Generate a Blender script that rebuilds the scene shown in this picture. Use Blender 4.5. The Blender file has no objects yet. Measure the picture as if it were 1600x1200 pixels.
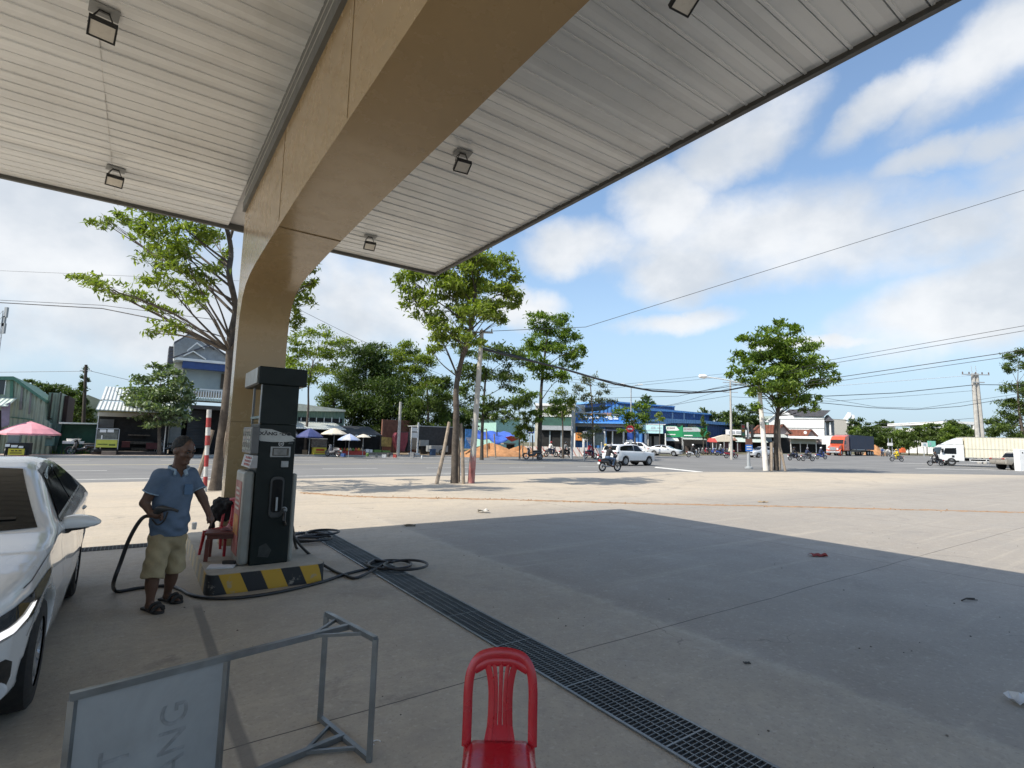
import bpy, bmesh, math, random
import numpy as np
from mathutils import Vector, Matrix
random.seed(7)
R_ = math.radians
scene = bpy.context.scene
col = scene.collection

# ------------------------------------------------------------------ survey of the place (metres, camera eye above origin)
FPX, EYE = 820.0, 1.65
TH, RL = math.atan(90 / 820.0), 0.026
cT, sT, cR, sR = math.cos(TH), math.sin(TH), math.cos(RL), math.sin(RL)
YAW = 35.1
U = Vector((-math.sin(R_(YAW)), math.cos(R_(YAW)), 0))      # away from the forecourt towards the road
V = Vector((math.cos(R_(YAW)), math.sin(R_(YAW)), 0))       # along the road


def ray(px, py):
    a, b = (px - 800) / FPX, (600 - py) / FPX
    x, y = a * cR - b * sR, a * sR + b * cR
    return Vector((x, cT - y * sT, sT + y * cT))


def G(px, py, z=0.0):
    d = ray(px, py)
    t = (z - EYE) / d.z
    return Vector((d.x * t, d.y * t, z))


def P3(px, py, Y):
    d = ray(px, py)
    t = Y / d.y
    return Vector((d.x * t, Y, EYE + d.z * t))


def XP(px, Y, Z=0.0):
    Zc = Z - EYE
    f = Y * cT + Zc * sT
    y = -Y * sT + Zc * cT
    return ((px - 800) / FPX * f - y * sR) / cR


def zt(Y):
    return 0.012 * max(0.0, min(Y, 160.0) - 45.0)


def UV(v, u, z=0.0):
    return V * v + U * u + Vector((0, 0, z))


def touv(p):
    return p.dot(V), p.dot(U)


# ------------------------------------------------------------------ object helpers
def thing(name, label, cat, loc=(0, 0, 0), rz=0.0, group=None):
    o = bpy.data.objects.new(name, None)
    col.objects.link(o)
    o.location = loc
    o.rotation_euler = (0, 0, R_(rz))
    o.empty_display_size = 0.1
    return tag(o, label, cat, group)


def tag(o, label=None, cat=None, group=None, kind=None):
    if label:
        o['label'] = label
    if cat:
        o['category'] = cat
    if group:
        o['group'] = group
    if kind:
        o['kind'] = kind
    return o


def copy_tree(o, parent=None):
    c = o.copy()
    col.objects.link(c)
    if parent:
        c.parent = parent
    for ch in o.children:
        copy_tree(ch, c)
    return c


class M:
    """collects shapes of ONE part"""
    def __init__(s, mat=None):
        s.v, s.f, s.mi = [], [], []
        s.T = mat

    def add(s, vs, fs, mi=0):
        n = len(s.v)
        for p in vs:
            p = Vector(p)
            s.v.append(tuple(s.T @ p) if s.T else tuple(p))
        for f in fs:
            s.f.append(tuple(i + n for i in f))
            s.mi.append(mi)
        return s

    def box(s, x0, x1, y0, y1, z0, z1, mi=0):
        vs = [(x0, y0, z0), (x1, y0, z0), (x1, y1, z0), (x0, y1, z0), (x0, y0, z1), (x1, y0, z1), (x1, y1, z1), (x0, y1, z1)]
        return s.add(vs, [(3, 2, 1, 0), (4, 5, 6, 7), (0, 1, 5, 4), (1, 2, 6, 5), (2, 3, 7, 6), (3, 0, 4, 7)], mi)

    def prism(s, poly, fn, a, b, mi=0):
        n = len(poly)
        vs = [fn(p[0], p[1], a) for p in poly] + [fn(p[0], p[1], b) for p in poly]
        fs = [tuple(range(n - 1, -1, -1)), tuple(range(n, 2 * n))]
        fs += [(i, (i + 1) % n, n + (i + 1) % n, n + i) for i in range(n)]
        return s.add(vs, fs, mi)

    def tube(s, pts, r, n=8, mi=0, flat=None, caps=True):
        pts = [Vector(p) for p in pts]
        k = len(pts)
        rr = r if isinstance(r, (list, tuple)) else [r] * k
        if len(rr) != k:
            rr = [rr[0] + (rr[-1] - rr[0]) * i / (k - 1) for i in range(k)]
        vs, fs = [], []
        up = None
        for i, p in enumerate(pts):
            t = (pts[min(i + 1, k - 1)] - pts[max(i - 1, 0)]).normalized()
            if up is None:
                up = Vector((0, 0, 1)) if abs(t.z) < .9 else Vector((1, 0, 0))
            a = t.cross(up)
            if a.length < 1e-4:
                a = t.cross(Vector((0, 1, 0)))
            a.normalize()
            b = a.cross(t).normalized()
            up = b
            for j in range(n):
                g = 2 * math.pi * (j + (.5 if n == 4 else 0)) / n
                ca, sb = math.cos(g), math.sin(g)
                if flat:
                    vs.append(p + a * ca * flat[0] + b * sb * flat[1])
                else:
                    vs.append(p + (a * ca + b * sb) * rr[i])
        for i in range(k - 1):
            for j in range(n):
                fs.append((i * n + j, i * n + (j + 1) % n, (i + 1) * n + (j + 1) % n, (i + 1) * n + j))
        if caps:
            fs.append(tuple(range(n - 1, -1, -1)))
            fs.append(tuple((k - 1) * n + j for j in range(n)))
        return s.add(vs, fs, mi)

    def bar(s, a, b, w, h=None, mi=0):
        """rectangular bar from a to b"""
        q = .7071
        return s.tube([a, b], 1, 4, mi, flat=(w * q, (h or w) * q))

    def lathe(s, prof, c=(0, 0, 0), n=20, mi=0, axis='z', caps=True):
        vs, fs = [], []
        c = Vector(c)
        for r, z in prof:
            for j in range(n):
                g = 2 * math.pi * j / n
                q = Vector((r * math.cos(g), r * math.sin(g), z))
                if axis == 'x':
                    q = Vector((q.z, q.x, q.y))
                elif axis == 'y':
                    q = Vector((q.y, q.z, q.x))
                vs.append(c + q)
        for i in range(len(prof) - 1):
            for j in range(n):
                fs.append((i * n + j, i * n + (j + 1) % n, (i + 1) * n + (j + 1) % n, (i + 1) * n + j))
        if caps:
            fs.append(tuple(range(n - 1, -1, -1)))
            fs.append(tuple((len(prof) - 1) * n + j for j in range(n)))
        return s.add(vs, fs, mi)

    def torus(s, c, R, r, axis='z', n=24, m=8, mi=0, a0=0, a1=2 * math.pi):
        c = Vector(c)
        pr = []
        for i in range(n + 1):
            g = a0 + (a1 - a0) * i / n
            d = {'z': Vector((math.cos(g), math.sin(g), 0)), 'y': Vector((math.cos(g), 0, math.sin(g))), 'x': Vector((0, math.cos(g), math.sin(g)))}[axis]
            pr.append(c + d * R)
        return s.tube(pr, r, m, mi)

    def build(s, name, mats, parent=None, smooth=False, bevel=0, auto=None):
        me = bpy.data.meshes.new(name)
        me.from_pydata(s.v, [], s.f)
        mats = mats if isinstance(mats, (list, tuple)) else [mats]
        for m in mats:
            me.materials.append(m)
        if len(mats) > 1:
            me.polygons.foreach_set('material_index', s.mi)
        bm = bmesh.new()
        bm.from_mesh(me)
        bmesh.ops.recalc_face_normals(bm, faces=bm.faces)
        bm.to_mesh(me)
        bm.free()
        if smooth or auto:
            me.polygons.foreach_set('use_smooth', [True] * len(me.polygons))
            me.set_sharp_from_angle(angle=R_(auto or 40))
        o = bpy.data.objects.new(name, me)
        col.objects.link(o)
        if parent:
            o.parent = parent
        if bevel:
            b = o.modifiers.new('bevel', 'BEVEL')
            b.width = bevel
            b.segments = 2
            b.limit_method = 'ANGLE'
            b.harden_normals = False
        return o


def raw(name, V_, F_, mats, parent=None, smooth=True, mi=None):
    me = bpy.data.meshes.new(name)
    V_ = np.asarray(V_, dtype=np.float32)
    F_ = np.asarray(F_, dtype=np.int32)
    k = F_.shape[1]
    me.vertices.add(len(V_))
    me.vertices.foreach_set('co', V_.ravel())
    me.loops.add(F_.size)
    me.loops.foreach_set('vertex_index', F_.ravel())
    me.polygons.add(len(F_))
    me.polygons.foreach_set('loop_start', np.arange(0, F_.size, k, dtype=np.int32))
    for m in (mats if isinstance(mats, (list, tuple)) else [mats]):
        me.materials.append(m)
    if mi is not None:
        me.polygons.foreach_set('material_index', np.asarray(mi, dtype=np.int32))
    me.polygons.foreach_set('use_smooth', [smooth] * len(F_))
    me.update()
    me.validate()
    o = bpy.data.objects.new(name, me)
    col.objects.link(o)
    if parent:
        o.parent = parent
    return o


def text(name, s, size, mat, parent, loc, rot, depth=.002, align='CENTER', bold=0.0, sx=1.0):
    c = bpy.data.curves.new(name, 'FONT')
    c.body = s
    c.size = size
    c.align_x = align
    c.align_y = 'CENTER'
    c.extrude = depth
    c.offset = bold
    t = bpy.data.objects.new('tmp', c)
    col.objects.link(t)
    bpy.context.view_layer.update()
    me = bpy.data.meshes.new_from_object(t.evaluated_get(bpy.context.evaluated_depsgraph_get()))
    bpy.data.objects.remove(t)
    me.name = name
    me.materials.clear()
    me.materials.append(mat)
    o = bpy.data.objects.new(name, me)
    col.objects.link(o)
    o.parent = parent
    o.location = loc
    o.rotation_euler = rot
    o.scale = (sx, 1, 1)
    return o


# ------------------------------------------------------------------ signed-distance bodies (people, car shells)
def surf(fn, lo, hi, h):
    lo, hi = np.array(lo, float), np.array(hi, float)
    n = np.ceil((hi - lo) / h).astype(int) + 1
    ax = [lo[i] + h * np.arange(n[i]) for i in range(3)]
    gx, gy, gz = np.meshgrid(*ax, indexing='ij')
    F = fn(np.stack([gx.ravel(), gy.ravel(), gz.ravel()], 1)).reshape(n)
    ins = F < 0
    c = np.zeros(n - 1, int)
    for i in (0, 1):
        for j in (0, 1):
            for k in (0, 1):
                c += ins[i:n[0] - 1 + i, j:n[1] - 1 + j, k:n[2] - 1 + k]
    act = (c > 0) & (c < 8)
    ids = -np.ones(n - 1, int)
    cells = np.argwhere(act)
    ids[act] = np.arange(len(cells))
    S = np.zeros((len(cells), 3))
    W = np.zeros(len(cells))
    cor = [(i, j, k) for i in (0, 1) for j in (0, 1) for k in (0, 1)]
    for a in cor:
        for b in cor:
            if sum(abs(p - q) for p, q in zip(a, b)) == 1 and a < b:
                fa = F[cells[:, 0] + a[0], cells[:, 1] + a[1], cells[:, 2] + a[2]]
                fb = F[cells[:, 0] + b[0], cells[:, 1] + b[1], cells[:, 2] + b[2]]
                m = (fa < 0) != (fb < 0)
                t = np.where(m, fa / np.where(m, fa - fb, 1), 0)
                for q in range(3):
                    S[:, q] += m * (a[q] + t * (b[q] - a[q]))
                W += m
    vs = lo + (cells + S / W[:, None]) * h
    faces = []
    for d in range(3):
        e, f = [(1, 2), (2, 0), (0, 1)][d]
        sl0, sl1 = [slice(1, -1)] * 3, [slice(1, -1)] * 3
        sl0[d], sl1[d] = slice(0, -1), slice(1, None)
        A, B = ins[tuple(sl0)], ins[tuple(sl1)]
        for sgn, mask in ((1, A & ~B), (0, ~A & B)):
            w = np.argwhere(mask)
            if not len(w):
                continue
            off = np.ones(3, int)
            off[d] = 0
            w = w + off
            q = []
            for de, df in ((0, 0), (1, 0), (1, 1), (0, 1)):
                z = w.copy()
                z[:, e] -= 1 - de
                z[:, f] -= 1 - df
                q.append(ids[z[:, 0], z[:, 1], z[:, 2]])
            q = np.stack(q if sgn else q[::-1], 1)
            faces.append(q)
    return vs, np.concatenate(faces)


def grad(fn, P, e=.004):
    g = np.zeros_like(P)
    for i in range(3):
        d = np.zeros(3)
        d[i] = e
        g[:, i] = fn(P + d) - fn(P - d)
    return g / np.maximum(np.linalg.norm(g, axis=1), 1e-9)[:, None]


def sdf_obj(name, fn, lo, hi, h, mat, parent=None, refine=2, keep=None):
    vs, fs = surf(fn, lo, hi, h)
    for _ in range(refine):
        g = grad(fn, vs, h * .3)
        vs = vs - g * np.clip(fn(vs), -h * .5, h * .5)[:, None] * .8
    if keep is not None:
        fs = fs[keep(vs[fs].mean(1))]
    return raw(name, vs, fs, mat, parent)


def smin(a, b, k):
    h = np.clip(.5 + .5 * (b - a) / k, 0, 1)
    return b + (a - b) * h - k * h * (1 - h)


def smax(a, b, k):
    return -smin(-a, -b, k)


def rc(P, a, b, ra, rb):
    a, b = np.array(a, float), np.array(b, float)
    ab = b - a
    t = np.clip((P - a) @ ab / max(ab @ ab, 1e-9), 0, 1)
    return np.linalg.norm(P - a - t[:, None] * ab, axis=1) - (ra + (rb - ra) * t)


def ell(P, c, r, ang=0.0):
    q = P - np.array(c, float)
    if ang:
        ca, sa = math.cos(ang), math.sin(ang)
        q = np.stack([q[:, 0] * ca + q[:, 1] * sa, -q[:, 0] * sa + q[:, 1] * ca, q[:, 2]], 1)
    r = np.array(r, float)
    k0 = np.linalg.norm(q / r, axis=1)
    k1 = np.linalg.norm(q / (r * r), axis=1)
    return k0 * (k0 - 1) / np.maximum(k1, 1e-9)


def sdpoly(x, y, poly):
    poly = np.asarray(poly, float)
    d = np.full(x.shape, 1e9)
    s = np.ones(x.shape)
    n = len(poly)
    for i in range(n):
        a, b = poly[i], poly[i - 1]
        e = b - a
        wx, wy = x - a[0], y - a[1]
        t = np.clip((wx * e[0] + wy * e[1]) / max(e @ e, 1e-12), 0, 1)
        d = np.minimum(d, (wx - e[0] * t) ** 2 + (wy - e[1] * t) ** 2)
        c1, c2, c3 = y >= a[1], y < b[1], e[0] * wy > e[1] * wx
        s = np.where((c1 & c2 & c3) | (~c1 & ~c2 & ~c3), -s, s)
    return s * np.sqrt(d)


def spline(pts, k=6):
    """closed Catmull-Rom through pts"""
    pts = [np.array(p, float) for p in pts]
    n = len(pts)
    out = []
    for i in range(n):
        p0, p1, p2, p3 = pts[i - 1], pts[i], pts[(i + 1) % n], pts[(i + 2) % n]
        for j in range(k):
            t = j / k
            out.append(.5 * (2 * p1 + (p2 - p0) * t + (2 * p0 - 5 * p1 + 4 * p2 - p3) * t * t + (3 * p1 - p0 - 3 * p2 + p3) * t ** 3))
    return out


def ospline(pts, k=6):
    """open Catmull-Rom, Vectors"""
    pts = [Vector(p) for p in pts]
    q = [pts[0] * 2 - pts[1]] + pts + [pts[-1] * 2 - pts[-2]]
    out = []
    for i in range(1, len(q) - 2):
        p0, p1, p2, p3 = q[i - 1:i + 3]
        for j in range(k):
            t = j / k
            out.append(.5 * (2 * p1 + (p2 - p0) * t + (2 * p0 - 5 * p1 + 4 * p2 - p3) * t * t + (3 * p1 - p0 - 3 * p2 + p3) * t ** 3))
    return out + [pts[-1]]


def clip_cell(poly, x0, x1, y0, y1):
    for ax, lim, sg in ((0, x0, 1), (0, x1, -1), (1, y0, 1), (1, y1, -1)):
        out = []
        for i in range(len(poly)):
            a, b = poly[i - 1], poly[i]
            da, db = sg * (a[ax] - lim), sg * (b[ax] - lim)
            if da >= 0 and db >= 0:
                out.append(b)
            elif da >= 0 or db >= 0:
                t = da / (da - db)
                c = (a[0] + (b[0] - a[0]) * t, a[1] + (b[1] - a[1]) * t)
                out.append(c)
                if db >= 0:
                    out.append(b)
        poly = out
        if len(poly) < 3:
            return []
    return poly


def patch(name, fn, poly, org, au, av, dr, mat, parent, eps=.004, h=.04, dmax=2.5):
    """cover a region of a body: polygon in the plane (org, au, av) pressed onto the surface along dr"""
    org, au, av, dr = [np.array(q, float) for q in (org, au, av, dr)]
    xs, ys = [p[0] for p in poly], [p[1] for p in poly]
    keys, pts, fs = {}, [], []
    for i in range(int(math.floor(min(xs) / h)), int(math.ceil(max(xs) / h))):
        for j in range(int(math.floor(min(ys) / h)), int(math.ceil(max(ys) / h))):
            c = clip_cell(list(poly), i * h, i * h + h, j * h, j * h + h)
            if len(c) < 3:
                continue
            f = []
            for p in c:
                k = (round(p[0], 4), round(p[1], 4))
                if k not in keys:
                    keys[k] = len(pts)
                    pts.append(k)
                if keys[k] not in f:
                    f.append(keys[k])
            if len(f) > 2:
                fs.append(f)
    q = np.array(pts)
    P = org + q[:, :1] * au + q[:, 1:] * av
    t = np.zeros(len(P))
    for _ in range(90):
        t = np.clip(t + fn(P + t[:, None] * dr) * .7, 0, dmax)
    X = P + t[:, None] * dr
    X = X + grad(fn, X) * eps
    me = bpy.data.meshes.new(name)
    me.from_pydata(X.tolist(), [], fs)
    me.materials.append(mat)
    me.polygons.foreach_set('use_smooth', [True] * len(me.polygons))
    bm = bmesh.new()
    bm.from_mesh(me)
    bmesh.ops.recalc_face_normals(bm, faces=bm.faces)
    bm.faces.ensure_lookup_table()
    s = sum((f.normal.dot(Vector(dr)) for f in bm.faces))
    if s > 0:
        bmesh.ops.reverse_faces(bm, faces=bm.faces)
    bm.to_mesh(me)
    bm.free()
    o = bpy.data.objects.new(name, me)
    col.objects.link(o)
    o.parent = parent
    return o


# ------------------------------------------------------------------ materials
def nt(name):
    m = bpy.data.materials.new(name)
    m.use_nodes = True
    t = m.node_tree
    return m, t, t.nodes['Principled BSDF']


def nd(t, typ, **kw):
    n = t.nodes.new(typ)
    for k, v in kw.items():
        if k in ('operation', 'blend_type', 'data_type', 'noise_dimensions', 'feature', 'wave_type', 'bands_direction', 'distance', 'interpolation_type', 'wave_profile', 'sky_type', 'clamp_factor', 'mode'):
            setattr(n, k, v)
        else:
            n.inputs[k].default_value = v
    return n


def ln(t, a, b):
    t.links.new(a, b)


def noise(t, vec, scale, detail=4, rough=.6, dist=0.0):
    n = nd(t, 'ShaderNodeTexNoise', Scale=scale, Detail=detail, Roughness=rough, Distortion=dist)
    if vec is not None:
        ln(t, vec, n.inputs['Vector'])
    return n.outputs['Fac']


def rng(t, x, a, b, c, d, smooth=False):
    n = nd(t, 'ShaderNodeMapRange')
    if smooth:
        n.interpolation_type = 'SMOOTHSTEP'
    for i, q in enumerate((a, b, c, d)):
        n.inputs[i + 1].default_value = q
    ln(t, x, n.inputs[0])
    return n.outputs[0]


def mth(t, op, a, b=None, c=None, clamp=False):
    n = nd(t, 'ShaderNodeMath', operation=op)
    n.use_clamp = clamp
    for i, q in enumerate((a, b, c)):
        if q is None:
            continue
        if isinstance(q, (int, float)):
            n.inputs[i].default_value = q
        else:
            ln(t, q, n.inputs[i])
    return n.outputs[0]


def mixc(t, f, a, b, blend='MIX'):
    n = nd(t, 'ShaderNodeMix', data_type='RGBA', blend_type=blend)
    for i, q in ((0, f), (6, a), (7, b)):
        if isinstance(q, (int, float)):
            n.inputs[i].default_value = q
        elif isinstance(q, tuple):
            n.inputs[i].default_value = (*q[:3], 1)
        else:
            ln(t, q, n.inputs[i])
    return n.outputs[2]


def objco(t):
    return nd(t, 'ShaderNodeTexCoord').outputs['Object']


def pm(name, c, rough=.6, var=.14, scale=4.0, bump=0.0, bscale=60.0, metal=0.0, coat=0.0, dirt=0.0, dcol=(.22, .19, .15), dscale=1.5, spec=.5):
    m, t, b = nt(name)
    co = objco(t)
    f = noise(t, co, scale, 5)
    k = rng(t, f, .3, .7, 1 - var, 1 + var)
    n = nd(t, 'ShaderNodeVectorMath', operation='SCALE')
    n.inputs[0].default_value = c
    ln(t, k, n.inputs['Scale'])
    out = n.outputs[0]
    if dirt:
        g = noise(t, co, dscale, 6, .65, .5)
        out = mixc(t, rng(t, g, .45, .72, 0, dirt), out, dcol)
    ln(t, out, b.inputs['Base Color'])
    rr = rng(t, noise(t, co, scale * 2.3, 3), .3, .7, max(0, rough - .08), min(1, rough + .1))
    ln(t, rr, b.inputs['Roughness'])
    b.inputs['Metallic'].default_value = metal
    b.inputs['Specular IOR Level'].default_value = spec
    if coat:
        b.inputs['Coat Weight'].default_value = coat
        b.inputs['Coat Roughness'].default_value = .04
    if bump:
        bn = nd(t, 'ShaderNodeBump', Strength=bump, Distance=.01)
        ln(t, noise(t, co, bscale, 5), bn.inputs['Height'])
        ln(t, bn.outputs[0], b.inputs['Normal'])
    return m


def corrug(name, c, pitch=.2, axis=0, rough=.45, var=.1, dirt=.25, strength=.7, dcol=(.2, .15, .1)):
    """ribbed sheet metal"""
    m, t, b = nt(name)
    co = objco(t)
    sp = nd(t, 'ShaderNodeSeparateXYZ')
    ln(t, co, sp.inputs[0])
    ph = mth(t, 'MULTIPLY', sp.outputs[axis], 2 * math.pi / pitch)
    s = mth(t, 'SINE', ph)
    bn = nd(t, 'ShaderNodeBump', Strength=strength, Distance=pitch * .2)
    ln(t, s, bn.inputs['Height'])
    ln(t, bn.outputs[0], b.inputs['Normal'])
    k = rng(t, noise(t, co, .8, 5), .3, .7, 1 - var, 1 + var)
    n = nd(t, 'ShaderNodeVectorMath', operation='SCALE')
    n.inputs[0].default_value = c
    ln(t, k, n.inputs['Scale'])
    g = noise(t, co, .9, 6, .7, .4)
    ln(t, mixc(t, rng(t, g, .45, .75, 0, dirt), n.outputs[0], dcol), b.inputs['Base Color'])
    b.inputs['Roughness'].default_value = rough
    return m


def leafmat(name, dark, light, trans=.4):
    m, t, b = nt(name)
    gi = nd(t, 'ShaderNodeNewGeometry')
    rp = nd(t, 'ShaderNodeValToRGB')
    ln(t, gi.outputs['Random Per Island'], rp.inputs[0])
    e = rp.color_ramp.elements
    e[0].color, e[1].color = (*dark, 1), (*light, 1)
    e.new(.75).color = tuple((a * .45 + c * .55) for a, c in zip(dark, light)) + (1,)
    ln(t, rp.outputs[0], b.inputs['Base Color'])
    b.inputs['Roughness'].default_value = .5
    b.inputs['Specular IOR Level'].default_value = .35
    tr = nd(t, 'ShaderNodeBsdfTranslucent')
    br = nd(t, 'ShaderNodeVectorMath', operation='MULTIPLY')
    ln(t, rp.outputs[0], br.inputs[0])
    br.inputs[1].default_value = (1.3, 1.5, .5)
    ln(t, br.outputs[0], tr.inputs['Color'])
    mx = nd(t, 'ShaderNodeMixShader', Fac=trans)
    ln(t, b.outputs[0], mx.inputs[1])
    ln(t, tr.outputs[0], mx.inputs[2])
    ln(t, mx.outputs[0], t.nodes['Material Output'].inputs[0])
    return m


def glassmat(name, c=(.01, .012, .014), rough=.03):
    m, t, b = nt(name)
    b.inputs['Base Color'].default_value = (*c, 1)
    f = noise(t, objco(t), 3, 3)
    ln(t, rng(t, f, .3, .7, rough, rough + .04), b.inputs['Roughness'])
    b.inputs['Specular IOR Level'].default_value = .6
    return m


MT = {}


def mt(key, *a, **k):
    if key not in MT:
        MT[key] = pm(key, *a, **k)
    return MT[key]


# ------------------------------------------------------------------ camera, world, sun
cam = bpy.data.cameras.new('camera')
co_ = bpy.data.objects.new('camera', cam)
col.objects.link(co_)
cam.sensor_width = 36
cam.lens = 36 * FPX / 1600
cam.clip_start, cam.clip_end = .05, 4000
r0, u0, fw = Vector((1, 0, 0)), Vector((0, -sT, cT)), Vector((0, cT, sT))
rr_, uu_ = r0 * cR + u0 * sR, u0 * cR - r0 * sR
mw = Matrix((rr_, uu_, -fw)).transposed().to_4x4()
mw.translation = (0, 0, EYE)
co_.matrix_world = mw
scene.camera = co_

SUN = (V * -.9 + U * .084 + Vector((0, 0, 1.0))).normalized()
SEL, SAZ = math.asin(SUN.z), math.atan2(SUN.x, SUN.y)
sl = bpy.data.lights.new('sun', 'SUN')
sl.energy, sl.angle, sl.color = 3.8, R_(.5), (1, .94, .84)
so = bpy.data.objects.new('sun', sl)
so.rotation_euler = SUN.to_track_quat('Z', 'Y').to_euler()
so.location = (0, 0, 30)
col.objects.link(so)

w = bpy.data.worlds.new('World')
scene.world = w
w.use_nodes = True
t = w.node_tree
bg = t.nodes['Background']
sky = nd(t, 'ShaderNodeTexSky', sky_type='NISHITA')
sky.sun_disc = False
sky.sun_elevation, sky.sun_rotation = SEL, SAZ
sky.air_density, sky.dust_density, sky.ozone_density = 1.0, 1.2, 1.5
bg.inputs[1].default_value = .15
gen = nd(t, 'ShaderNodeTexCoord').outputs['Generated']
# cloud decks: each bank has a direction and an angular size
BANKS = [(1250, 365, 290, 78, 4), (1075, 415, 120, 75, 0), (1480, 345, 95, 40, 10), (1150, 210, 105, 52, -26), (1030, 320, 75, 75, 0), (1390, 155, 75, 26, -22), (1530, 90, 95, 34, -30), (1610, 30, 60, 36, -20),
         (900, 385, 105, 52, -8), (1470, 232, 85, 20, -8), (1060, 508, 140, 24, -4), (1545, 470, 170, 58, -16), (1300, 545, 90, 14, 0), (60, 375, 240, 80, 6), (300, 470, 300, 110, 0), (560, 470, 190, 110, 0),
         (800, 480, 110, 40, 0), (-200, 200, 260, 160, 0), (1850, 330, 150, 120, 0), (700, 330, 130, 45, 0), (1590, 205, 45, 22, 0)]
wn = nd(t, 'ShaderNodeTexNoise', Scale=3.2, Detail=7, Roughness=.62)
ln(t, gen, wn.inputs['Vector'])
wv = nd(t, 'ShaderNodeVectorMath', operation='MULTIPLY_ADD')
sub = nd(t, 'ShaderNodeVectorMath', operation='SUBTRACT')
ln(t, wn.outputs['Color'], sub.inputs[0])
sub.inputs[1].default_value = (.5, .5, .5)
ln(t, sub.outputs[0], wv.inputs[0])
wv.inputs[1].default_value = (.16, .16, .12)
ln(t, gen, wv.inputs[2])
acc = None
lowv = None
for (bx, by, sx, sy, an) in BANKS:
    c = ray(bx, by).normalized()
    h = Vector((c.y, -c.x, 0)).normalized()
    k = h.cross(c).normalized()
    a = R_(-an)
    h2, k2 = h * math.cos(a) + k * math.sin(a), k * math.cos(a) - h * math.sin(a)
    L = ray(bx, by).length
    rs = []
    for q, sz in ((h2, sx), (k2, sy)):
        d = nd(t, 'ShaderNodeVectorMath', operation='DOT_PRODUCT')
        d.inputs[1].default_value = q * (FPX * L / sz) if False else q * (FPX / L / sz)
        ln(t, wv.outputs[0], d.inputs[0])
        rs.append(d.outputs['Value'])
    r2 = mth(t, 'MULTIPLY_ADD', rs[1], rs[1], mth(t, 'MULTIPLY', rs[0], rs[0]))
    acc = r2 if acc is None else mth(t, 'MINIMUM', acc, r2)
n1 = nd(t, 'ShaderNodeTexNoise', Scale=5.2, Detail=8, Roughness=.55, Distortion=.1)
mp = nd(t, 'ShaderNodeMapping')
mp.inputs['Scale'].default_value = (1, 1, 1.35)
ln(t, gen, mp.inputs[0])
ln(t, mp.outputs[0], n1.inputs['Vector'])
den = mth(t, 'ADD', mth(t, 'SUBTRACT', 1.0, acc), mth(t, 'MULTIPLY', mth(t, 'SUBTRACT', n1.outputs['Fac'], .5), 1.5))
cov = rng(t, den, .12, 1.0, 0, .92, True)
# tops are brighter than bases, thin veils bluish
shade = mixc(t, rng(t, noise(t, mp.outputs[0], 4.2, 6, .55), .35, .65, 0, 1, True), (2.85, 3.05, 3.3), (4.1, 4.15, 4.2))
sep = nd(t, 'ShaderNodeSeparateXYZ')
ln(t, gen, sep.inputs[0])
hz = rng(t, sep.outputs[2], 0.0, .42, .85, 0, True)
blue = mixc(t, 1.0, sky.outputs[0], (.98, 1.0, .97), 'MULTIPLY')
skyh = mixc(t, hz, blue, (2.05, 2.75, 3.5))
ln(t, mixc(t, cov, skyh, shade), bg.inputs[0])

scene.view_settings.view_transform = 'Standard'
scene.view_settings.look = 'None'
scene.view_settings.exposure = 0.66
scene.view_settings.gamma = 1

scene.cycles.max_bounces = 6
scene.cycles.diffuse_bounces = 3
scene.cycles.glossy_bounces = 3
scene.cycles.transmission_bounces = 3
scene.cycles.transparent_max_bounces = 4
scene.cycles.caustics_reflective = False
scene.cycles.caustics_refractive = False
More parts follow.
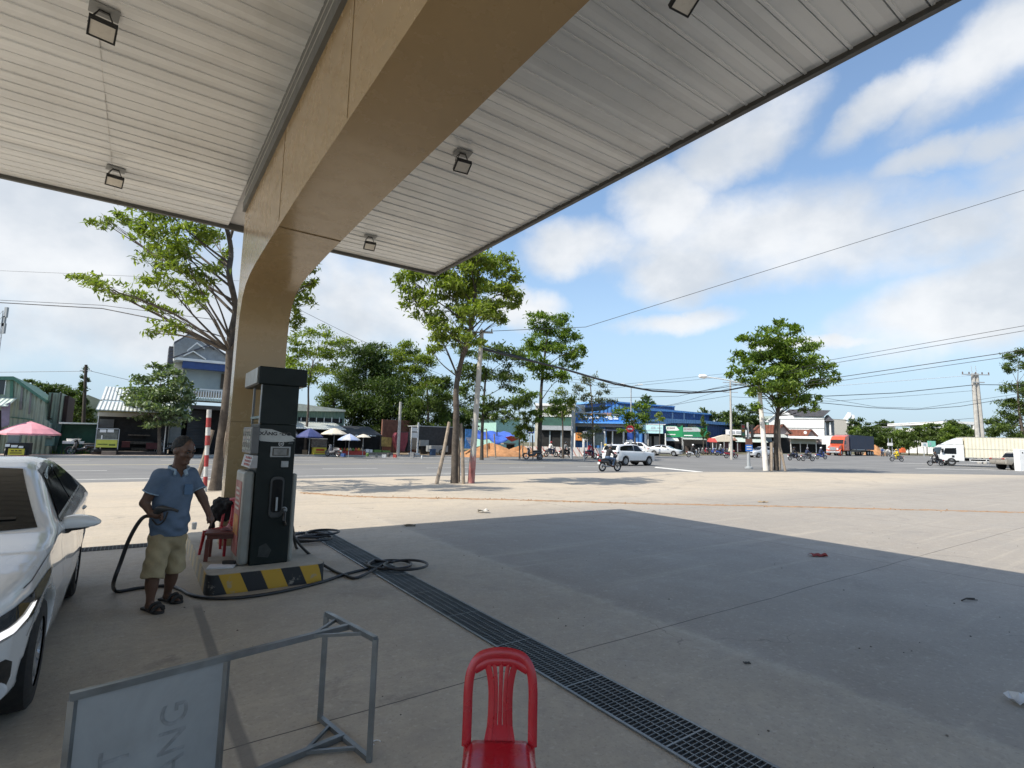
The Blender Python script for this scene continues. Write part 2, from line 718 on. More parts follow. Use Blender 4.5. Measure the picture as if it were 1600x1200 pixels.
# ------------------------------------------------------------------ ground, roads
def concrete_mat():
    m, t, b = nt('forecourt_concrete')
    co = objco(t)
    sp = nd(t, 'ShaderNodeSeparateXYZ')
    ln(t, co, sp.inputs[0])
    X, Y = sp.outputs[0], sp.outputs[1]
    base = mixc(t, rng(t, noise(t, co, .35, 6, .6), .35, .65, 0, 1), (0.374, 0.327, 0.263), (0.448, 0.391, 0.309))
    base = mixc(t, rng(t, noise(t, co, 2.2, 6, .7), .42, .7, 0, .5), base, (0.323, 0.287, 0.240))
    # oil stains and worn patches with their own shapes
    st = rng(t, noise(t, co, .55, 7, .7, .8), .58, .72, 0, .55)
    base = mixc(t, st, base, (0.177, 0.159, 0.138))
    # older slab past the drip edge under the roof
    old = mth(t, 'MULTIPLY', rng(t, mth(t, 'ADD', X, mth(t, 'MULTIPLY', noise(t, co, 1.7, 5), .25)), 4.25, 4.32, 0, 1), rng(t, Y, 9.5, 11.5, 1, 0))
    base = mixc(t, mth(t, 'MULTIPLY', old, .55), base, (0.240, 0.218, 0.193))
    drip = mth(t, 'MULTIPLY', rng(t, mth(t, 'ABSOLUTE', mth(t, 'SUBTRACT', mth(t, 'ADD', X, mth(t, 'MULTIPLY', noise(t, co, 2.3, 6), .35)), 4.33)), 0, .16, 1, 0), rng(t, noise(t, co, 5, 4), .35, .6, 0, .5))
    base = mixc(t, drip, base, (0.478, 0.435, 0.369))
    # tyre polish: long streaks along the traffic on the apron, drawn out in two directions
    mp = nd(t, 'ShaderNodeMapping')
    mp.inputs['Rotation'].default_value = (0, 0, R_(-24))
    mp.inputs['Scale'].default_value = (.16, 2.6, 1)
    ln(t, co, mp.inputs[0])
    sk = rng(t, noise(t, mp.outputs[0], 1.1, 6, .65, .3), .5, .7, 0, .5)
    base = mixc(t, mth(t, 'MULTIPLY', sk, rng(t, Y, 8, 13, .35, 1)), base, (0.281, 0.237, 0.193))
    mp2 = nd(t, 'ShaderNodeMapping')
    mp2.inputs['Rotation'].default_value = (0, 0, R_(-52))
    mp2.inputs['Scale'].default_value = (.1, 3.6, 1)
    ln(t, co, mp2.inputs[0])
    base = mixc(t, rng(t, noise(t, mp2.outputs[0], 1.3, 5, .6, .2), .56, .7, 0, .35), base, (0.499, 0.435, 0.341))
    # patchy paler, yellower tone growing across the open apron
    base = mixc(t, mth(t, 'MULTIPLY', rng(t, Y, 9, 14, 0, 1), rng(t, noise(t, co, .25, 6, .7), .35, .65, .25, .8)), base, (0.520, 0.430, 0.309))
    base = mixc(t, rng(t, noise(t, co, 9, 7, .78), .42, .66, 0, .34), base, (.235, .215, .19))
    base = mixc(t, rng(t, noise(t, co, 5.3, 7, .75, .6), .56, .68, 0, .3), base, (.50, .46, .40))
    blot = rng(t, noise(t, co, .9, 8, .72, 1.2), .60, .66, 0, .5)
    base = mixc(t, mth(t, 'MULTIPLY', blot, rng(t, noise(t, co, .3, 3), .45, .6, 0, 1)), base, (0.136, 0.124, 0.111))
    vor = nd(t, 'ShaderNodeTexVoronoi', feature='DISTANCE_TO_EDGE', Scale=.23)
    wv2 = nd(t, 'ShaderNodeVectorMath', operation='ADD')
    nz2 = nd(t, 'ShaderNodeTexNoise', Scale=1.6, Detail=6)
    ln(t, co, nz2.inputs['Vector'])
    ln(t, co, wv2.inputs[0])
    ln(t, nz2.outputs['Color'], wv2.inputs[1])
    ln(t, wv2.outputs[0], vor.inputs['Vector'])
    crack = mth(t, 'MULTIPLY', rng(t, vor.outputs['Distance'], .0, .0018, .7, 0), rng(t, noise(t, co, .5, 3), .56, .62, 0, 1))
    base = mixc(t, crack, base, (0.104, 0.094, 0.083))
    base = mixc(t, rng(t, noise(t, co, 38, 3), .56, .7, 0, .35), base, (0.157, 0.139, 0.120))
    base = mixc(t, rng(t, noise(t, co, 24, 4), .57, .7, 0, .3), base, (0.625, 0.564, 0.480))

    for (cx, cy, r_, k_) in ((16, 30, 14.2, .5), (16, 30, 15.9, .45), (26, 24, 12.5, .4), (26, 24, 14.1, .4), (8, 34, 21.5, .45), (8, 34, 23.1, .4), (20, -6, 21.0, .35), (20, -6, 22.6, .35)):
        dx_, dy_ = mth(t, 'SUBTRACT', X, cx), mth(t, 'SUBTRACT', Y, cy)
        rad = mth(t, 'SQRT', mth(t, 'MULTIPLY_ADD', dx_, dx_, mth(t, 'MULTIPLY', dy_, dy_)))
        rad = mth(t, 'ADD', rad, mth(t, 'MULTIPLY', noise(t, co, .3, 3), .9))
        bnd = rng(t, mth(t, 'ABSOLUTE', mth(t, 'SUBTRACT', rad, r_)), .03, .17, 1, 0)
        bnd = mth(t, 'MULTIPLY', bnd, rng(t, noise(t, co, .8, 5, .7), .42, .62, 0, k_))
        base = mixc(t, mth(t, 'MULTIPLY', bnd, rng(t, Y, 9, 11, .4, 1)), base, (0.250, 0.213, 0.175))

    def line(c, v, w):
        return rng(t, mth(t, 'ABSOLUTE', mth(t, 'SUBTRACT', c, v)), w * .6, w, 1, 0)
    wob = mth(t, 'MULTIPLY_ADD', noise(t, co, 2.0, 4), .02, mth(t, 'MULTIPLY', noise(t, co, .4, 2), .06))
    Yw, Xw = mth(t, 'ADD', Y, wob), mth(t, 'ADD', X, wob)
    j = line(Yw, 3.30, .006)
    for k in (-2.2, -7.7):
        j = mth(t, 'MAXIMUM', j, line(Yw, k, .008))
    j = mth(t, 'MAXIMUM', j, mth(t, 'MULTIPLY', line(Yw, 9.05, .01), rng(t, X, 4.2, 4.4, 0, .6)))
    j = mth(t, 'MAXIMUM', j, mth(t, 'MULTIPLY', line(Yw, 14.6, .012), .6))
    for k in (9.3, 14.8, 20.4, 26):
        j = mth(t, 'MAXIMUM', j, mth(t, 'MULTIPLY', line(Xw, k, .012), .55))
    base = mixc(t, j, base, (0.073, 0.064, 0.056))
    seam = mth(t, 'MULTIPLY', line(Xw, .63, .045), rng(t, Y, 5.9, 6.1, 1, 0))
    base = mixc(t, mth(t, 'MULTIPLY', seam, .7), base, (0.136, 0.129, 0.120))
    ln(t, base, b.inputs['Base Color'])
    ln(t, rng(t, noise(t, co, 1.3, 5), .3, .7, .6, .9), b.inputs['Roughness'])
    bn = nd(t, 'ShaderNodeBump', Strength=.6, Distance=.008)
    hh = mth(t, 'SUBTRACT', noise(t, co, 45, 6, .7), mth(t, 'MULTIPLY', j, 2))
    ln(t, hh, bn.inputs['Height'])
    ln(t, bn.outputs[0], b.inputs['Normal'])
    return m


def asphalt_mat():
    m, t, b = nt('asphalt')
    co = objco(t)
    base = mixc(t, rng(t, noise(t, co, .2, 6, .6), .35, .65, 0, 1), (.148, .144, .136), (.190, .185, .173))
    mp = nd(t, 'ShaderNodeMapping')
    mp.inputs['Scale'].default_value = (.03, 1.1, 1)
    ln(t, co, mp.inputs[0])
    base = mixc(t, rng(t, noise(t, mp.outputs[0], 1.0, 5, .6), .5, .66, 0, .6), base, (.125, .124, .122))
    base = mixc(t, rng(t, noise(t, mp.outputs[0], 1.7, 5, .6), .55, .7, 0, .5), base, (.30, .29, .265))
    base = mixc(t, rng(t, noise(t, co, 30, 3), .55, .7, 0, .4), base, (.3, .29, .28))
    ln(t, base, b.inputs['Base Color'])
    b.inputs['Roughness'].default_value = .85
    bn = nd(t, 'ShaderNodeBump', Strength=.4, Distance=.01)
    ln(t, noise(t, co, 60, 4), bn.inputs['Height'])
    ln(t, bn.outputs[0], b.inputs['Normal'])
    return m


def earth_mat():
    m, t, b = nt('earth')
    co = objco(t)
    base = mixc(t, rng(t, noise(t, co, .12, 6, .6), .4, .6, 0, 1), (.20, .15, .10), (.10, .10, .045))
    base = mixc(t, rng(t, noise(t, co, 1.5, 6, .7), .45, .7, 0, .8), base, (.05, .075, .025))
    ln(t, base, b.inputs['Base Color'])
    b.inputs['Roughness'].default_value = .95
    return m


def sheet(name, poly, z, mat, rot=True, kind='structure', cat=None, label=None):
    """flat polygon sheet following the gentle rise of the land; object axes turned to the forecourt"""
    bm = bmesh.new()
    bm.faces.new([bm.verts.new((p[0], p[1], 0)) for p in poly])
    bmesh.ops.triangulate(bm, faces=bm.faces)
    for Y in (45.0, 75, 110, 160.0):
        bmesh.ops.bisect_plane(bm, geom=bm.verts[:] + bm.edges[:] + bm.faces[:], plane_co=(0, Y, 0), plane_no=(0, 1, 0))
    for v in bm.verts:
        v.co.z = z + zt(v.co.y)
    rot_m = Matrix.Rotation(R_(YAW), 4, 'Z')
    if rot:
        bm.transform(rot_m.inverted())
    me = bpy.data.meshes.new(name)
    bm.normal_update()
    if sum(f.normal.z for f in bm.faces) < 0:
        bmesh.ops.reverse_faces(bm, faces=bm.faces)
    bm.to_mesh(me)
    bm.free()
    me.materials.append(mat)
    o = bpy.data.objects.new(name, me)
    col.objects.link(o)
    if rot:
        o.rotation_euler = (0, 0, R_(YAW))
    tag(o, label, cat, kind=kind)
    return o


sheet('ground', [(-1500, -600), (1500, -600), (1500, 2500), (-1500, 2500)], -.06, earth_mat(), rot=False)
edge = [UV(-90, 21.7), UV(6, 21.7), UV(25, 21.9), Vector((13, 35, 0)), Vector((20, 37.6, 0)), Vector((38.5, 42.6, 0)), Vector((60, 46, 0)), Vector((140, 52, 0))]
MATC = concrete_mat()
sheet('forecourt', [UV(-90, -40)] + edge + [Vector((140, -40, 0))], 0, MATC)
road_poly = [UV(-90, 20.7), UV(6, 20.7), UV(25, 20.9), Vector((13, 34, 0)), Vector((20, 36.6, 0)), Vector((38.5, 41.6, 0)), Vector((60, 45, 0)), Vector((140, 50, 0)), Vector((300, 70, 0)), Vector((300, 150, 0)),
             Vector((118, 128, 0)), Vector((62, 110, 0)), Vector((42, 92, 0)), Vector((27, 76, 0)), Vector((16, 69, 0)), UV(40, 47.5), UV(36, 45.9), UV(9, 46), UV(2, 42.1), UV(-90, 42.1)]
sheet('road', road_poly, -.03, asphalt_mat())
MW = pm('road_paint', (.72, .70, .64), .7, .1, 3, dirt=.5, dcol=(.3, .29, .27), dscale=2.2)
MY = pm('road_paint_yellow', (.62, .52, .25), .7, .1, 3, dirt=.5, dcol=(.3, .29, .27), dscale=2.2)


def stripe(v0, v1, u, w, m, du=0.0):
    sheet('road_marking', [UV(v0, u - w / 2), UV(v1, u + du - w / 2), UV(v1, u + du + w / 2), UV(v0, u + w / 2)], -.024, m)


stripe(-40, 23, 23.4, .15, MW)
stripe(-40, 30, 33.4, .16, MY)
stripe(-40, 27, 43.6, .15, MW)
for k in range(8):
    stripe(-16 + k * 6, -13 + k * 6, 28.5, .13, MW)
    stripe(-18 + k * 6.4, -15 + k * 6.4, 38.5, .13, MW)
sheet('road_marking', [G(1025, 729) + Vector((0, 0, 0)), G(1098, 736.5), G(1098, 738), G(1022, 730.2)], -.022, MW)
sheet('road_marking', [Vector((40, 52, 0)), Vector((70, 55, 0)), Vector((70, 55.4, 0)), Vector((40, 52.4, 0))], -.024, MW)
sheet('road_marking', [Vector((48, 66, 0)), Vector((62, 68, 0)), Vector((62, 68.5, 0)), Vector((48, 66.5, 0))], -.024, MW)
# far pavement with its kerb
PAV = pm('pavement_slabs', (.36, .29, .235), .85, .2, 1.2, .3, 30, dirt=.5, dcol=(.2, .16, .12))
def slab(name, poly, z0, z1, mat):
    q = M()
    q.prism(poly, lambda v, u, z: UV(v, u, z), z0, z1)
    tag(q.build(name, mat), kind='structure')


slab('pavement', [(-90, 42.15), (2, 42.15), (9, 46.05), (33, 46.05), (33, 48.4), (9, 48.4), (2, 44.5), (-90, 44.5)], -.3, .10, PAV)
slab('kerb', [(-90, 42), (2, 42), (9, 45.9), (33, 45.9), (33, 46.045), (9, 46.045), (2, 42.145), (-90, 42.145)], -.3, .12, pm('kerb_stone', (.42, .40, .36), .85, .15, 2))
sheet('dirt_lot', [UV(-90, 44.4), UV(2, 44.4), UV(9, 48.3), UV(33, 48.3), UV(33, 62), UV(-90, 62)], .02, pm('packed_dirt', (.25, .19, .13), .95, .3, .8, .4, 25, dirt=.6, dcol=(.09, .1, .04)))

# swept-up line of brown dirt across the apron
rnd = random.Random(3)
vs, fs = [], []
pts = ospline([G(470, 770), G(560, 776), G(700, 779), G(800, 781), G(900, 784), G(1000, 787), G(1200, 791), G(1400, 796), G(1600, 801), G(1750, 806)], 24)
for i, p in enumerate(pts):
    tn = (pts[min(i + 1, len(pts) - 1)] - pts[max(i - 1, 0)]).normalized()
    nn = Vector((-tn.y, tn.x, 0))
    wd = rnd.uniform(.05, .16)
    off = rnd.uniform(-.05, .05)
    for s, zz in ((-1.0, .001), (-.3, rnd.uniform(.008, .022)), (.35, rnd.uniform(.008, .022)), (1.0, .001)):
        q = p + nn * (s * wd * rnd.uniform(.8, 1.2) + off)
        vs.append((q.x, q.y, zz))
for i in range(len(pts) - 1):
    for j in range(3):
        fs.append((i * 4 + j, i * 4 + j + 1, i * 4 + 5 + j, i * 4 + 4 + j))
DIRT = pm('brown_dirt', (.30, .185, .10), .95, .3, 6, .6, 40)
o = raw('dirt', vs, fs, DIRT)
tag(o, 'thin line of swept brown dirt across the pale sunlit apron', 'dirt', kind='stuff')
b = M()
for i in range(170):
    p = rnd.choice(pts) + Vector((rnd.gauss(0, .15), rnd.gauss(0, .13), 0))
    s = rnd.uniform(.008, .03)
    b.lathe([(s * .5, 0), (s, s * .3), (s * .6, s * .8)], (p.x, p.y, 0), 5)
tag(b.build('gravel', DIRT), 'small brown clods scattered beside the swept dirt line', 'gravel', kind='stuff')
b = M()
for i in range(230):
    a, r = rnd.uniform(.2, 2.2), rnd.uniform(2.4, 16)
    p = Vector((r * math.cos(a), r * math.sin(a) + 1, 0))
    s = rnd.choice((.003, .004, .006, .009))
    b.lathe([(s * .7, 0), (s, s * .4), (s * .5, s * .8)], (p.x, p.y, 0), 5)
tag(b.build('gravel', pm('grit', (.12, .105, .09), .9, .4, 9)), 'fine dark grit lying loose over the forecourt concrete', 'gravel', kind='stuff')

# ------------------------------------------------------------------ canopy
A0, U0 = 1.29, 7.95


def uvT(a, u):
    return Matrix.Translation((-a, -u, 0))


CT = uvT(A0, U0)
can = thing('fuel_canopy', 'big white boarded petrol station roof carried by a curving tan column and beam', 'canopy', UV(A0, U0), YAW)
HC = 5.25
ACP = None


def acp(name, c, rough):
    m, t, b = nt(name)
    co = objco(t)
    k = rng(t, noise(t, co, .7, 4), .3, .7, .93, 1.07)
    n = nd(t, 'ShaderNodeVectorMath', operation='SCALE')
    n.inputs[0].default_value = c
    ln(t, k, n.inputs['Scale'])
    g = noise(t, co, 3.0, 7, .75)
    ln(t, mixc(t, rng(t, g, .6, .85, 0, .12), n.outputs[0], (.25, .19, .12)), b.inputs['Base Color'])
    ln(t, rng(t, noise(t, co, 5, 5), .3, .7, rough, rough + .12), b.inputs['Roughness'])
    b.inputs['Specular IOR Level'].default_value = .5
    b.inputs['Coat Weight'].default_value = .15
    b.inputs['Coat Roughness'].default_value = .06
    bn = nd(t, 'ShaderNodeBump', Strength=.03, Distance=.05)
    ln(t, noise(t, co, 1.4, 3), bn.inputs['Height'])
    ln(t, bn.outputs[0], b.inputs['Normal'])
    return m


TAN = acp('tan_cladding', (.405, .285, .145), .2)
SEAM = pm('panel_joint', (.20, .14, .07), .8)


def board_mat():
    m, t, b = nt('white_ceiling_board')
    co = objco(t)
    sp = nd(t, 'ShaderNodeSeparateXYZ')
    ln(t, co, sp.inputs[0])
    fl = mth(t, 'FLOOR', mth(t, 'DIVIDE', sp.outputs[1], .2))
    wn_ = nd(t, 'ShaderNodeTexWhiteNoise', noise_dimensions='1D')
    ln(t, fl, wn_.inputs['W'])
    k = rng(t, wn_.outputs['Value'], 0, 1, .84, 1.0)
    n = nd(t, 'ShaderNodeVectorMath', operation='SCALE')
    n.inputs[0].default_value = (.83, .85, .85)
    ln(t, k, n.inputs['Scale'])
    g = noise(t, co, 1.2, 6, .7)
    ln(t, mixc(t, rng(t, g, .5, .75, 0, .3), n.outputs[0], (.42, .40, .36)), b.inputs['Base Color'])
    ln(t, rng(t, noise(t, co, 1.5, 4), .35, .65, .10, .24), b.inputs['Roughness'])
    b.inputs['Specular IOR Level'].default_value = .6
    bn = nd(t, 'ShaderNodeBump', Strength=.22, Distance=.02)
    mp = nd(t, 'ShaderNodeMapping')
    mp.inputs['Scale'].default_value = (.6, 3.0, 1)
    ln(t, co, mp.inputs[0])
    ln(t, noise(t, mp.outputs[0], 1.8, 4), bn.inputs['Height'])
    ln(t, bn.outputs[0], b.inputs['Normal'])
    return m


BOARD = board_mat()
b = M(CT)
for (xa, xb) in ((-6.6, -.611), (-.609, .955), (1.62, 4.94)):  # unseen left and rear ends cut short to let bounce light in
    vs, fs = [], []
    k = 0
    u = 10.04
    while u > -4.3:
        u2 = u - .2
        zz = HC + random.uniform(-.004, .004)
        for (ui, z) in ((u, zz), (u - .158, zz + random.uniform(-.005, .005)), (u - .162, zz + .02), (u - .170, zz + .02), (u - .173, zz - .011), (u - .197, zz - .011), (u2, zz)):
            vs += [(xa, ui, z), (xb, ui, z)]
        q = k * 14
        if k:
            fs.append((q - 2, q - 1, q + 1, q))
        for j in range(6):
            fs.append((q + 2 * j, q + 2 * j + 1, q + 2 * j + 3, q + 2 * j + 2))
        k += 1
        u = u2
    b.add(vs, fs)
b.build('ceiling', BOARD, can)
b = M(CT)
b.box(-6.6, 4.94, -4.5, 10.04, HC + .05, HC + .5)  # unseen slab above the boards, added to block the sun
b.build('roof', pm('sun_block_slab', (.5, .5, .5), .6), can)
GT = pm('dark_grey_trim', (.085, .085, .08), .5, .1)
b = M(CT)
b.box(-6.66, 5.0, 10.04, 10.1, HC - .055, HC + .62)
b.box(4.94, 5.0, -4.5, 10.04, HC - .055, HC + .62)
b.box(-6.66, -6.6, -4.5, 10.04, HC - .055, HC + .62)
b.box(-6.66, 5.0, -4.56, -4.5, HC - .055, HC + .62)
b.build('fascia', GT, can)
# column and beam: one bent profile
inner = [(7.86, .2), (7.86, 2.3), (7.85, 2.75), (7.84, 3.05), (7.80, 3.28), (7.69, 3.47), (7.5, 3.6), (7.2, 3.67), (6.8, 3.71), (6.0, 3.74), (4.5, 3.77), (-4.4, 3.80)]
prof = [(8.12, .2)] + [(8.12, 4.8)] + [(-4.4, 4.8)] + inner[::-1]
b = M(CT)
b.prism(prof, lambda u, z, a: (a, u, z), .97, 1.60)
for u in (5.55, 3.4, 1.4):
    z = 3.745 if u > 5 else 3.785
    b.box(.972, 1.598, u, u + .004, z - .004, z + .02, 1)
    b.box(.967, .98, u, u + .004, 3.8, 4.79, 1)
for z in (1.82, ):
    b.box(.968, 1.602, 7.856, 8.122, z, z + .006, 1)
b.build('column', [TAN, SEAM], can, auto=35)
b = M(CT)
b.box(1.0, 1.58, -4.4, 8.1, 4.8, HC + .05, 0)
for k, (za, zb) in enumerate(((4.80, 4.94), (4.95, 5.10), (5.11, 5.26))):
    b.box(.955 - .012 * (2 - k), 1.0, -4.4, 8.1, za, zb, 0)
    b.box(.950 - .012 * (2 - k), 1.0, -4.4, 8.1, zb, zb + .01, 1)
b.build('cornice', [pm('cornice_grey', (.13, .135, .13), .5, .06), pm('cornice_line', (.5, .5, .47), .4)], can)
b = M(CT)
b.box(-.613, -.607, -4.4, 10.0, HC - .006, HC + .01)
b.build('ceiling_seam', pm('grey_seam', (.6, .6, .58), .6), can)

# floodlights under the canopy
BLK = pm('black_powder_coat', (.02, .02, .02), .4, .1)
LENS = pm('white_lens', (.78, .74, .66), .3, .05)
PLT = pm('grey_mount_plate', (.25, .26, .26), .5, .1)
fl = None
spots = [(-.55, 5.45, 8), (-.57, 8.80, 8), (3.02, 5.50, -8), (3.08, 8.92, -8), (3.15, 2.30, -8)]
names = ['black square floodlight with pale lens, biggest one on the left white ceiling', 'black floodlight on the left ceiling close above the tree by the column',
         'black floodlight hanging midway along the right white ceiling', 'small far black floodlight near the outer corner of the right ceiling', 'black floodlight on the right ceiling cut by the upper picture edge']
for (a, u, rz_), lb in zip(spots, names):
    if fl is None:
        fl = thing('floodlight', lb, 'floodlight', group='floodlights under the canopy')
        M().box(-.16, .16, -.13, .13, -.012, 0).build('mount_plate', PLT, fl, bevel=.004)
        q = M()
        q.bar((-.15, 0, -.20), (-.05, 0, -.012), .02, .012)
        q.bar((.15, 0, -.20), (.05, 0, -.012), .02, .012)
        q.bar((-.06, 0, -.02), (.06, 0, -.02), .03, .016)
        q.build('bracket', BLK, fl)
        tt = Matrix.Translation((0, 0, -.22)) @ Matrix.Rotation(R_(-24), 4, 'X')
        q = M(tt)
        q.box(-.15, .15, -.12, .12, -.016, .03)
        for k in range(6):
            q.box(-.12 + k * .045, -.115 + k * .045, -.1, .1, .03, .05)
        q.box(-.15, -.128, -.12, .12, -.03, -.016)
        q.box(.128, .15, -.12, .12, -.03, -.016)
        q.box(-.128, .128, -.12, -.1, -.03, -.016)
        q.box(-.128, .128, .1, .12, -.03, -.016)
        fr = q.build('housing', BLK, fl, bevel=.003)
        q = M(tt)
        q.box(-.128, .128, -.1, .1, -.0215, -.0165)
        q.build('lens', LENS, fr)
        q = M()
        q.tube(ospline([(-.04, 0, -.012), (-.1, .05, -.06), (-.12, .06, -.14), (-.06, .04, -.2)], 5), .006, 6)
        q.build('cable', BLK, fl)
        o = fl
    else:
        o = copy_tree(fl)
    o['label'] = lb
    o.location = UV(a, u, HC - .012)
    o.rotation_euler = (0, 0, R_(YAW + rz_))
    o.scale = (.66, .66, .8)

# ------------------------------------------------------------------ pump island
isl = thing('pump_island', 'raised concrete island with yellow and black hazard stripes round its front', 'kerb island', UV(1.28, 6.3), YAW)
IT = uvT(1.28, 6.3)
CON = pm('island_concrete', (.40, .37, .31), .85, .18, 2.5, .4, 40, dirt=.5, dcol=(.2, .18, .15))


def hazard():
    m, t, b = nt('hazard_stripes')
    co = objco(t)
    sp = nd(t, 'ShaderNodeSeparateXYZ')
    ln(t, co, sp.inputs[0])
    ph = mth(t, 'ADD', mth(t, 'ADD', sp.outputs[0], sp.outputs[1]), mth(t, 'MULTIPLY', sp.outputs[2], .45))
    f = mth(t, 'FRACT', mth(t, 'DIVIDE', mth(t, 'ADD', ph, 10.20), .4))
    st = rng(t, f, .49, .51, 0, 1)
    c = mixc(t, st, (.02, .022, .025), (.52, .31, .035))
    side = rng(t, sp.outputs[1], .1, .35, 0, .75)
    c = mixc(t, mth(t, 'MULTIPLY', side, rng(t, noise(t, co, 3, 5), .3, .5, .5, 1)), c, (.40, .36, .28))
    g = noise(t, co, 7, 7, .7)
    c = mixc(t, rng(t, g, .58, .66, 0, .75), c, (.33, .30, .25))
    ln(t, c, b.inputs['Base Color'])
    b.inputs['Roughness'].default_value = .65
    return m


def rrect(x0, x1, y0, y1, r, n=5):
    out = []
    for cx, cy, a in ((x1 - r, y0 + r, -90), (x1 - r, y1 - r, 0), (x0 + r, y1 - r, 90), (x0 + r, y0 + r, 180)):
        for i in range(n + 1):
            g = R_(a + 90 * i / n)
            out.append((cx + r * math.cos(g), cy + r * math.sin(g)))
    return out


b = M(IT)
rp = rrect(.68, 1.88, 6.3, 9.15, .1)
b.prism(rp, lambda x, y, z: (x, y, z), -.02, .2)
b.build('kerb', hazard(), isl, auto=30)
b = M(IT)
b.prism(rrect(.69, 1.87, 6.31, 9.14, .09), lambda x, y, z: (x, y, z), .2, .206)
b.build('top', CON, isl)

# fuel dispenser
dis = thing('fuel_dispenser', 'old dark green fuel pump with overhanging head standing on the striped island', 'fuel pump', UV(1.31, 6.8, .206), YAW)
DT = Matrix.Translation((-1.31, -6.8, -.206))
DG = pm('dark_green_enamel', (.006, .011, .010), .42, .25, 3, dirt=.12, dcol=(.03, .03, .026), spec=.25)
DW = pm('dirty_white_enamel', (.27, .27, .245), .4, .12, 3, dirt=.5, dcol=(.2, .18, .13))
STL = pm('worn_steel', (.30, .31, .31), .4, .15, 5, metal=.6)


def dbox(name, m, x0, x1, y0, y1, z0, z1, bev=.008, par=None):
    q = M(DT)
    q.box(x0, x1, y0, y1, z0, z1)
    return q.build(name, m, par or dis, bevel=bev)


dbox('cabinet', DG, 1.11, 1.51, 6.55, 7.15, .206, 1.78, .012)
dbox('front_plate', DG, 1.11, 1.51, 6.55, 6.575, 1.781, 2.23, .003)
q = M(DT)
for x in (1.12, 1.49):
    q = M(DT)
    q.box(x - .012, x + .012, 7.10, 7.13, 1.781, 2.23)
    q.build('post', STL, dis)
q = M(DT)
q.box(1.100, 1.1095, 6.552, 6.585, 1.781, 2.229)
q.build('post', STL, dis)
dbox('inner_box', BLK, 1.22, 1.44, 6.62, 7.08, 1.781, 2.229)
dbox('shelf', pm('teal_sheet', (.10, .17, .17), .5), 1.10, 1.52, 6.58, 7.14, 1.84, 1.87, .002)
hd = dbox('head', DG, 1.06, 1.59, 6.53, 7.42, 2.231, 2.44, .012)
dbox('side_sign', DW, 1.045, 1.059, 6.56, 7.40, 2.245, 2.425, .003, hd)
pl = dbox('side_panel', DW, .995, 1.108, 6.58, 7.13, .215, 1.24, .03)
dbox('side_panel', DW, 1.512, 1.565, 6.58, 7.13, .215, 1.21, .02)
# faded poster on the left panel
PO = pm('faded_red_poster', (.34, .075, .06), .6, .3, 5, dirt=.5, dcol=(.45, .40, .33), dscale=4)
q = M(DT)
q.box(.990, .9945, 6.66, 7.06, .3, 1.12)
po = q.build('poster', PO, dis)
q = M(DT)
q.box(.986, .9895, 6.70, 7.0, .52, .74)
q.build('poster_picture', pm('orange_print', (.5, .2, .03), .6, .4, 8), po)
q = M(DT)
for k in range(5):
    q.box(.986, .9895, 6.72 + .01 * k, 6.98, .80 + k * .055, .825 + k * .055)
q.build('poster_stripe', pm('pale_print', (.5, .45, .38), .6, .3, 9), po)
# digits display on the left face
ds = dbox('display', pm('grey_bezel', (.12, .12, .12), .5), 1.03, 1.108, 6.50, 7.12, 1.44, 1.74, .008)
q = M(DT)
for r_ in range(2):
    for k in range(4):
        q.box(1.024, 1.0295, 6.54 + k * .14, 6.65 + k * .14, 1.475 + r_ * .13, 1.585 + r_ * .13)
q.build('display_window', pm('lcd_grey', (.34, .36, .31), .25), ds)
for k in range(4):
    text('digit', '8', .085, BLK, ds, DT @ Vector((1.022, 6.595 + .14 * (3 - k), 1.53)), (R_(90), 0, R_(-90)), .001)
    text('digit', '8', .085, BLK, ds, DT @ Vector((1.022, 6.595 + .14 * (3 - k), 1.66)), (R_(90), 0, R_(-90)), .001)
q = M(DT)
q.add([(1.03, 6.5, 1.28), (1.108, 6.5, 1.28), (1.108, 6.5, 1.42), (1.06, 6.5, 1.42), (1.03, 7.1, 1.28), (1.108, 7.1, 1.28), (1.108, 7.1, 1.42), (1.06, 7.1, 1.42)],
      [(0, 1, 2, 3), (7, 6, 5, 4), (0, 4, 5, 1), (1, 5, 6, 2), (2, 6, 7, 3), (3, 7, 4, 0)])
kp = q.build('keypad', pm('grey_keypad', (.42, .40, .39), .5), dis, bevel=.004)
q = M(DT)
for i in range(4):
    for j in range(3):
        z0_ = 1.30 + j * .038
        q.box(1.026 + .03 * (z0_ - 1.28) / .14, 1.034 + .03 * (z0_ - 1.28) / .14, 6.56 + i * .1, 6.62 + i * .1, z0_, z0_ + .024)
q.build('key', pm('red_key', (.35, .1, .1), .5), kp)
# torn sticker, meter window, card slot, emblem, nozzle holster
q = M(DT)
st_ = [(1.115, 1.60), (1.125, 1.585), (1.25, 1.575), (1.40, 1.577), (1.50, 1.59), (1.475, 1.605), (1.503, 1.62), (1.46, 1.65), (1.40, 1.665), (1.30, 1.70), (1.24, 1.72), (1.115, 1.725)]
q.prism(st_, lambda x, z, y: (x, y, z), 6.5455, 6.5495)
sk_ = q.build('sticker', pm('torn_white_sticker', (.46, .47, .45), .6, .12, 8), dis)
text('sticker_text', 'XĂNG eDO', .052, BLK, sk_, DT @ Vector((1.285, 6.5445, 1.668)), (R_(90), 0, 0), .0006, bold=.002, sx=1.25)
q = M(DT)
q.box(1.24, 1.46, 6.535, 6.5495, 1.40, 1.525)
mw_ = q.build('meter_frame', STL, dis, bevel=.008)
q = M(DT)
q.box(1.262, 1.44, 6.530, 6.5345, 1.418, 1.507)
mg = q.build('meter_glass', glassmat('meter_glass', (.03, .035, .035), .1), mw_)
q = M(DT)
q.box(1.275, 1.415, 6.527, 6.5295, 1.428, 1.497)
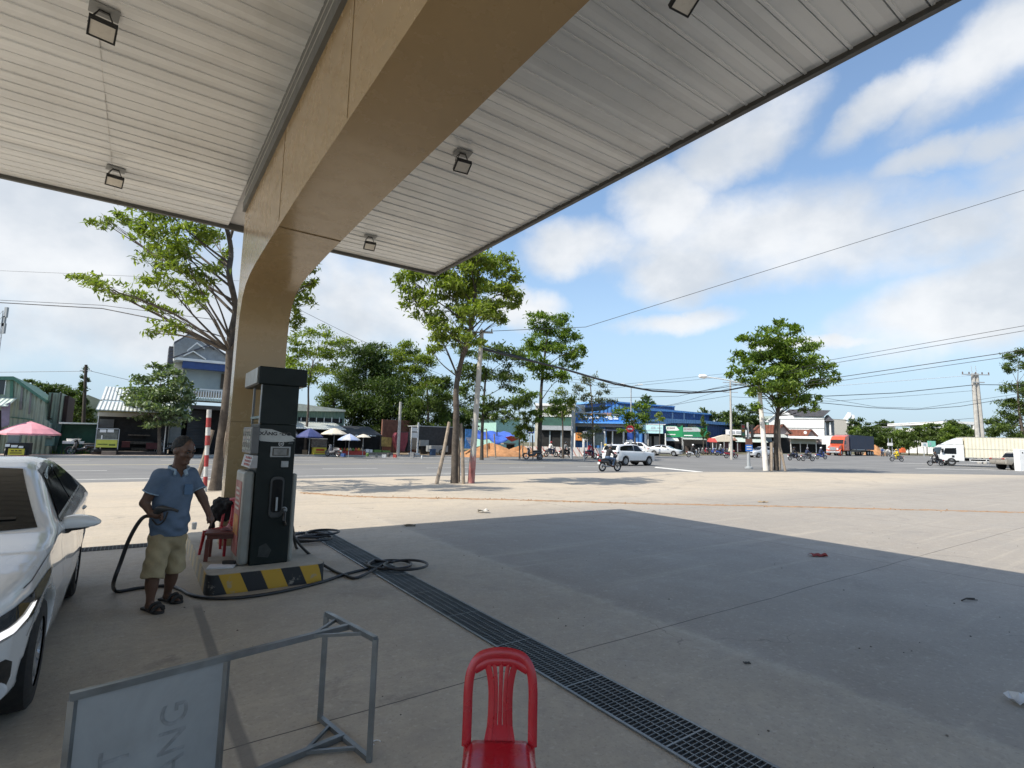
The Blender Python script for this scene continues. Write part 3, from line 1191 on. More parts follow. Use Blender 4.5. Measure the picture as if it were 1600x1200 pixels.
q.build('meter_dial', pm('meter_dial', (.2, .2, .19), .5, .3, 20), mw_)
q = M(DT)
q.torus((1.352, 6.545, 1.555), .026, .004, 'y', 24, 6)
em = q.build('emblem', pm('white_print', (.6, .6, .58), .5), dis)
text('emblem_text', 'CR', .026, pm('white_print2', (.6, .6, .58), .5), em, DT @ Vector((1.352, 6.5455, 1.555)), (R_(90), 0, 0), .0008, bold=.001)
text('grade_text', 'A95', .03, pm('dull_print', (.13, .16, .17), .5), dis, DT @ Vector((1.455, 6.5455, 1.562)), (R_(90), 0, 0), .0008)
dbox('card_slot', STL, 1.365, 1.445, 6.532, 6.549, 1.285, 1.36, .005)
q = M(DT)
q.prism(rrect(1.265, 1.415, .72, 1.18, .05), lambda x, z, y: (x, y, z), 6.522, 6.549)
hs = q.build('holster', pm('black_rubber_frame', (.035, .037, .037), .45), dis, bevel=.006)
q = M(DT)
q.prism(rrect(1.285, 1.395, .78, 1.15, .035), lambda x, z, y: (x, y, z), 6.517, 6.5215)
q.build('holster_hole', pm('holster_black', (.004, .004, .004), .9), hs)
q = M(DT)
q.bar((1.34, 6.50, .80), (1.34, 6.51, .95), .03, .02)
q.build('holster_hook', STL, hs)
q = M(DT)
q.torus((1.43, 6.535, .80), .03, .009, 'y', 16, 8)
q.lathe([(.018, 0), (.018, .07)], (1.43, 6.48, .80), 12, axis='y')
q.build('hose_outlet', STL, dis)
q = M(DT)
q.prism([(1.19, .30), (1.3, .28), (1.33, .36), (1.27, .44), (1.2, .41)], lambda x, z, y: (x, y, z), 6.5465, 6.5495)
q.build('worn_patch', pm('worn_patch', (.03, .033, .03), .7, .4, 12), dis)

# ------------------------------------------------------------------ drain gratings
GRT = pm('galvanised_grate', (.20, .215, .22), .4, .18, 4, metal=.7, dirt=.3, dcol=(.12, .1, .08))
PIT = pm('drain_pit', (.028, .029, .03), .9)


def grate(name, label, v0, v1, u0, u1, along):
    c = ((v0 + v1) / 2, (u0 + u1) / 2)
    t_ = thing(name, label, 'drain grate', UV(*c), YAW, 'drain gratings round the forecourt')
    T = uvT(*c)
    q = M(T)
    q.box(v0, v1, u0, u1, .0015, .003)
    q.build('channel', PIT, t_)
    q = M(T)
    q.box(v0 - .02, v0, u0, u1, .001, .012)
    q.box(v1, v1 + .02, u0, u1, .001, .012)
    q.build('frame', GRT, t_)
    q = M(T)
    if along == 'u':
        n = 5
        for i in range(1, n):
            x = v0 + (v1 - v0) * i / n
            q.box(x - .003, x + .003, u0, u1, .004, .011)
        u = u0
        k = 0
        while u < u1:
            w_ = .012 if k % 26 == 0 else .0035
            q.box(v0, v1, u, u + w_, .0045, .0125)
            u += .032
            k += 1
    else:
        for i in range(1, 4):
            y = u0 + (u1 - u0) * i / 4
            q.box(v0, v1, y - .003, y + .003, .004, .011)
        x = v0
        k = 0
        while x < v1:
            w_ = .014 if k % 22 == 0 else .0045
            q.box(x, x + w_, u0, u1, .0045, .0125)
            x += .045
            k += 1
    q.build('bars', GRT, t_)


grate('drain_grate', 'long galvanised drain grating running past the red chair', 2.50, 2.83, -3, 9.35, 'u')
grate('drain_grate', 'galvanised drain grating crossing behind the pump island along the shade edge', -8.5, 2.85, 9.38, 9.72, 'v')

# ------------------------------------------------------------------ red plastic chairs
RED = pm('red_plastic', (.43, .012, .022), .27, .12, 3, coat=.3, dirt=.15, dcol=(.3, .12, .12), dscale=5)


def chair():
    t_ = thing('plastic_chair', '', 'chair')
    W, HB, HS = .17, .64, .30

    def bk(x, z):           # back plane leans backwards
        return (x, .17 + (z - HS) * .16 + .35 * (.17 ** 2 - x * x) * .4, z)
    q = M()
    arch = [(-W, HS - .02), (-W * 1.0, HS + .1), (-W, HS + .2), (-W * .93, HS + .27), (-W * .7, HS + .32), (-W * .35, HS + .338), (0, HS + .342)]
    arch = arch + [(-x, z) for x, z in arch[-2::-1]]
    q.tube(ospline([bk(x, z) for x, z in arch], 4), 1, 8, flat=(.012, .024))
    q.tube(ospline([bk(x, z) for x, z in [(-W * .82, HS + .275), (-W * .4, HS + .302), (0, HS + .306), (W * .4, HS + .302), (W * .82, HS + .275)]], 4), 1, 8, flat=(.010, .020))
    # splat: narrow in the middle, five ribs with slits between
    for k in range(-2, 3):
        w0 = .0125 if abs(k) < 2 else .019
        q.tube(ospline([bk(k * .040, HS + .302), bk(k * .031, HS + .265), bk(k * .0245, HS + .2), bk(k * .0235, HS + .12), bk(k * .0255, HS + .05), bk(k * .030, HS - .01)], 4), 1, 6, flat=(.007, w0))
    q.prism([(-.085, HS - .02), (.085, HS - .02), (.066, HS + .06), (-.066, HS + .06)], lambda x, z, y: (x, bk(x, z)[1] + y, z), -.006, .006)
    q.build('backrest', RED, t_, auto=50)
    # dished seat
    n = 12
    vs, fs = [], []
    for i in range(n + 1):
        for j in range(n + 1):
            a, c = -1 + 2 * i / n, -1 + 2 * j / n
            wid = .165 + .022 * (1 - c) / 2
            x = a * wid * (1 - .10 * abs(c) ** 4 * (abs(a) > .9))
            y = .17 * c
            z = HS + .004 - .016 * (1 - a * a) * (1 - c * c) + (-.03 * max(0, -c - .75) / .25) - .012 * max(0, abs(a) - .8) / .2
            vs.append((x, y, z))
    for i in range(n):
        for j in range(n):
            p = i * (n + 1) + j
            fs.append((p, p + n + 1, p + n + 2, p + 1))
    q = M()
    q.add(vs, fs)
    so_ = q.build('seat', RED, t_, smooth=True)
    sd = so_.modifiers.new('thick', 'SOLIDIFY')
    sd.thickness = .012
    for sx in (-1, 1):
        for sy in (-1, 1):
            q = M()
            a = Vector((sx * .158, sy * .155, HS - .012))
            c = Vector((sx * .185, sy * .185 + (.02 if sy > 0 else 0), 0))
            q.tube([a, (a + c) / 2, c], [.024, .021, .018], 8)
            q.build('leg', RED, t_, smooth=True)
    return t_


ch = chair()
ch['label'] = 'red plastic chair with slotted back, empty, beside the long drain grating'
ch['group'] = 'red plastic chairs'
cp = G(785, 1020, .672)
ch.location = (cp.x, cp.y - .20, 0)
ch.scale = (.87, .88, 1.045)
ch.rotation_euler = (0, 0, R_(1))
c2 = copy_tree(ch)
c2['label'] = 'red plastic chair with a black bag over its back on the pump island'
p = P3(347, 850, 6.62)
c2.location = (p.x, p.y, .206)
c2.rotation_euler = (0, 0, R_(-10))
c2.scale = (.9, .9, .97)
# black bag and grey rag hung on its back
bagc = (p.x - .15, p.y + .27, .73)


def bagf(P):
    q = P - np.array(bagc)
    d = ell(q, (0, 0, -.05), (.13, .09, .14), .5)
    d = smin(d, ell(q, (-.06, 0, .02), (.09, .08, .09)), .05)
    d = smin(d, ell(q, (.08, -.02, .03), (.08, .08, .07)), .05)
    d = smin(d, rc(q, (-.1, -.03, -.05), (-.13, -.06, -.36), .05, .022), .05)
    return d + .012 * np.sin(q[:, 0] * 60) * np.sin(q[:, 2] * 45 + 2 * q[:, 1] * 30)


o = sdf_obj('bag', bagf, (bagc[0] - .35, bagc[1] - .3, bagc[2] - .5), (bagc[0] + .3, bagc[1] + .3, bagc[2] + .25), .018, pm('black_cloth', (.012, .012, .013), .85, .2, 12))
tag(o, 'black cloth bag slung over the red chair behind the man', 'bag')
# low wooden table
tb = thing('low_table', 'small reddish wooden table with a pink napkin on top beside the pump', 'table', G(352, 872, .206), 22)
tb.scale = (1.28, 1.2, 1.08)
WD = pm('red_brown_wood', (.16, .045, .032), .45, .25, 4, coat=.1)
M().box(-.17, .17, -.13, .13, .27, .295).build('tabletop', WD, tb, bevel=.004)
M().box(-.15, .15, -.11, .11, .225, .27).build('apron', WD, tb)
for sx in (-1, 1):
    for sy in (-1, 1):
        q = M()
        q.bar((sx * .14, sy * .105, .225), (sx * .145, sy * .11, 0), .032)
        q.build('leg', WD, tb)
tp = tb.location + Vector((.02, -.02, .320))
q = M()
fl_ = []
rn = random.Random(5)
for i in range(5):
    for j in range(5):
        fl_.append((-.07 + .035 * i, -.05 + .025 * j, .004 + .05 * rn.random() * (1 if 0 < i < 4 else .3) + (.06 if (i, j) == (2, 2) else 0)))
q.add([(x + tp.x, y + tp.y, z + tp.z) for x, y, z in fl_], [(i * 5 + j, i * 5 + j + 1, i * 5 + j + 6, i * 5 + j + 5) for i in range(4) for j in range(4)])
o = q.build('napkin', pm('pink_paper', (.62, .34, .36), .8))
o.modifiers.new('thick', 'SOLIDIFY').thickness = .002
tag(o, 'crumpled pale pink napkin lying on the low wooden table', 'napkin')
pp = G(347, 886, .206)
q = M(Matrix.Translation(pp) @ Matrix.Rotation(R_(20), 4, 'Z'))
q.box(-.14, .12, -.085, .09, .0005, .012)
q.box(-.13, .13, -.08, .095, .0125, .016)
o = q.build('notebook', pm('white_paper', (.62, .63, .65), .7, .05), bevel=.001)
tag(o, 'white paper notebook lying open on the pump island', 'notebook')
q = M(Matrix.Translation(pp + Vector((.03, .09, .0165))) @ Matrix.Rotation(R_(8), 4, 'Z'))
q.box(-.07, .07, -.025, .03, 0, .035)
tag(q.build('wallet', BLK, bevel=.006), 'black wallet resting on the white notebook', 'wallet')
pc = G(303, 827, .206)
q = M(Matrix.Translation(pc))
q.lathe([(.03, 0), (.036, .09), (.033, .1)], n=14)
tag(q.build('cup', pm('white_plastic', (.62, .62, .6), .4)), 'small white plastic cup at the far edge of the island', 'cup')

# ------------------------------------------------------------------ sign stand lying on its side
SGM = pm('galvanised_tube', (.22, .24, .25), .38, .2, 5, metal=.75, dirt=.3, dcol=(.1, .08, .06), dscale=4)
f00, f01 = G(500, 1122, .012), G(577, 1186, .012)
HT = .60
ex = (f01 - f00).normalized()
mid = (f00 + f01) / 2
ey = Vector((ex.y, -ex.x, 0))
if ey.x > 0:
    ey = -ey
L1 = (G(356, 1027, HT) - Vector((mid.x, mid.y, HT))).dot(ey)
L2 = (G(107, 1082, HT) - Vector((mid.x, mid.y, HT))).dot(ey)
sg = thing('sign_stand', 'overturned grey metal sign stand with a blank looking white board, near the red chair', 'sign', (mid.x, mid.y, 0))
half = (f01 - f00).length / 2
E = lambda a, l, z: ex * a + ey * l + Vector((0, 0, z))
q = M()
tw = .026
q.bar(E(-half, 0, 0), E(-half, 0, HT), tw)
q.bar(E(half, 0, 0), E(half, 0, HT), tw)
q.bar(E(-half, 0, HT), E(half, 0, HT), tw * .98)
q.bar(E(-half, 0, .013), E(half, 0, .013), tw * .98)
q.build('foot_frame', SGM, sg)
for z, nm in ((HT - .004, 'post'), (.017, 'post')):
    q = M()
    q.bar(E(0, 0, z), E(0, L2, z), tw * 1.1)
    q.build(nm, SGM, sg)
for z in (HT - .004, .017):
    for s in (-1, 1):
        q = M()
        q.bar(E(s * half * .55, .0, z), E(0, .22, z), .016)
        q.build('brace', SGM, sg)
for l_ in (L1, L2 - .013):
    q = M()
    q.bar(E(0, l_, .03), E(0, l_, HT - .018), tw)
    q.build('board_upright', SGM, sg)
q = M()
q.add([E(-.004, L1 + .01, .03), E(-.004, L2 - .02, .03), E(-.004, L2 - .02, HT - .016), E(-.004, L1 + .01, HT - .016), E(.004, L1 + .01, .03), E(.004, L2 - .02, .03), E(.004, L2 - .02, HT - .016), E(.004, L1 + .01, HT - .016)],
      [(0, 1, 2, 3), (7, 6, 5, 4), (0, 4, 5, 1), (1, 5, 6, 2), (2, 6, 7, 3), (3, 7, 4, 0)])
bd = q.build('board', pm('old_white_board', (.30, .315, .32), .5, .08, 2.5, dirt=.45, dcol=(.20, .205, .2), dscale=3), sg)
sgn = 1 if ex.y < 0 else -1
fa = math.atan2(ey.y, ey.x)
GH = pm('ghost_lettering', (.225, .235, .24), .6, .3, 14)
# faded lettering, turned a quarter because the stand lies on its side
side = ex if ex.y < 0 else -ex          # towards the viewer
rot = Matrix((-Vector((0, 0, -1)), ey, side)).transposed()
xx = Vector((0, 0, 1))
rot = Matrix((xx, side.cross(xx), side)).transposed().to_euler()
lm = (L1 + L2) / 2
text('faded_letters', 'MẶT', .15, GH, bd, E(0, L1 + (L2 - L1) * .70, .19) + side * .0055, rot, .0004)
text('faded_letters', 'BẰNG', .15, GH, bd, E(0, L1 + (L2 - L1) * .34, .26) + side * .0055, rot, .0004)

# ------------------------------------------------------------------ small litter
def scrap(name, label, cat, px, py, mat, w, d, h, seed, rz_=0):
    rn = random.Random(seed)
    p = G(px, py, .002)
    q = M(Matrix.Translation(p) @ Matrix.Rotation(R_(rz_), 4, 'Z'))
    vs = [(-w / 2 + w * i / 4, -d / 2 + d * j / 3, h * rn.random()) for i in range(5) for j in range(4)]
    q.add(vs, [(i * 4 + j, i * 4 + j + 1, i * 4 + j + 5, i * 4 + j + 4) for i in range(4) for j in range(3)])
    o = q.build(name, mat)
    o.modifiers.new('thick', 'SOLIDIFY').thickness = .003
    tag(o, label, cat)


scrap('rag', 'crumpled dark red rag lying in the shade near its sunlit edge', 'rag', 1278, 869, pm('red_rag', (.22, .035, .03), .9), .26, .12, .05, 1, 10)
scrap('rag', 'crumpled whitish rag on the sunlit concrete below the stake tree', 'rag', 755, 801, pm('white_rag', (.55, .53, .48), .9), .26, .15, .09, 2)
scrap('plastic_bag', 'small white plastic bag on the concrete at the far right of the shade', 'plastic bag', 1597, 1099, pm('white_bag', (.6, .6, .6), .6), .14, .12, .06, 3)
scrap('leaf_litter', 'dry brown leaf scrap on the sunny apron past the shade', 'litter', 1192, 785, pm('dry_leaf', (.3, .22, .13), .9), .3, .12, .05, 4)
scrap('leaf_litter', 'dark leaf scraps at the shade edge beyond the hose coils', 'litter', 640, 822, pm('dark_leaf', (.07, .06, .04), .9), .22, .1, .04, 6)
scrap('leaf_litter', 'dark flat scrap on the shaded slab midway past the chair', 'litter', 1167, 1036, pm('dark_leaf2', (.05, .05, .045), .9), .05, .03, .006, 8)
p = G(1512, 938, .004)
q = M()
q.tube([p + Vector((-.11, -.05, .01)), p + Vector((0, .01, .02)), p + Vector((.12, .05, .008))], .008, 5)
q.tube([p + Vector((-.02, 0, .015)), p + Vector((.1, -.015, .01))], .005, 5)
tag(q.build('twig', pm('twig_bark', (.05, .042, .035), .9)), 'small dark twig on the shaded concrete', 'twig')
p = G(588, 1160, .004)
q = M()
q.torus((p.x, p.y, .004), .022, .003, 'z', 20, 6, a0=.5, a1=4.4)
tag(q.build('plastic_ring', pm('white_ring', (.65, .65, .65), .5)), 'broken white plastic ring by the foot of the sign stand', 'litter')

# ------------------------------------------------------------------ hoses
RUB = pm('black_hose_rubber', (.014, .014, .015), .42, .2, 8)
hand = P3(243, 806, 5.05)
hr = .017


def ring(c, r, a0, a1, n=14, z=.02, zz=0, sq=1.0):
    return [Vector((c.x + r * math.cos(R_(a0 + (a1 - a0) * i / n)), c.y + sq * r * math.sin(R_(a0 + (a1 - a0) * i / n)), z + zz * i / n)) for i in range(n + 1)]


cA, cB = G(609, 886), G(628, 889)
path = [hand + Vector((-.03, 0, .0)), P3(222, 810, 5.0), P3(203, 840, 4.98), P3(188, 880, 4.98), P3(178, 908, 5.0), G(178, 920, .05), G(186, 924, .018), G(215, 919, .018), G(245, 916, .018), G(265, 915.5, .018), G(282, 921, .018), G(300, 930, .018), G(330, 934.5, .018), G(380, 933, .018),
        G(440, 924, .018), G(500, 910, .018), G(540, 897, .018)]
rA = .27
path += ring(cA, rA, 215, 180 - 360 - 35, 22, .018, .03)
path += ring(cB + Vector((.05, 0, 0)), rA, 150, -190, 22, .05, .01)
path += [G(560, 902, .02), G(540, 899, .02), G(518, 890, .02), G(496, 876, .10), P3(470, 853, 6.55), P3(452, 826, 6.45)]
out = UV(1.43, 6.47, .80)
path += [out + Vector((.02, -.05, -.12)), out + Vector((0, -.01, -.03)), out]
hose = thing('fuel_hose', 'long black fuel hose looping from the pump over the ground to the man', 'hose', (cA.x, cA.y, 0))
q = M(Matrix.Translation((-cA.x, -cA.y, 0)))
q.tube(ospline(path, 5), hr, 8)
q.build('rubber_hose', RUB, hose, smooth=True)
# nozzle in the man's hand
nz0, nz1 = P3(246, 800, 5.03), P3(256, 797, 5.0)
q = M(Matrix.Translation((-cA.x, -cA.y, 0)))
tip = P3(278, 799, 4.98)
q.tube(ospline([P3(240, 805, 5.04), P3(250, 796, 5.0), P3(262, 795, 4.98), P3(270, 796, 4.98), tip], 4), [.03, .036, .038, .038, .036, .034, .03, .024, .02, .016, .015, .014, .0135, .013, .013, .013, .013], 10)
nz = q.build('nozzle', pm('nozzle_metal', (.05, .05, .05), .4, metal=.4), hose, smooth=True)
q = M(Matrix.Translation((-cA.x, -cA.y, 0)))
q.tube(ospline([P3(238, 812, 5.02), P3(246, 820, 5.0), P3(256, 814, 4.97), P3(262, 800, 4.97)], 4), .008, 6)
q.build('trigger_guard', BLK, nz, smooth=True)
# second hose coiled behind the pump
cC = G(488, 846)
path = [UV(1.53, 6.95, .75), UV(1.62, 6.95, .6), UV(1.75, 7.2, .25), UV(1.93, 7.6, .06)]
for k in range(4):
    cc = cC + Vector((rnd.uniform(-.16, .16), rnd.uniform(-.22, .3), 0))
    path += ring(cc, rnd.uniform(.24, .30), 200 + 20 * k, -150 + 20 * k, 16, .02 + .03 * k, .02)
h2 = thing('fuel_hose', 'black fuel hose coiled on the ground at the far side of the pump', 'hose', (cC.x, cC.y, 0))
q = M(Matrix.Translation((-cC.x, -cC.y, 0)))
q.tube(ospline(path, 4), hr, 8)
q.build('rubber_hose', RUB, h2, smooth=True)
# ------------------------------------------------------------------ trees
BARK = pm('tree_bark', (.075, .06, .047), .95, .35, 7, .8, 30, dirt=.5, dcol=(.15, .13, .11), dscale=3)
BARKD = pm('dark_bark', (.06, .05, .04), .95, .35, 7, .6, 30)
STAKE = pm('weathered_stake', (.26, .21, .16), .9, .25, 6, .4, 30, dirt=.4, dcol=(.12, .1, .08))
LF_Y = leafmat('leaf_yellow_green', (.085, .125, .02), (.31, .36, .065))
LF_G = leafmat('leaf_green', (.06, .11, .017), (.24, .32, .05))
LF_D = leafmat('leaf_dark', (.03, .056, .014), (.11, .155, .036), .3)
LF_M = leafmat('leaf_mid', (.04, .07, .016), (.15, .20, .045), .35)
LF_P = leafmat('leaf_pale', (.07, .085, .04), (.24, .25, .15), .3)
LF_S = leafmat('leaf_silver', (.05, .085, .025), (.28, .33, .18), .25)


def leaves(rng_, blobs, size, dens, slender=.34, droop=.5, sub=8):
    """blobs: (centre, radii xyz); returns quads"""
    C, S = [], []
    for c, r in blobs:
        area = math.pi * r[0] * r[2]
        n = max(40, int(3.3 * dens * area / (size * size * slender)))
        m = max(4, int(sub))
        d = rng_.normal(size=(m, 3))
        d /= np.linalg.norm(d, axis=1)[:, None]
        rad = rng_.uniform(.35, 1.0, (m, 1)) ** .6
        sc = np.array(c) + d * rad * np.array(r)
        k = rng_.integers(0, m, n)
        sp = np.array([r[0], r[1], r[2]]) * np.array([.25, .25, .19])
        C.append(sc[k] + rng_.normal(size=(n, 3)) * sp)
        S.append(rng_.uniform(.7, 1.55, n) * size)
    C, S = np.concatenate(C), np.concatenate(S)
    n = len(C)
    az = rng_.uniform(0, 2 * np.pi, n)
    el = rng_.normal(-droop, .45, n)
    t_ = np.stack([np.cos(az) * np.cos(el), np.sin(az) * np.cos(el), np.sin(el)], 1)
    q = rng_.normal(size=(n, 3)) * .45 + np.array([0, 0, 1.0])
    s = np.cross(t_, q)
    s /= np.maximum(np.linalg.norm(s, axis=1), 1e-6)[:, None]
    nn = np.cross(s, t_)
    L, W = S[:, None], (S * slender)[:, None]
    v = np.stack([C - t_ * L * .5, C + s * W * .5 + nn * W * .12 - t_ * L * .05, C + t_ * L * .5 - nn * L * .06, C - s * W * .5 + nn * W * .12 - t_ * L * .05], 1).reshape(-1, 3)
    return v, np.arange(n * 4).reshape(n, 4)


def tree(name, label, Y, trunk, blobs, leaf, r0, size=None, dens=1.7, seed=1, group=None, bark=None, base=None, slender=.34, droop=.45, limbs=True, sub=8, spread=.75, zsq=1.12, cat='tree'):
    rn = random.Random(seed)
    nr = np.random.default_rng(seed)
    tp = [P3(p[0], p[1], Y) for p in trunk]
    b0 = base if base is not None else Vector((tp[0].x, Y, zt(Y)))
    tp[0] = b0.copy()
    for i in range(1, len(tp)):
        tp[i] = tp[i] + Vector((rn.uniform(-.03, .03), rn.uniform(-.25, .25) * min(1, i / 3), 0))
    T = thing(name, label, cat, b0, 0, group)
    iv = Matrix.Translation(-b0)
    q = M(iv)
    sp = ospline(tp, 5)
    n = len(sp)
    rr = [max(r0 * (1 - .62 * i / (n - 1)) * (1.18 if i == 0 else 1) * rn.uniform(.95, 1.05), .012) for i in range(n)]
    q.tube(sp, rr, 10)
    q.build('trunk', bark or BARK, T, smooth=True)
    m = Y / FPX
    xs = [p[0] for p in blobs]
    R = max(1.0, (max(xs) - min(xs)) * .5 * m)
    B = []
    cx = (max(xs) + min(xs)) / 2
    for bl in blobs:
        px, py, rx, ry = bl[:4]
        off = max(0.05, 1 - abs(px - cx) / max(1, (max(xs) - min(xs)) * .55)) ** .5
        dy = rn.uniform(-1, 1) * R * spread * off
        c = P3(px, py, Y + dy)
        B.append((c, (rx * m, rx * m * .9, ry * m * zsq)))
    if limbs:
        q = M(iv)
        top = sp[-1]
        for c, r in B:
            # spring from the trunk below the clump
            k = min(range(n), key=lambda i: abs(sp[i].z - (c.z - .55 * (c - top).length - .2)) + .0 * i)
            k = max(int(n * .45), k)
            a = sp[k]
            md = a.lerp(c, .5) + Vector((rn.uniform(-.15, .15), rn.uniform(-.15, .15), (c - a).length * rn.uniform(-.04, .12)))
            ra = min(rr[k] * .5, .012 + .011 * (c - a).length)
            path = ospline([a, md, c], 5)
            q.tube(path, [ra, max(.006, ra * .22)], 6)
            for _ in range(3):
                e = c + Vector((rn.uniform(-1, 1) * r[0], rn.uniform(-1, 1) * r[1], rn.uniform(-.6, 1) * r[2]))
                s0 = path[rn.randrange(5, 9)]
                q.tube([s0, s0.lerp(e, .5) + Vector((0, 0, .05)), e], [ra * .35, .004], 5)
        q.build('limbs', bark or BARK, T, smooth=True)
    size = size or max(.16, 4.2 * m)
    v, f = leaves(nr, B, size, dens, slender, droop, sub)
    raw('crown', v - np.array(b0), f, leaf, T, smooth=False)
    return T


def stake(px0, py0, px1, py1, Y0, Y1, r, label, mat=STAKE, name='tree_stake', group='wooden stakes propping the street trees'):
    a = P3(px0, py0, Y0)
    a.z = zt(Y0) - .02
    c = P3(px1, py1, Y1)
    q = M(Matrix.Translation(-a))
    q.tube([a, a.lerp(c, .5) + Vector((.02, 0, 0)), c], [r, r * .93, r * .86], 8)
    o = q.build(name, mat, smooth=True)
    o.location = a
    tag(o, label, 'stake', group)
    return o


g1 = G(336, 766)
tree('street_tree', 'tall airy street tree with bare forked trunk rising behind the tan column', g1.y,
     [(336, 766), (344, 700), (351, 640), (357, 580), (361, 530), (364, 480), (362, 430), (358, 385), (352, 330)],
     [(158, 345, 20, 10), (198, 342, 20, 10), (225, 362, 26, 14), (262, 372, 34, 17), (300, 362, 34, 17), (330, 372, 20, 18), (245, 402, 32, 14), (288, 408, 30, 15), (318, 425, 24, 16), (136, 438, 20, 10),
      (172, 452, 30, 11), (214, 463, 26, 10), (256, 438, 26, 13), (292, 458, 28, 13), (250, 484, 22, 8), (262, 512, 22, 9), (235, 520, 12, 7), (310, 470, 14, 8), (350, 400, 10, 18),
      (250, 320, 40, 20), (330, 310, 40, 22), (400, 300, 40, 25), (290, 280, 40, 20), (380, 345, 22, 18), (466, 468, 22, 20), (484, 446, 15, 9), (458, 498, 15, 14), (440, 440, 22, 20), (470, 420, 22, 16)],
     LF_Y, .155, .18, 1.9, 11, 'street trees along the apron edge', base=g1, slender=.30, sub=9)
g2 = G(710, 755)
tree('street_tree', 'tall yellow-green street tree standing beside the leaning pole with red foot', g2.y,
     [(710, 755), (711, 700), (713, 650), (714, 610), (718, 575), (727, 540), (738, 500), (744, 460), (748, 420)],
     [(640, 437, 24, 15), (660, 420, 28, 17), (700, 412, 32, 20), (735, 400, 32, 18), (770, 405, 32, 16), (790, 428, 22, 15), (800, 452, 18, 13), (640, 462, 22, 15), (665, 482, 26, 18), (700, 455, 32, 20),
      (740, 450, 32, 20), (775, 462, 30, 18), (800, 472, 16, 14), (682, 515, 22, 14), (702, 492, 28, 15), (735, 490, 28, 15), (765, 488, 22, 13), (692, 536, 20, 11), (716, 522, 22, 12), (738, 528, 18, 12),
      (776, 502, 14, 8), (672, 545, 12, 7), (700, 430, 35, 20), (750, 425, 35, 20), (740, 375, 30, 12), (700, 385, 28, 12), (730, 470, 25, 15)],
     LF_Y, .145, .20, 2.3, 12, 'street trees along the apron edge', base=g2)
g3 = G(1213, 735)
tree('street_tree', 'round full green street tree on the corner, white painted pole leaning against it', g3.y,
     [(1213, 735), (1213, 700), (1214, 665), (1215, 640), (1218, 610), (1221, 580), (1222, 550)],
     [(1215, 506, 10, 9), (1236, 516, 16, 9), (1200, 525, 22, 12), (1230, 535, 26, 12), (1262, 542, 17, 11), (1168, 535, 16, 10), (1155, 560, 16, 10), (1185, 555, 26, 14), (1220, 560, 30, 16), (1255, 565, 26, 14),
      (1280, 575, 19, 11), (1148, 582, 11, 9), (1175, 585, 22, 14), (1215, 590, 30, 16), (1250, 595, 26, 14), (1285, 595, 17, 9), (1302, 589, 9, 8), (1184, 612, 17, 11), (1215, 622, 24, 12), (1246, 626, 18, 10),
      (1270, 622, 12, 9), (1272, 636, 8, 6), (1180, 634, 9, 7), (1256, 641, 8, 5), (1200, 545, 30, 15), (1240, 580, 30, 15), (1195, 600, 25, 14), (1225, 605, 25, 12)],
     LF_G, .19, .34, 2.6, 13, 'street trees along the apron edge', base=g3, bark=BARKD)
# stakes
stake(682, 757, 702, 660, 20.0, 20.9, .075, 'brown wooden stake leaning against the tree beside the red footed pole')
stake(724, 757, 720, 662, 20.3, 20.6, .07, 'grey wooden stake close right of the yellow-green tree')
stake(717, 756, 716, 668, 21.0, 20.8, .05, 'thin wooden stake tight behind the yellow-green tree')
stake(303, 752, 332, 672, 15.6, 15.9, .07, 'brown wooden stake leaning beside the bare forked trunk')
stake(338, 760, 358, 655, 15.9, 15.6, .045, 'pale thin stake leaning between the forked trunk and the tan column')
stake(1205, 737, 1205, 692, 39.0, 39.5, .13, 'short thick post tied to the corner tree')
stake(1227, 736, 1218, 695, 39.6, 40, .09, 'wooden stake leaning right of the corner tree')
stake(1198, 737, 1208, 690, 40.2, 40.1, .09, 'wooden stake behind the white painted pole')
stake(1218, 735, 1217, 655, 41.5, 41.5, .12, 'pale straight post standing behind the corner tree')
# trees over the road
tree('roadside_tree', 'small round tree with pale shiny leaves in front of the shop with corrugated awning', 36.5, [(249, 711), (249, 690), (249, 665), (250, 630), (250, 600)],
     [(250, 574, 15, 8), (266, 590, 22, 12), (235, 600, 22, 12), (222, 618, 26, 12), (260, 615, 32, 15), (284, 602, 15, 12), (285, 628, 18, 12), (245, 640, 36, 12), (276, 650, 22, 9), (230, 655, 18, 8), (252, 664, 22, 7), (203, 626, 13, 6), (240, 622, 28, 12)],
     LF_S, .14, .28, 2.4, 21, 'trees over the road', slender=.5)
tree('roadside_tree', 'thin light green tree beside the market hall, seen right of the pump', 46, [(476, 712), (478, 680), (481, 640), (484, 600), (490, 565)],
     [(470, 530, 20, 11), (500, 520, 22, 9), (522, 530, 24, 9), (545, 536, 11, 5), (458, 555, 18, 12), (490, 555, 26, 14), (520, 552, 22, 11), (470, 585, 22, 15), (500, 582, 26, 15), (530, 575, 16, 11), (450, 575, 14, 12)],
     LF_Y, .13, .30, 1.6, 22, 'trees over the road')
tree('roadside_tree', 'dark trunked tree between the tall pole and the blue tarpaulin', 46, [(753, 706), (753, 670), (755, 640), (757, 610), (760, 580)],
     [(738, 545, 26, 12), (770, 552, 28, 13), (800, 560, 24, 13), (735, 580, 24, 14), (765, 588, 28, 15), (800, 596, 24, 15), (772, 628, 26, 14), (745, 642, 20, 14), (786, 648, 16, 11), (735, 612, 20, 13), (810, 625, 15, 12)],
     LF_M, .17, .30, 2.2, 23, 'trees over the road', bark=BARKD)
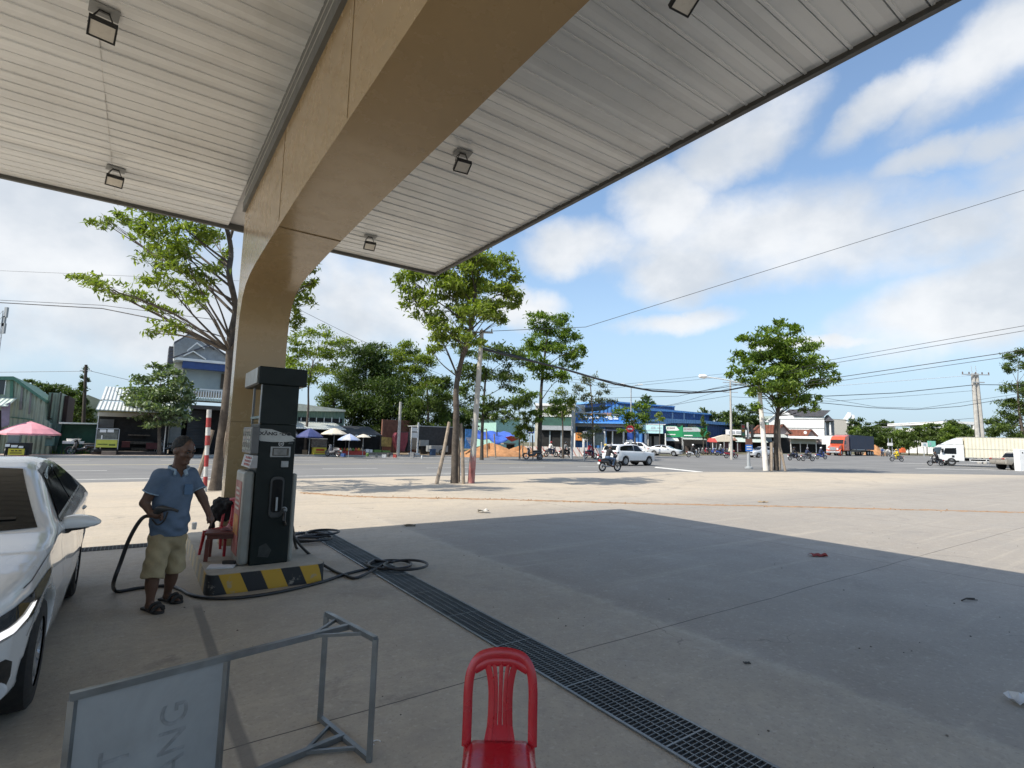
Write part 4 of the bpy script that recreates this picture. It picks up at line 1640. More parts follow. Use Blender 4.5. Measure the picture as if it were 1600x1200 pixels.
tree('roadside_tree', 'tall dark green tree with black trunk behind the parked motorbike at the dirt heap', 50, [(843, 710), (843, 680), (845, 650), (846, 610), (850, 570), (855, 530)],
     [(840, 498, 20, 10), (866, 500, 22, 11), (892, 526, 20, 14), (850, 525, 28, 15), (824, 540, 18, 12), (906, 546, 10, 11), (870, 550, 30, 16), (890, 565, 18, 11), (830, 565, 18, 12), (852, 580, 24, 14), (880, 588, 16, 9), (820, 620, 18, 13), (840, 650, 14, 10), (868, 640, 16, 13)],
     LF_G, .24, .32, 2.6, 24, 'trees over the road', bark=BARKD)
tree('roadside_tree', 'low bushy tree beside the blue tarpaulin', 50, [(812, 706), (812, 690), (813, 675)], [(815, 655, 13, 10), (808, 670, 12, 9), (822, 672, 11, 9), (815, 685, 10, 6)], LF_Y, .08, .28, 2.2, 25, 'trees over the road')
tree('roadside_tree', 'slim tree with grey trunk before the cream upper storey', 54, [(880, 700), (879, 670), (878, 640)], [(875, 620, 13, 12), (886, 640, 12, 10), (893, 625, 10, 10), (872, 645, 12, 8)], LF_Y, .12, .3, 1.6, 26, 'trees over the road')
tree('roadside_tree', 'sparse pale tree in front of the blue building', 56, [(926, 704), (926, 670), (925, 640), (923, 600)],
     [(922, 592, 12, 10), (905, 608, 12, 9), (940, 608, 12, 9), (925, 624, 18, 10), (898, 634, 12, 9), (948, 630, 12, 8), (916, 650, 15, 8), (936, 652, 12, 7), (913, 676, 16, 8), (932, 672, 10, 7)],
     LF_P, .13, .3, 1.2, 27, 'trees over the road')
tree('roadside_tree', 'leafy tree behind the no-entry sign', 62, [(993, 706), (992, 680), (991, 655)], [(972, 646, 13, 9), (1000, 640, 15, 11), (988, 655, 17, 10), (1008, 655, 9, 8), (978, 668, 12, 8), (1000, 668, 10, 7)], LF_G, .13, .36, 2.0, 28, 'trees over the road')
for i, (px, py, w_, h_) in enumerate(((1031, 650, 6, 4), (1099, 665, 5, 9))):
    tree('roadside_tree', ['little tuft of yellow-green tree above the cyan billboard', 'small dark conical tree behind the green shop signs'][i], 78, [(px, 700), (px, 685), (px, py + h_)],
         [(px, py, w_, h_), (px + 2, py + h_ * 1.4, w_ * 1.2, h_), (px - 1, py - h_, w_ * .6, h_ * .7)], [LF_Y, LF_M][i], .08, .35, 1.8, 31 + i, 'trees over the road', limbs=False)
# wood behind the market
spec = [('big dark green tree right behind the market hall', 62, [(562, 556, 28, 16), (590, 548, 26, 12), (570, 585, 34, 20), (545, 600, 26, 20), (560, 620, 30, 20), (595, 575, 22, 16)], LF_D, 553),
        ('broad dark tree over the torn black awning', 60, [(600, 612, 34, 22), (580, 645, 34, 22), (615, 650, 34, 22), (550, 650, 26, 20), (590, 670, 30, 14), (570, 630, 30, 20)], LF_D, 592),
        ('pale green feathery tree rising above the wood behind the brick wall', 66, [(640, 545, 18, 11), (618, 560, 26, 13), (655, 570, 26, 15), (626, 588, 30, 16), (664, 600, 22, 15), (602, 600, 20, 14), (640, 615, 26, 15), (600, 575, 18, 10)], LF_Y, 640),
        ('rounded mid green tree behind the dark lorry body', 58, [(662, 640, 30, 20), (690, 628, 20, 15), (650, 668, 26, 14), (686, 662, 24, 15), (672, 615, 18, 11), (640, 650, 20, 16)], LF_M, 668),
        ('dark tree between the feathery tree and the tall street tree', 70, [(700, 640, 24, 20), (720, 665, 24, 16), (690, 600, 16, 14), (735, 655, 16, 14)], LF_D, 712),
        ('low dark palm like clump left of the lorry', 57, [(520, 610, 20, 16), (512, 632, 18, 13), (538, 640, 16, 13)], LF_M, 520)]
for i, (lb, Y, bl, lf, tx) in enumerate(spec):
    tree('woodland_tree', lb, Y, [(tx, 706), (tx, 680), (tx + 1, 640), (tx, 600)], bl, lf, .22, None, 3.0, 41 + i, 'trees of the wood behind the market', sub=10)
spec = [('dark tree behind the green shed, its top the highest there', 58, [(75, 603, 16, 8), (92, 610, 18, 9), (104, 620, 16, 10), (68, 615, 14, 9), (112, 610, 13, 9)], LF_D, 88),
        ('bushy green tree below the vine covered pole', 52, [(110, 640, 16, 12), (124, 650, 16, 12), (112, 658, 16, 9), (137, 656, 12, 9), (120, 630, 12, 9)], LF_M, 118),
        ('small treetop showing over the ridge of the green shed', 66, [(45, 600, 9, 6), (38, 606, 8, 5), (52, 606, 6, 5)], LF_M, 44)]
for i, (lb, Y, bl, lf, tx) in enumerate(spec):
    tree('garden_tree', lb, Y, [(tx, 706), (tx, 680), (tx, 640)], bl, lf, .15, None, 2.8, 51 + i, 'trees behind the green shed')
tree('creeper', 'dark creeper climbing the slanting pole beside the green shed', 46, [(127, 700), (129, 660), (131, 620), (133, 580)],
     [(133, 580, 4, 7), (132, 596, 6, 8), (130, 612, 7, 9), (130, 628, 10, 9), (128, 642, 13, 9)], LF_D, .05, .28, 2.6, 55, None, limbs=False, sub=6, cat='climbing plant', spread=.4)
# scrub on the far right
rn = random.Random(9)
tops = [(1338, 676, 12), (1352, 668, 13), (1366, 672, 13), (1378, 676, 12), (1392, 676, 13), (1406, 674, 14), (1420, 678, 12), (1433, 672, 12), (1448, 670, 13), (1462, 668, 13), (1474, 674, 12), (1486, 668, 13), (1498, 660, 13), (1512, 672, 12), (1524, 678, 11)]
for i, (px, py, r) in enumerate(tops):
    Y = rn.uniform(118, 136)
    pos = ['beside the unfinished house', 'second from the unfinished house', 'behind the dark container', 'at the tail of the container lorry', 'above the waiting riders', 'behind the yellow raincoat rider', 'left of the green board',
           'just left above the green board', 'straight above the green board', 'right above the green board', 'between the green board and the white cab', 'over the white cab', 'tallest one over the front of the white box', 'left of the double concrete pole', 'touching the double concrete pole'][i]
    tree('scrub_tree', 'bushy scrub tree ' + pos, Y, [(px, 700), (px, 692), (px, py + 6)], [(px + rn.uniform(-3, 3), py, r * .8, 6), (px - 5, py + 9, r * .8, 7), (px + 5, py + 11, r * .8, 7), (px, py + 19, r, 7)],
         rn.choice((LF_M, LF_G, LF_D, LF_M)), .12, .55, 2.8, 61 + i, 'scrub trees beyond the junction', limbs=False, sub=7)
spec = [('single far tree on the skyline above the container, left of two', 190, 1378, 661, 8), ('far tree on the skyline above the container, right of two', 190, 1389, 663, 7),
        ('dark tree close behind the unfinished house', 130, 1338, 660, 10), ('far tree left of the white hall roof', 170, 1430, 668, 7), ('far tree before the white hall by the pole', 160, 1500, 664, 8),
        ('dark tree behind the green roofed hall, left one', 120, 1124, 650, 12), ('dark tree behind the green roofed hall, wide middle one', 118, 1150, 647, 17), ('dark tree behind the green roofed hall, right one', 120, 1178, 649, 12),
        ('far treetop over the long blue roof', 128, 1010, 624, 9), ('small far treetop near the end of the blue roof', 128, 1098, 643, 7)]
for i, (lb, Y, px, py, r) in enumerate(spec):
    tree('far_tree', lb, Y, [(px, 703), (px, 690), (px, py + 4)], [(px, py, r, r * .7), (px - r * .6, py + r * .8, r * .8, r * .6), (px + r * .6, py + r * .8, r * .8, r * .6), (px, py + r * 1.8, r, r)], LF_D, .15, .75, 2.8, 81 + i, 'trees on the skyline', limbs=False)
tree('edge_tree', 'large tree at the far right edge, behind the double concrete pole', 84, [(1600, 722), (1598, 680), (1592, 640), (1588, 600)],
     [(1590, 558, 16, 11), (1576, 575, 10, 8), (1605, 580, 18, 14), (1590, 610, 18, 14), (1612, 620, 18, 16), (1574, 630, 13, 10), (1595, 645, 20, 14), (1570, 655, 18, 12), (1590, 670, 24, 13), (1555, 668, 15, 12), (1620, 660, 20, 15), (1545, 678, 12, 9)],
     LF_M, .3, .42, 2.2, 95)
# far hill
q = M()
n = 40
hp = []
for i in range(n + 1):
    x = -480 + 200 * i / n
    hp.append((x, 8 + 25 * math.exp(-((x + 378) / 22) ** 2) + 1.5 * math.sin(i * 1.7)))
vs = []
for x, z in hp:
    vs += [(x, 420, -1), (x, 470, z), (x, 620, -1)]
q.add(vs, [(i * 3 + j, i * 3 + 3 + j, i * 3 + 4 + j, i * 3 + 1 + j) for i in range(n) for j in range(2)])
tag(q.build('hill', pm('wooded_hill', (.035, .05, .035), .95, .4, .05), smooth=True), kind='structure')
# tufts of grass by the left verge
rn = np.random.default_rng(4)
vv = []
for (px, py, s, n) in ((112, 709, 1.3, 900), (118, 712, .8, 500), (100, 700, 2.2, 900), (60, 705, 2.2, 700), (1425, 705, 2.0, 0)):
    if not n:
        continue
    c = P3(px, py, 37)
    p = np.stack([rn.normal(c.x, s, n), rn.normal(38, .9, n), np.full(n, .03)], 1)
    a = rn.uniform(0, 6.28, n)
    h = rn.uniform(.1, .34, n)[:, None]
    d = np.stack([np.cos(a), np.sin(a), 0 * a], 1) * .03
    tip = np.stack([rn.normal(0, .06, n), rn.normal(0, .06, n), np.ones(n)], 1) * h
    vv.append(np.stack([p - d, p + d, p + tip + d * .2, p + tip - d * .2], 1).reshape(-1, 3))
vv = np.concatenate(vv)
o = raw('grass', vv, np.arange(len(vv)).reshape(-1, 4), LF_G, smooth=False)
tag(o, 'rough green grass growing on the verge beside the parked motorbike', 'grass', kind='stuff')
# ------------------------------------------------------------------ far side of the road
class Site:
    """a thing standing on a line parallel to the road (or facing the eye); facade points are measured off the survey"""
    def __init__(s, name, label, cat, u, px, group=None, ang=YAW, z=None, face=None):
        s.ang = YAW if face is not None else ang
        n0 = Vector((-math.sin(R_(s.ang)), math.cos(R_(s.ang)), 0))
        d = ray(px, 690)
        p = d * (u / d.dot(n0))
        if face is not None:
            s.ang = ang = face
        s.n = Vector((-math.sin(R_(ang)), math.cos(R_(ang)), 0))
        s.e = Vector((math.cos(R_(ang)), math.sin(R_(ang)), 0))
        s.o = Vector((p.x, p.y, zt(p.y) if z is None else z))
        s.u = s.o.dot(s.n)
        s.v = s.o.dot(s.e)
        s.t = thing(name, label, cat, s.o, ang, group)

    def xz(s, px, py, dy=0.0):
        d = ray(px, py)
        k = (s.u + dy) / d.dot(s.n)
        return (d.dot(s.e) * k - s.v, EYE + d.z * k - s.o.z if py is not None else 0)

    def rect(s, px0, py0, px1, py1, dy=0.0):
        a, c = s.xz(px0, py0, dy), s.xz(px1, py1 if py1 is not None else 700, dy)
        m = (s.xz(px0, (py0 + (py1 or 700)) / 2, dy)[0], s.xz(px1, (py0 + (py1 or 700)) / 2, dy)[0])
        mid = (px0 + px1) / 2
        return m[0], m[1], (s.xz(mid, py1, dy)[1] if py1 is not None else 0.0), s.xz(mid, py0, dy)[1]

    def box(s, name, mat, px0, py0, px1, py1, y0, y1, par=None, bevel=0):
        x0, x1, z0, z1 = s.rect(px0, py0, px1, py1, y0)
        q = M()
        q.box(x0, x1, y0, y1, z0, z1)
        return q.build(name, mat, par or s.t, bevel=bevel)

    def boxes(s, name, mat, rs, y0, y1, par=None):
        for r in rs:
            s.box(name, mat, *r, y0, y1, par)

    def poly(s, name, mat, pts, y0, y1, par=None, dy=None):
        pp = [s.xz(px, py, y0 if dy is None else dy) if py is not None else (s.xz(px, 700, y0)[0], 0) for px, py in pts]
        q = M()
        q.prism(pp, lambda x, z, y: (x, y, z), y0, y1)
        return q.build(name, mat, par or s.t)

    def slope(s, name, mat, px0, px1, py_low, py_high, y_low, y_high, th=.06, par=None):
        """a lean-to roof sheet: front edge low, back edge high, seen from below the eaves line"""
        mid = (px0 + px1) / 2
        x0, x1 = s.xz(px0, py_low, y_low)[0], s.xz(px1, py_low, y_low)[0]
        za, zb = s.xz(mid, py_low, y_low)[1], s.xz(mid, py_high, y_high)[1]
        q = M()
        q.add([(x0, y_low, za), (x1, y_low, za), (x1, y_high, zb), (x0, y_high, zb), (x0, y_low, za + th), (x1, y_low, za + th), (x1, y_high, zb + th), (x0, y_high, zb + th)],
              [(3, 2, 1, 0), (4, 5, 6, 7), (0, 1, 5, 4), (1, 2, 6, 5), (2, 3, 7, 6), (3, 0, 4, 7)])
        return q.build(name, mat, par or s.t)


GRN = corrug('green_sheet', (.30, .37, .28), .25, 0, .5, dirt=.35)
GRT2 = pm('green_trim', (.06, .16, .11), .6)
SILV = corrug('silver_sheet', (.50, .53, .50), .22, 0, .4, dirt=.25)
SILG = corrug('pale_green_sheet', (.52, .60, .53), .22, 0, .45, dirt=.2)
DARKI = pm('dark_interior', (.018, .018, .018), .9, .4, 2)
CREAM = pm('cream_wall', (.50, .47, .40), .85, .1, 1, dirt=.25)
WHITE = pm('white_wall', (.74, .74, .72), .8, .06, 1, dirt=.12, dcol=(.5, .48, .44))
GREYW = pm('grey_blue_wall', (.25, .29, .31), .8, .1, 1)
BLUEB = pm('blue_band', (.03, .065, .20), .6)
TILE = corrug('dark_roof_tile', (.085, .085, .10), .3, 2, .6, dirt=.2)
RTILE = corrug('red_roof_tile', (.26, .085, .05), .3, 0, .75, .25, dirt=.5, dcol=(.12, .06, .045))
GLS = glassmat('dark_window', (.02, .025, .03), .06)
WDK = pm('dark_timber', (.05, .04, .03), .8)
WPAINT = pm('white_paint', (.76, .76, .74), .5, .06, 2, dirt=.15)
POLEC = pm('pole_concrete', (.42, .40, .36), .9, .15, 2, dirt=.35, dcol=(.2, .19, .17))
STEELP = pm('grey_steel_pole', (.34, .36, .37), .5, .1, 2)
BLUES = corrug('blue_cladding', (.045, .17, .44), .6, 0, .5, dirt=.1)
BLUED = corrug('shaded_blue_cladding', (.025, .07, .19), .6, 0, .5, dirt=.1)  # darker copy of the blue cladding, wall shadow put into the colour
BLUER = corrug('blue_roof', (.17, .36, .62), .6, 0, .45, dirt=.1)
YEL = pm('yellow_sign', (.62, .52, .05), .5, .08)
GRS = pm('green_sign', (.02, .27, .10), .5, .06)
CYN = pm('cyan_sign', (.50, .76, .78), .5, .05)
REDC = pm('red_canvas', (.42, .055, .04), .8, .2)
BEI = pm('beige_canvas', (.58, .52, .42), .85, .12)
BLT = pm('blue_tarpaulin', (.06, .13, .50), .5, .25, 3, .8, 5)
BLKT = pm('black_net_tarp', (.03, .032, .034), .7, .4, 4, .6, 8)

# green sheet-metal shed at the left
s = Site('metal_shed', 'pale green sheet metal shed with sloping roofline at the left edge', 'shed', 46.5, 20)
s.poly('wall', GRN, [(-90, None), (-90, 592), (20, 592), (70, 627), (71, 655), (79, 662), (79, None)], 0, 9)
s.poly('roof', GRT2, [(-92, 588), (21, 588), (72, 625), (71, 629), (20, 593.5), (-92, 593.5)], -.25, 9.3)
s.poly('corner_post', GRT2, [(16, 592), (21, 592), (20, 622), (15, 622)], -.08, -.004)
s.box('window', GLS, -4, 594, 7, 616, -.06, -.004)
w_ = s.box('window_frame', WPAINT, 7.2, 594, 8.4, 617, -.09, -.004)
s.poly('pilaster', pm('grey_strip', (.2, .2, .19), .8), [(33, 603), (36, 605), (34, 640), (30, 640)], -.06, -.004)
s.poly('pilaster', MT.get('x') or pm('grey_strip2', (.2, .2, .19), .8), [(47, 612), (50, 614), (47, 647), (44, 647)], -.06, -.004)
s.poly('rail', GRT2, [(16, 651), (52, 655), (52, 656.5), (16, 652.5)], -.06, -.004)
s.slope('awning', SILG, -60, 12, 634, 621, -2.6, -.05)
s.poly('shutter', pm('striped_shutter', (.22, .2, .25), .7), [(2, 634), (16, 628), (14, 664), (2, 668)], -2.3, -2.2)
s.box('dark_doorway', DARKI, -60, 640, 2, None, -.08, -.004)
s = Site('metal_shed', 'lower pale green shed with dark posts beside the sloping one', 'shed', 47.5, 85)
s.box('wall', GRN, 71, 613.5, 93, None, .3, 7)
s.boxes('post', WDK, [(78, 614, 80, 655), (92, 613, 93.5, 661)], .1, .29)
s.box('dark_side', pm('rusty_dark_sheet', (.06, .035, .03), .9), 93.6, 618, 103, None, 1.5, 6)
s.poly('brace', WDK, [(68, 628), (69.5, 628), (69.5, 648), (81, 654), (80, 656), (68, 649.5)], -.1, .05)


def umbrella(label, px, ptop, prim, hw, pbase, Y, mats, ribs=8, fold=False, group='parasols of the street stalls', tilt=0):
    b_ = P3(px, 700, Y)
    b_.z = zt(Y)
    T = thing('parasol', label, 'parasol', b_, random.uniform(0, 40), group)
    zt_, zr = P3(px, ptop, Y).z - b_.z, P3(px, prim, Y).z - b_.z
    r = hw * Y / FPX
    q = M()
    q.tube([(0, 0, 0), (0, 0, zt_)], .022, 8)
    q.build('pole', STEELP, T)
    q = M()
    if fold:
        q.lathe([(.015, zt_), (.10, zt_ - .25), (.16, zr + (zt_ - zr) * .35), (r, zr), (r * .8, zr - .02)], n=10)
    else:
        vs = [(0, 0, zt_)]
        n = ribs * 2
        for j, (f, zz) in enumerate(((.35, .26), (.7, .60), (1.0, 1.0), (1.0, 1.16))):
            for i in range(n):
                g = 2 * math.pi * i / n
                k = f * (1.0 if i % 2 == 0 else .955)
                vs.append((r * k * math.cos(g), r * k * math.sin(g), zt_ + (zr - zt_) * zz + (0 if i % 2 == 0 else .03 * (j == 3))))
        fs = [(0, 1 + i, 1 + (i + 1) % n) for i in range(n)]
        for j in range(3):
            fs += [(1 + j * n + i, 1 + (j + 1) * n + i, 1 + (j + 1) * n + (i + 1) % n, 1 + j * n + (i + 1) % n) for i in range(n)]
        q.add(vs, fs)
        if len(mats) > 1:
            q.mi = [(fi // 2) % 2 for fi in range(n)] * 4
    o = q.build('canopy', mats, T)
    return T


PINK = pm('pink_canvas', (.72, .30, .33), .85, .1, 3)
umbrella('pink parasol over the food cart with a yellow sign', 43, 658, 677, 38, 713, 33, [PINK])
umbrella('folded deep blue parasol in the green tarp shelter', 126, 661, 683, 11, 712, 37.5, [pm('deep_blue_canvas', (.015, .07, .30), .8)], fold=True)
s = Site('food_cart', 'dark food cart with yellow sign under the pink parasol', 'food cart', 41.0, 25)
s.box('body', DARKI, 8, 692, 46, 711, 0, 1.0)
s.box('glass_case', pm('dusty_glass', (.16, .18, .18), .15), 12, 680, 30, 692, .1, .8)
s.boxes('tray', WPAINT, [(8, 694, 15, 698), (17, 695.5, 27, 699), (29, 697, 36, 700)], -.12, -.01)
sg_ = s.box('sign', YEL, 12.5, 701, 38, 711, -.06, -.005)
s.boxes('lettering', pm('brown_letter', (.13, .09, .02), .6), [(17, 703.2, 21.5, 705.2), (23.5, 703.2, 27, 705.2), (29, 703.2, 33.5, 705.2), (15, 707, 34, 708.6)], -.075, -.061, sg_)
q = M()
for x in (8, 40):
    xx_, _ = s.xz(x, 705)
    q.torus((xx_, .2, .3), .27, .03, 'x', 16, 6)
q.build('wheel', BLK, s.t)
s = Site('water_tub', 'teal plastic tub beside the green tarp shelter', 'tub', 44.8, 76)
s.box('body', pm('teal_plastic', (.10, .22, .23), .5), 70, 685, 83, 697, 0, .7, bevel=.05)
s.box('rim', pm('teal_plastic2', (.2, .33, .33), .5), 69.4, 683, 83.6, 685, -.03, .73, bevel=.02)
s = Site('tarp_shelter', 'green tarpaulin shelter with pale top edge between shed and shop', 'shelter', 46.0, 118)
GTP = pm('green_tarp', (.02, .10, .065), .6, .3, 2, .6, 4)
s.poly('back_sheet', GTP, [(95, 662), (152, 663), (150, None), (88, None)], 1.2, 1.24)
s.poly('side_sheet', pm('dark_green_tarp', (.012, .05, .045), .6, .3), [(91, 662), (97, 662), (90, 697), (83, 697)], -.2, 1.1)
s.poly('top_edge', pm('pale_edge', (.62, .68, .60), .6), [(92, 659.5), (151, 661), (151, 663), (92, 662)], -.3, 1.3)
s.boxes('post', STEELP, [(150.5, 663, 151.7, None)], -.25, -.2)
s = Site('vendor_table', 'low table with white basins in the green tarp shelter', 'table', 45.2, 113)
s.box('top', WPAINT, 97, 689.5, 131, 693.5, 0, .7)
s.boxes('leg', WDK, [(98, 693.5, 99, None), (129, 693.5, 130, None)], .1, .16)
for i, (px, py, w_) in enumerate(((111, 686, 7), (107, 680.5, 5), (121, 686.5, 5))):
    s2 = Site('basin', ['wide white basin on the vendor table', 'upper white basin stacked on the vendor table', 'small white basin at the end of the vendor table'][i], 'basin', 45.2, px, 'basins on the vendor table')
    x0, x1, z0, z1 = s2.rect(px - w_, py, px + w_, 689.5)
    q = M()
    q.lathe([((x1 - x0) * .36, z0), ((x1 - x0) * .5, z0 + .16), ((x1 - x0) * .52, z0 + .17), ((x1 - x0) * .46, z0 + .155), ((x1 - x0) * .3, z0 + .03)], (0, .35, 0), 18)
    q.build('bowl', WPAINT, s2.t, smooth=True)
# shop with corrugated awning
s = Site('shop', 'open fronted shop under a two tier corrugated roof', 'shop', 45.6, 230)
s.box('back_wall', pm('yellow_wall', (.45, .36, .16), .8), 152, 637, 263, None, 4.5, 4.7)
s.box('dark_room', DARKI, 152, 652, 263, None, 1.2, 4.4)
s.box('lintel', CREAM, 152, 646, 263, 652, .9, 1.19)
s.slope('roof', SILV, 157, 300, 629, 609, 1.5, 5.5)
s.slope('awning', SILV, 149, 300, 644, 631, -1.8, 1.2)
s.boxes('post', WPAINT, [(151, 645, 152, None), (258, 645, 259.5, None)], -1.5, -1.45)
s.box('step', pm('dark_step', (.06, .05, .045), .9), 143, 706, 258, 712.5, -1.6, 1.0)
s.boxes('shelf', pm('dim_goods', (.10, .085, .07), .9, .5, 8), [(200, 679, 235, 681), (196, 690, 240, 694), (205, 700, 250, 704)], .6, 1.1)
s.boxes('bench', pm('dim_red', (.10, .03, .03), .8), [(190, 690, 203, 699), (228, 692, 246, 702)], .1, .6)
s.box('ramp', pm('ramp_plate', (.17, .145, .12), .8), 158, 705, 181, 713.5, -2.4, -1.5)
s.boxes('wall_poster', pm('dim_poster', (.12, .12, .12), .8), [(155, 655, 178, 668)], 1.12, 1.18)
s = Site('glass_food_cart', 'glass food cart with yellow-green panel standing at the shop entrance', 'food cart', 43.8, 166)
s.box('base', DARKI, 146, 702, 184, 706, 0, .8)
s.box('panel', pm('yellow_green_panel', (.50, .52, .08), .5, .15, 2), 149.5, 687, 183, 699, 0, .75)
s.box('glass_case', pm('cart_glass', (.12, .13, .12), .12, .4, 4), 151, 672, 184, 686.5, .05, .7)
s.boxes('frame', STEELP, [(150, 669, 185.5, 670.5), (184.5, 670.5, 185.7, 702), (149, 670.5, 150.2, 702), (149.5, 686, 184.4, 687)], -.04, -.003)
s.boxes('tray', WPAINT, [(156, 671, 166, 675.5), (168, 671, 178, 675.5), (158, 680, 160, 686)], -.03, -.003)
s.boxes('lettering', pm('dark_green_letter', (.08, .12, .02), .6), [(152, 693.5, 168, 695), (170, 694, 180, 696.5)], -.02, -.003)
# two-storey house with blue band
s = Site('house', 'two storey house with grey stepped gables, blue band and white balustrade', 'house', 47.5, 310)
s.box('wall', GREYW, 276, 577, 395, 613, 1.2, 9)
s.box('side_wall', CREAM, 271.5, 566, 286, 600, 1.0, 1.19)
s.box('blue_band', BLUEB, 285, 567.5, 395, 579, .3, 1.0)
s.poly('gable', pm('grey_siding', (.22, .24, .25), .8), [(272, 566), (272, 534), (297, 521), (330, 545), (395, 566)], 1.21, 8)
s.poly('front_gable', pm('grey_siding2', (.28, .30, .31), .8), [(272, 565), (303, 549), (330, 540), (365, 565)], .35, 1.2)
for k, (pa, pb) in enumerate((((271, 559), (331, 538)), ((272, 537), (298, 520)), ((297, 520), (335, 546)), ((330, 538), (368, 566)), ((287, 556), (302, 549)), ((302, 549), (322, 562)), ((293, 548), (308, 536)), ((308, 536), (320, 545)))):
    s.poly('roof_edge', TILE if k < 4 else WPAINT, [(pa[0], pa[1] - 1.6), (pb[0], pb[1] - 1.6), (pb[0], pb[1] + .6), (pa[0], pa[1] + .6)], .1, .34)
s.box('cornice', WPAINT, 271, 563.5, 395, 567.4, .15, 1.3)
s.box('chimney_stack', TILE, 263, 541, 271, 573, 2, 4)
s.box('balcony_slab', SILG, 268, 623, 395, 627, -1.0, 1.2)
s.box('balustrade_rail', WPAINT, 272, 608.5, 395, 610.5, -.9, -.75)
for i in range(30):
    s.box('baluster', WPAINT, 273 + i * 4, 610.6, 275 + i * 4, 622.9, -.88, -.78)
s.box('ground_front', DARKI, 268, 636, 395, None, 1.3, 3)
s.box('awning_fascia', pm('brown_fascia', (.09, .08, .07), .8), 265, 634, 395, 640, -.6, 1.2)
s.box('shutter', corrug('grey_shutter', (.06, .065, .07), .12, 2), 292, 641, 322, 700, .5, 1.2)
s.box('metal_door', pm('grey_door', (.25, .27, .27), .6), 265, 651, 283, 697, .4, 1.2)
s.boxes('pillar', CREAM, [(322, 640, 327, None), (262, 640, 265, None)], -.2, .3)
s.box('balcony_door', WDK, 345, 585, 370, 608, 1.05, 1.19)

# market hall
s = Site('market_hall', 'market hall with cream roof and green wall, seen right of the pump', 'hall', 50, 505)
s.box('wall', corrug('mid_green_sheet', (.13, .22, .17), .3), 430, 640, 537, None, 1.0, 14)
q_ = s.poly('roof', pm('cream_roof', (.72, .70, .58), .6), [(430, 641.5), (430, 628), (470, 631), (540, 640.5), (540, 643)], .4, 15)
s.box('window_strip', DARKI, 466, 653, 535, 660, .9, .99)
s.boxes('window_bar', WPAINT, [(470 + i * 12, 652.5, 471 + i * 12, 660) for i in range(6)], .8, .89)
s.slope('awning', SILV, 462, 541, 671, 660, -3, .85)
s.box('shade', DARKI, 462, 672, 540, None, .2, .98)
BUM = pm('blue_canvas', (.03, .045, .14), .85, .15)
umbrella('dark blue parasol in front of the market hall', 483, 669, 682, 20, 711, 44.5, [BUM, pm('blue_canvas2', (.07, .08, .19), .85)])
umbrella('greyish beige parasol right of the dark blue one', 521, 668.5, 678, 20, 711, 45.5, [BEI])
umbrella('small pale blue and white parasol over the fruit stall', 545, 677.5, 687, 17, 712, 43.5, [pm('pale_blue_canvas', (.30, .36, .52), .85), pm('white_canvas', (.46, .46, .46), .85)])
umbrella('small beige parasol below the black awning', 567, 678, 683, 11, 711, 44.5, [BEI])
umbrella('grey parasol half hidden behind the fuel pump', 452, 668, 680, 14, 711, 45, [pm('grey_canvas', (.2, .2, .2), .85)])
s = Site('tarp_stall', 'stall under a torn black net awning', 'stall', 48, 568)
s.slope('awning', BLKT, 538, 597, 680, 667, -1.2, 2.4, .05)
s.box('dark_room', DARKI, 545, 681, 597, 704, 1.0, 2.2)
s.boxes('post', WDK, [(540, 680, 541, None), (595, 680, 596, None), (566, 684, 567, None)], -1.0, -.93)
s = Site('food_cart', 'food cart with yellow sign in front of the market hall', 'food cart', 46.8, 498)
s.box('glass_case', pm('cart_glass2', (.10, .09, .085), .2, .5, 6), 487, 686, 511, 699, .05, .9)
s.box('roof', WPAINT, 486, 684.8, 512, 686, -.05, 1)
sg_ = s.box('sign', YEL, 490, 699.2, 510, 710, -.03, .6)
s.boxes('lettering', pm('red_letter', (.5, .05, .02), .6), [(494, 701.5, 507, 704.5), (493, 706, 508, 707.2)], -.045, -.031, sg_)
s = Site('fruit_stall', 'fruit stall with a red cloth and heaped produce', 'stall', 46.6, 548)
s.box('table', REDC, 530, 705, 571, 712, 0, 1.2)
FRU = [pm('fruit_%d' % i, c, .6) for i, c in enumerate(((.5, .42, .3), (.12, .22, .05), (.5, .1, .05), (.55, .3, .05)))]
for i in range(9):
    x0, x1, z0, z1 = s.rect(530 + i * 4.5, 701.5, 534.2 + i * 4.5, 705)
    q = M()
    r = (x1 - x0) * .5
    for k in range(7):
        a = k * .9
        rr_k = 0 if k == 6 else r * .55
        q.lathe([(.02, -.1), (.09, -.04), (.1, .02), (.05, .08)], ((x0 + x1) / 2 + rr_k * math.cos(a), .5 + rr_k * math.sin(a), z0 + (.1 if k < 6 else .2)), 7)
    q.build('produce', FRU[i % 4], s.t)
s = Site('vegetable_stall', 'low vegetable stall of white crates and green bundles', 'stall', 46.8, 592)
s.box('table', pm('grey_wood', (.2, .18, .15), .9), 572, 707, 614, 713, 0, 1.1)
s.boxes('crate', WPAINT, [(572, 702, 577, 707), (578, 702.5, 582, 707)], .1, .7)
s.boxes('bundle', FRU[1], [(585, 703, 596, 707), (598, 704, 610, 707)], .15, .8)
s = Site('banner', 'yellow printed banner hung between poles beside the stalls', 'banner', 48.5, 603)
s.poly('cloth', pm('yellow_print_cloth', (.48, .33, .10), .8, .5, 3), [(593, 697), (596, 682.5), (613, 684), (611, 698)], 0, .05)
s.boxes('pole', WDK, [(593.6, 680, 594.6, None), (613, 682, 613.8, None)], -.06, -.01)
s = Site('tarp_bundle', 'drooping dark red tarp hung on a frame next to the wooden pole', 'tarpaulin', 47.5, 628)
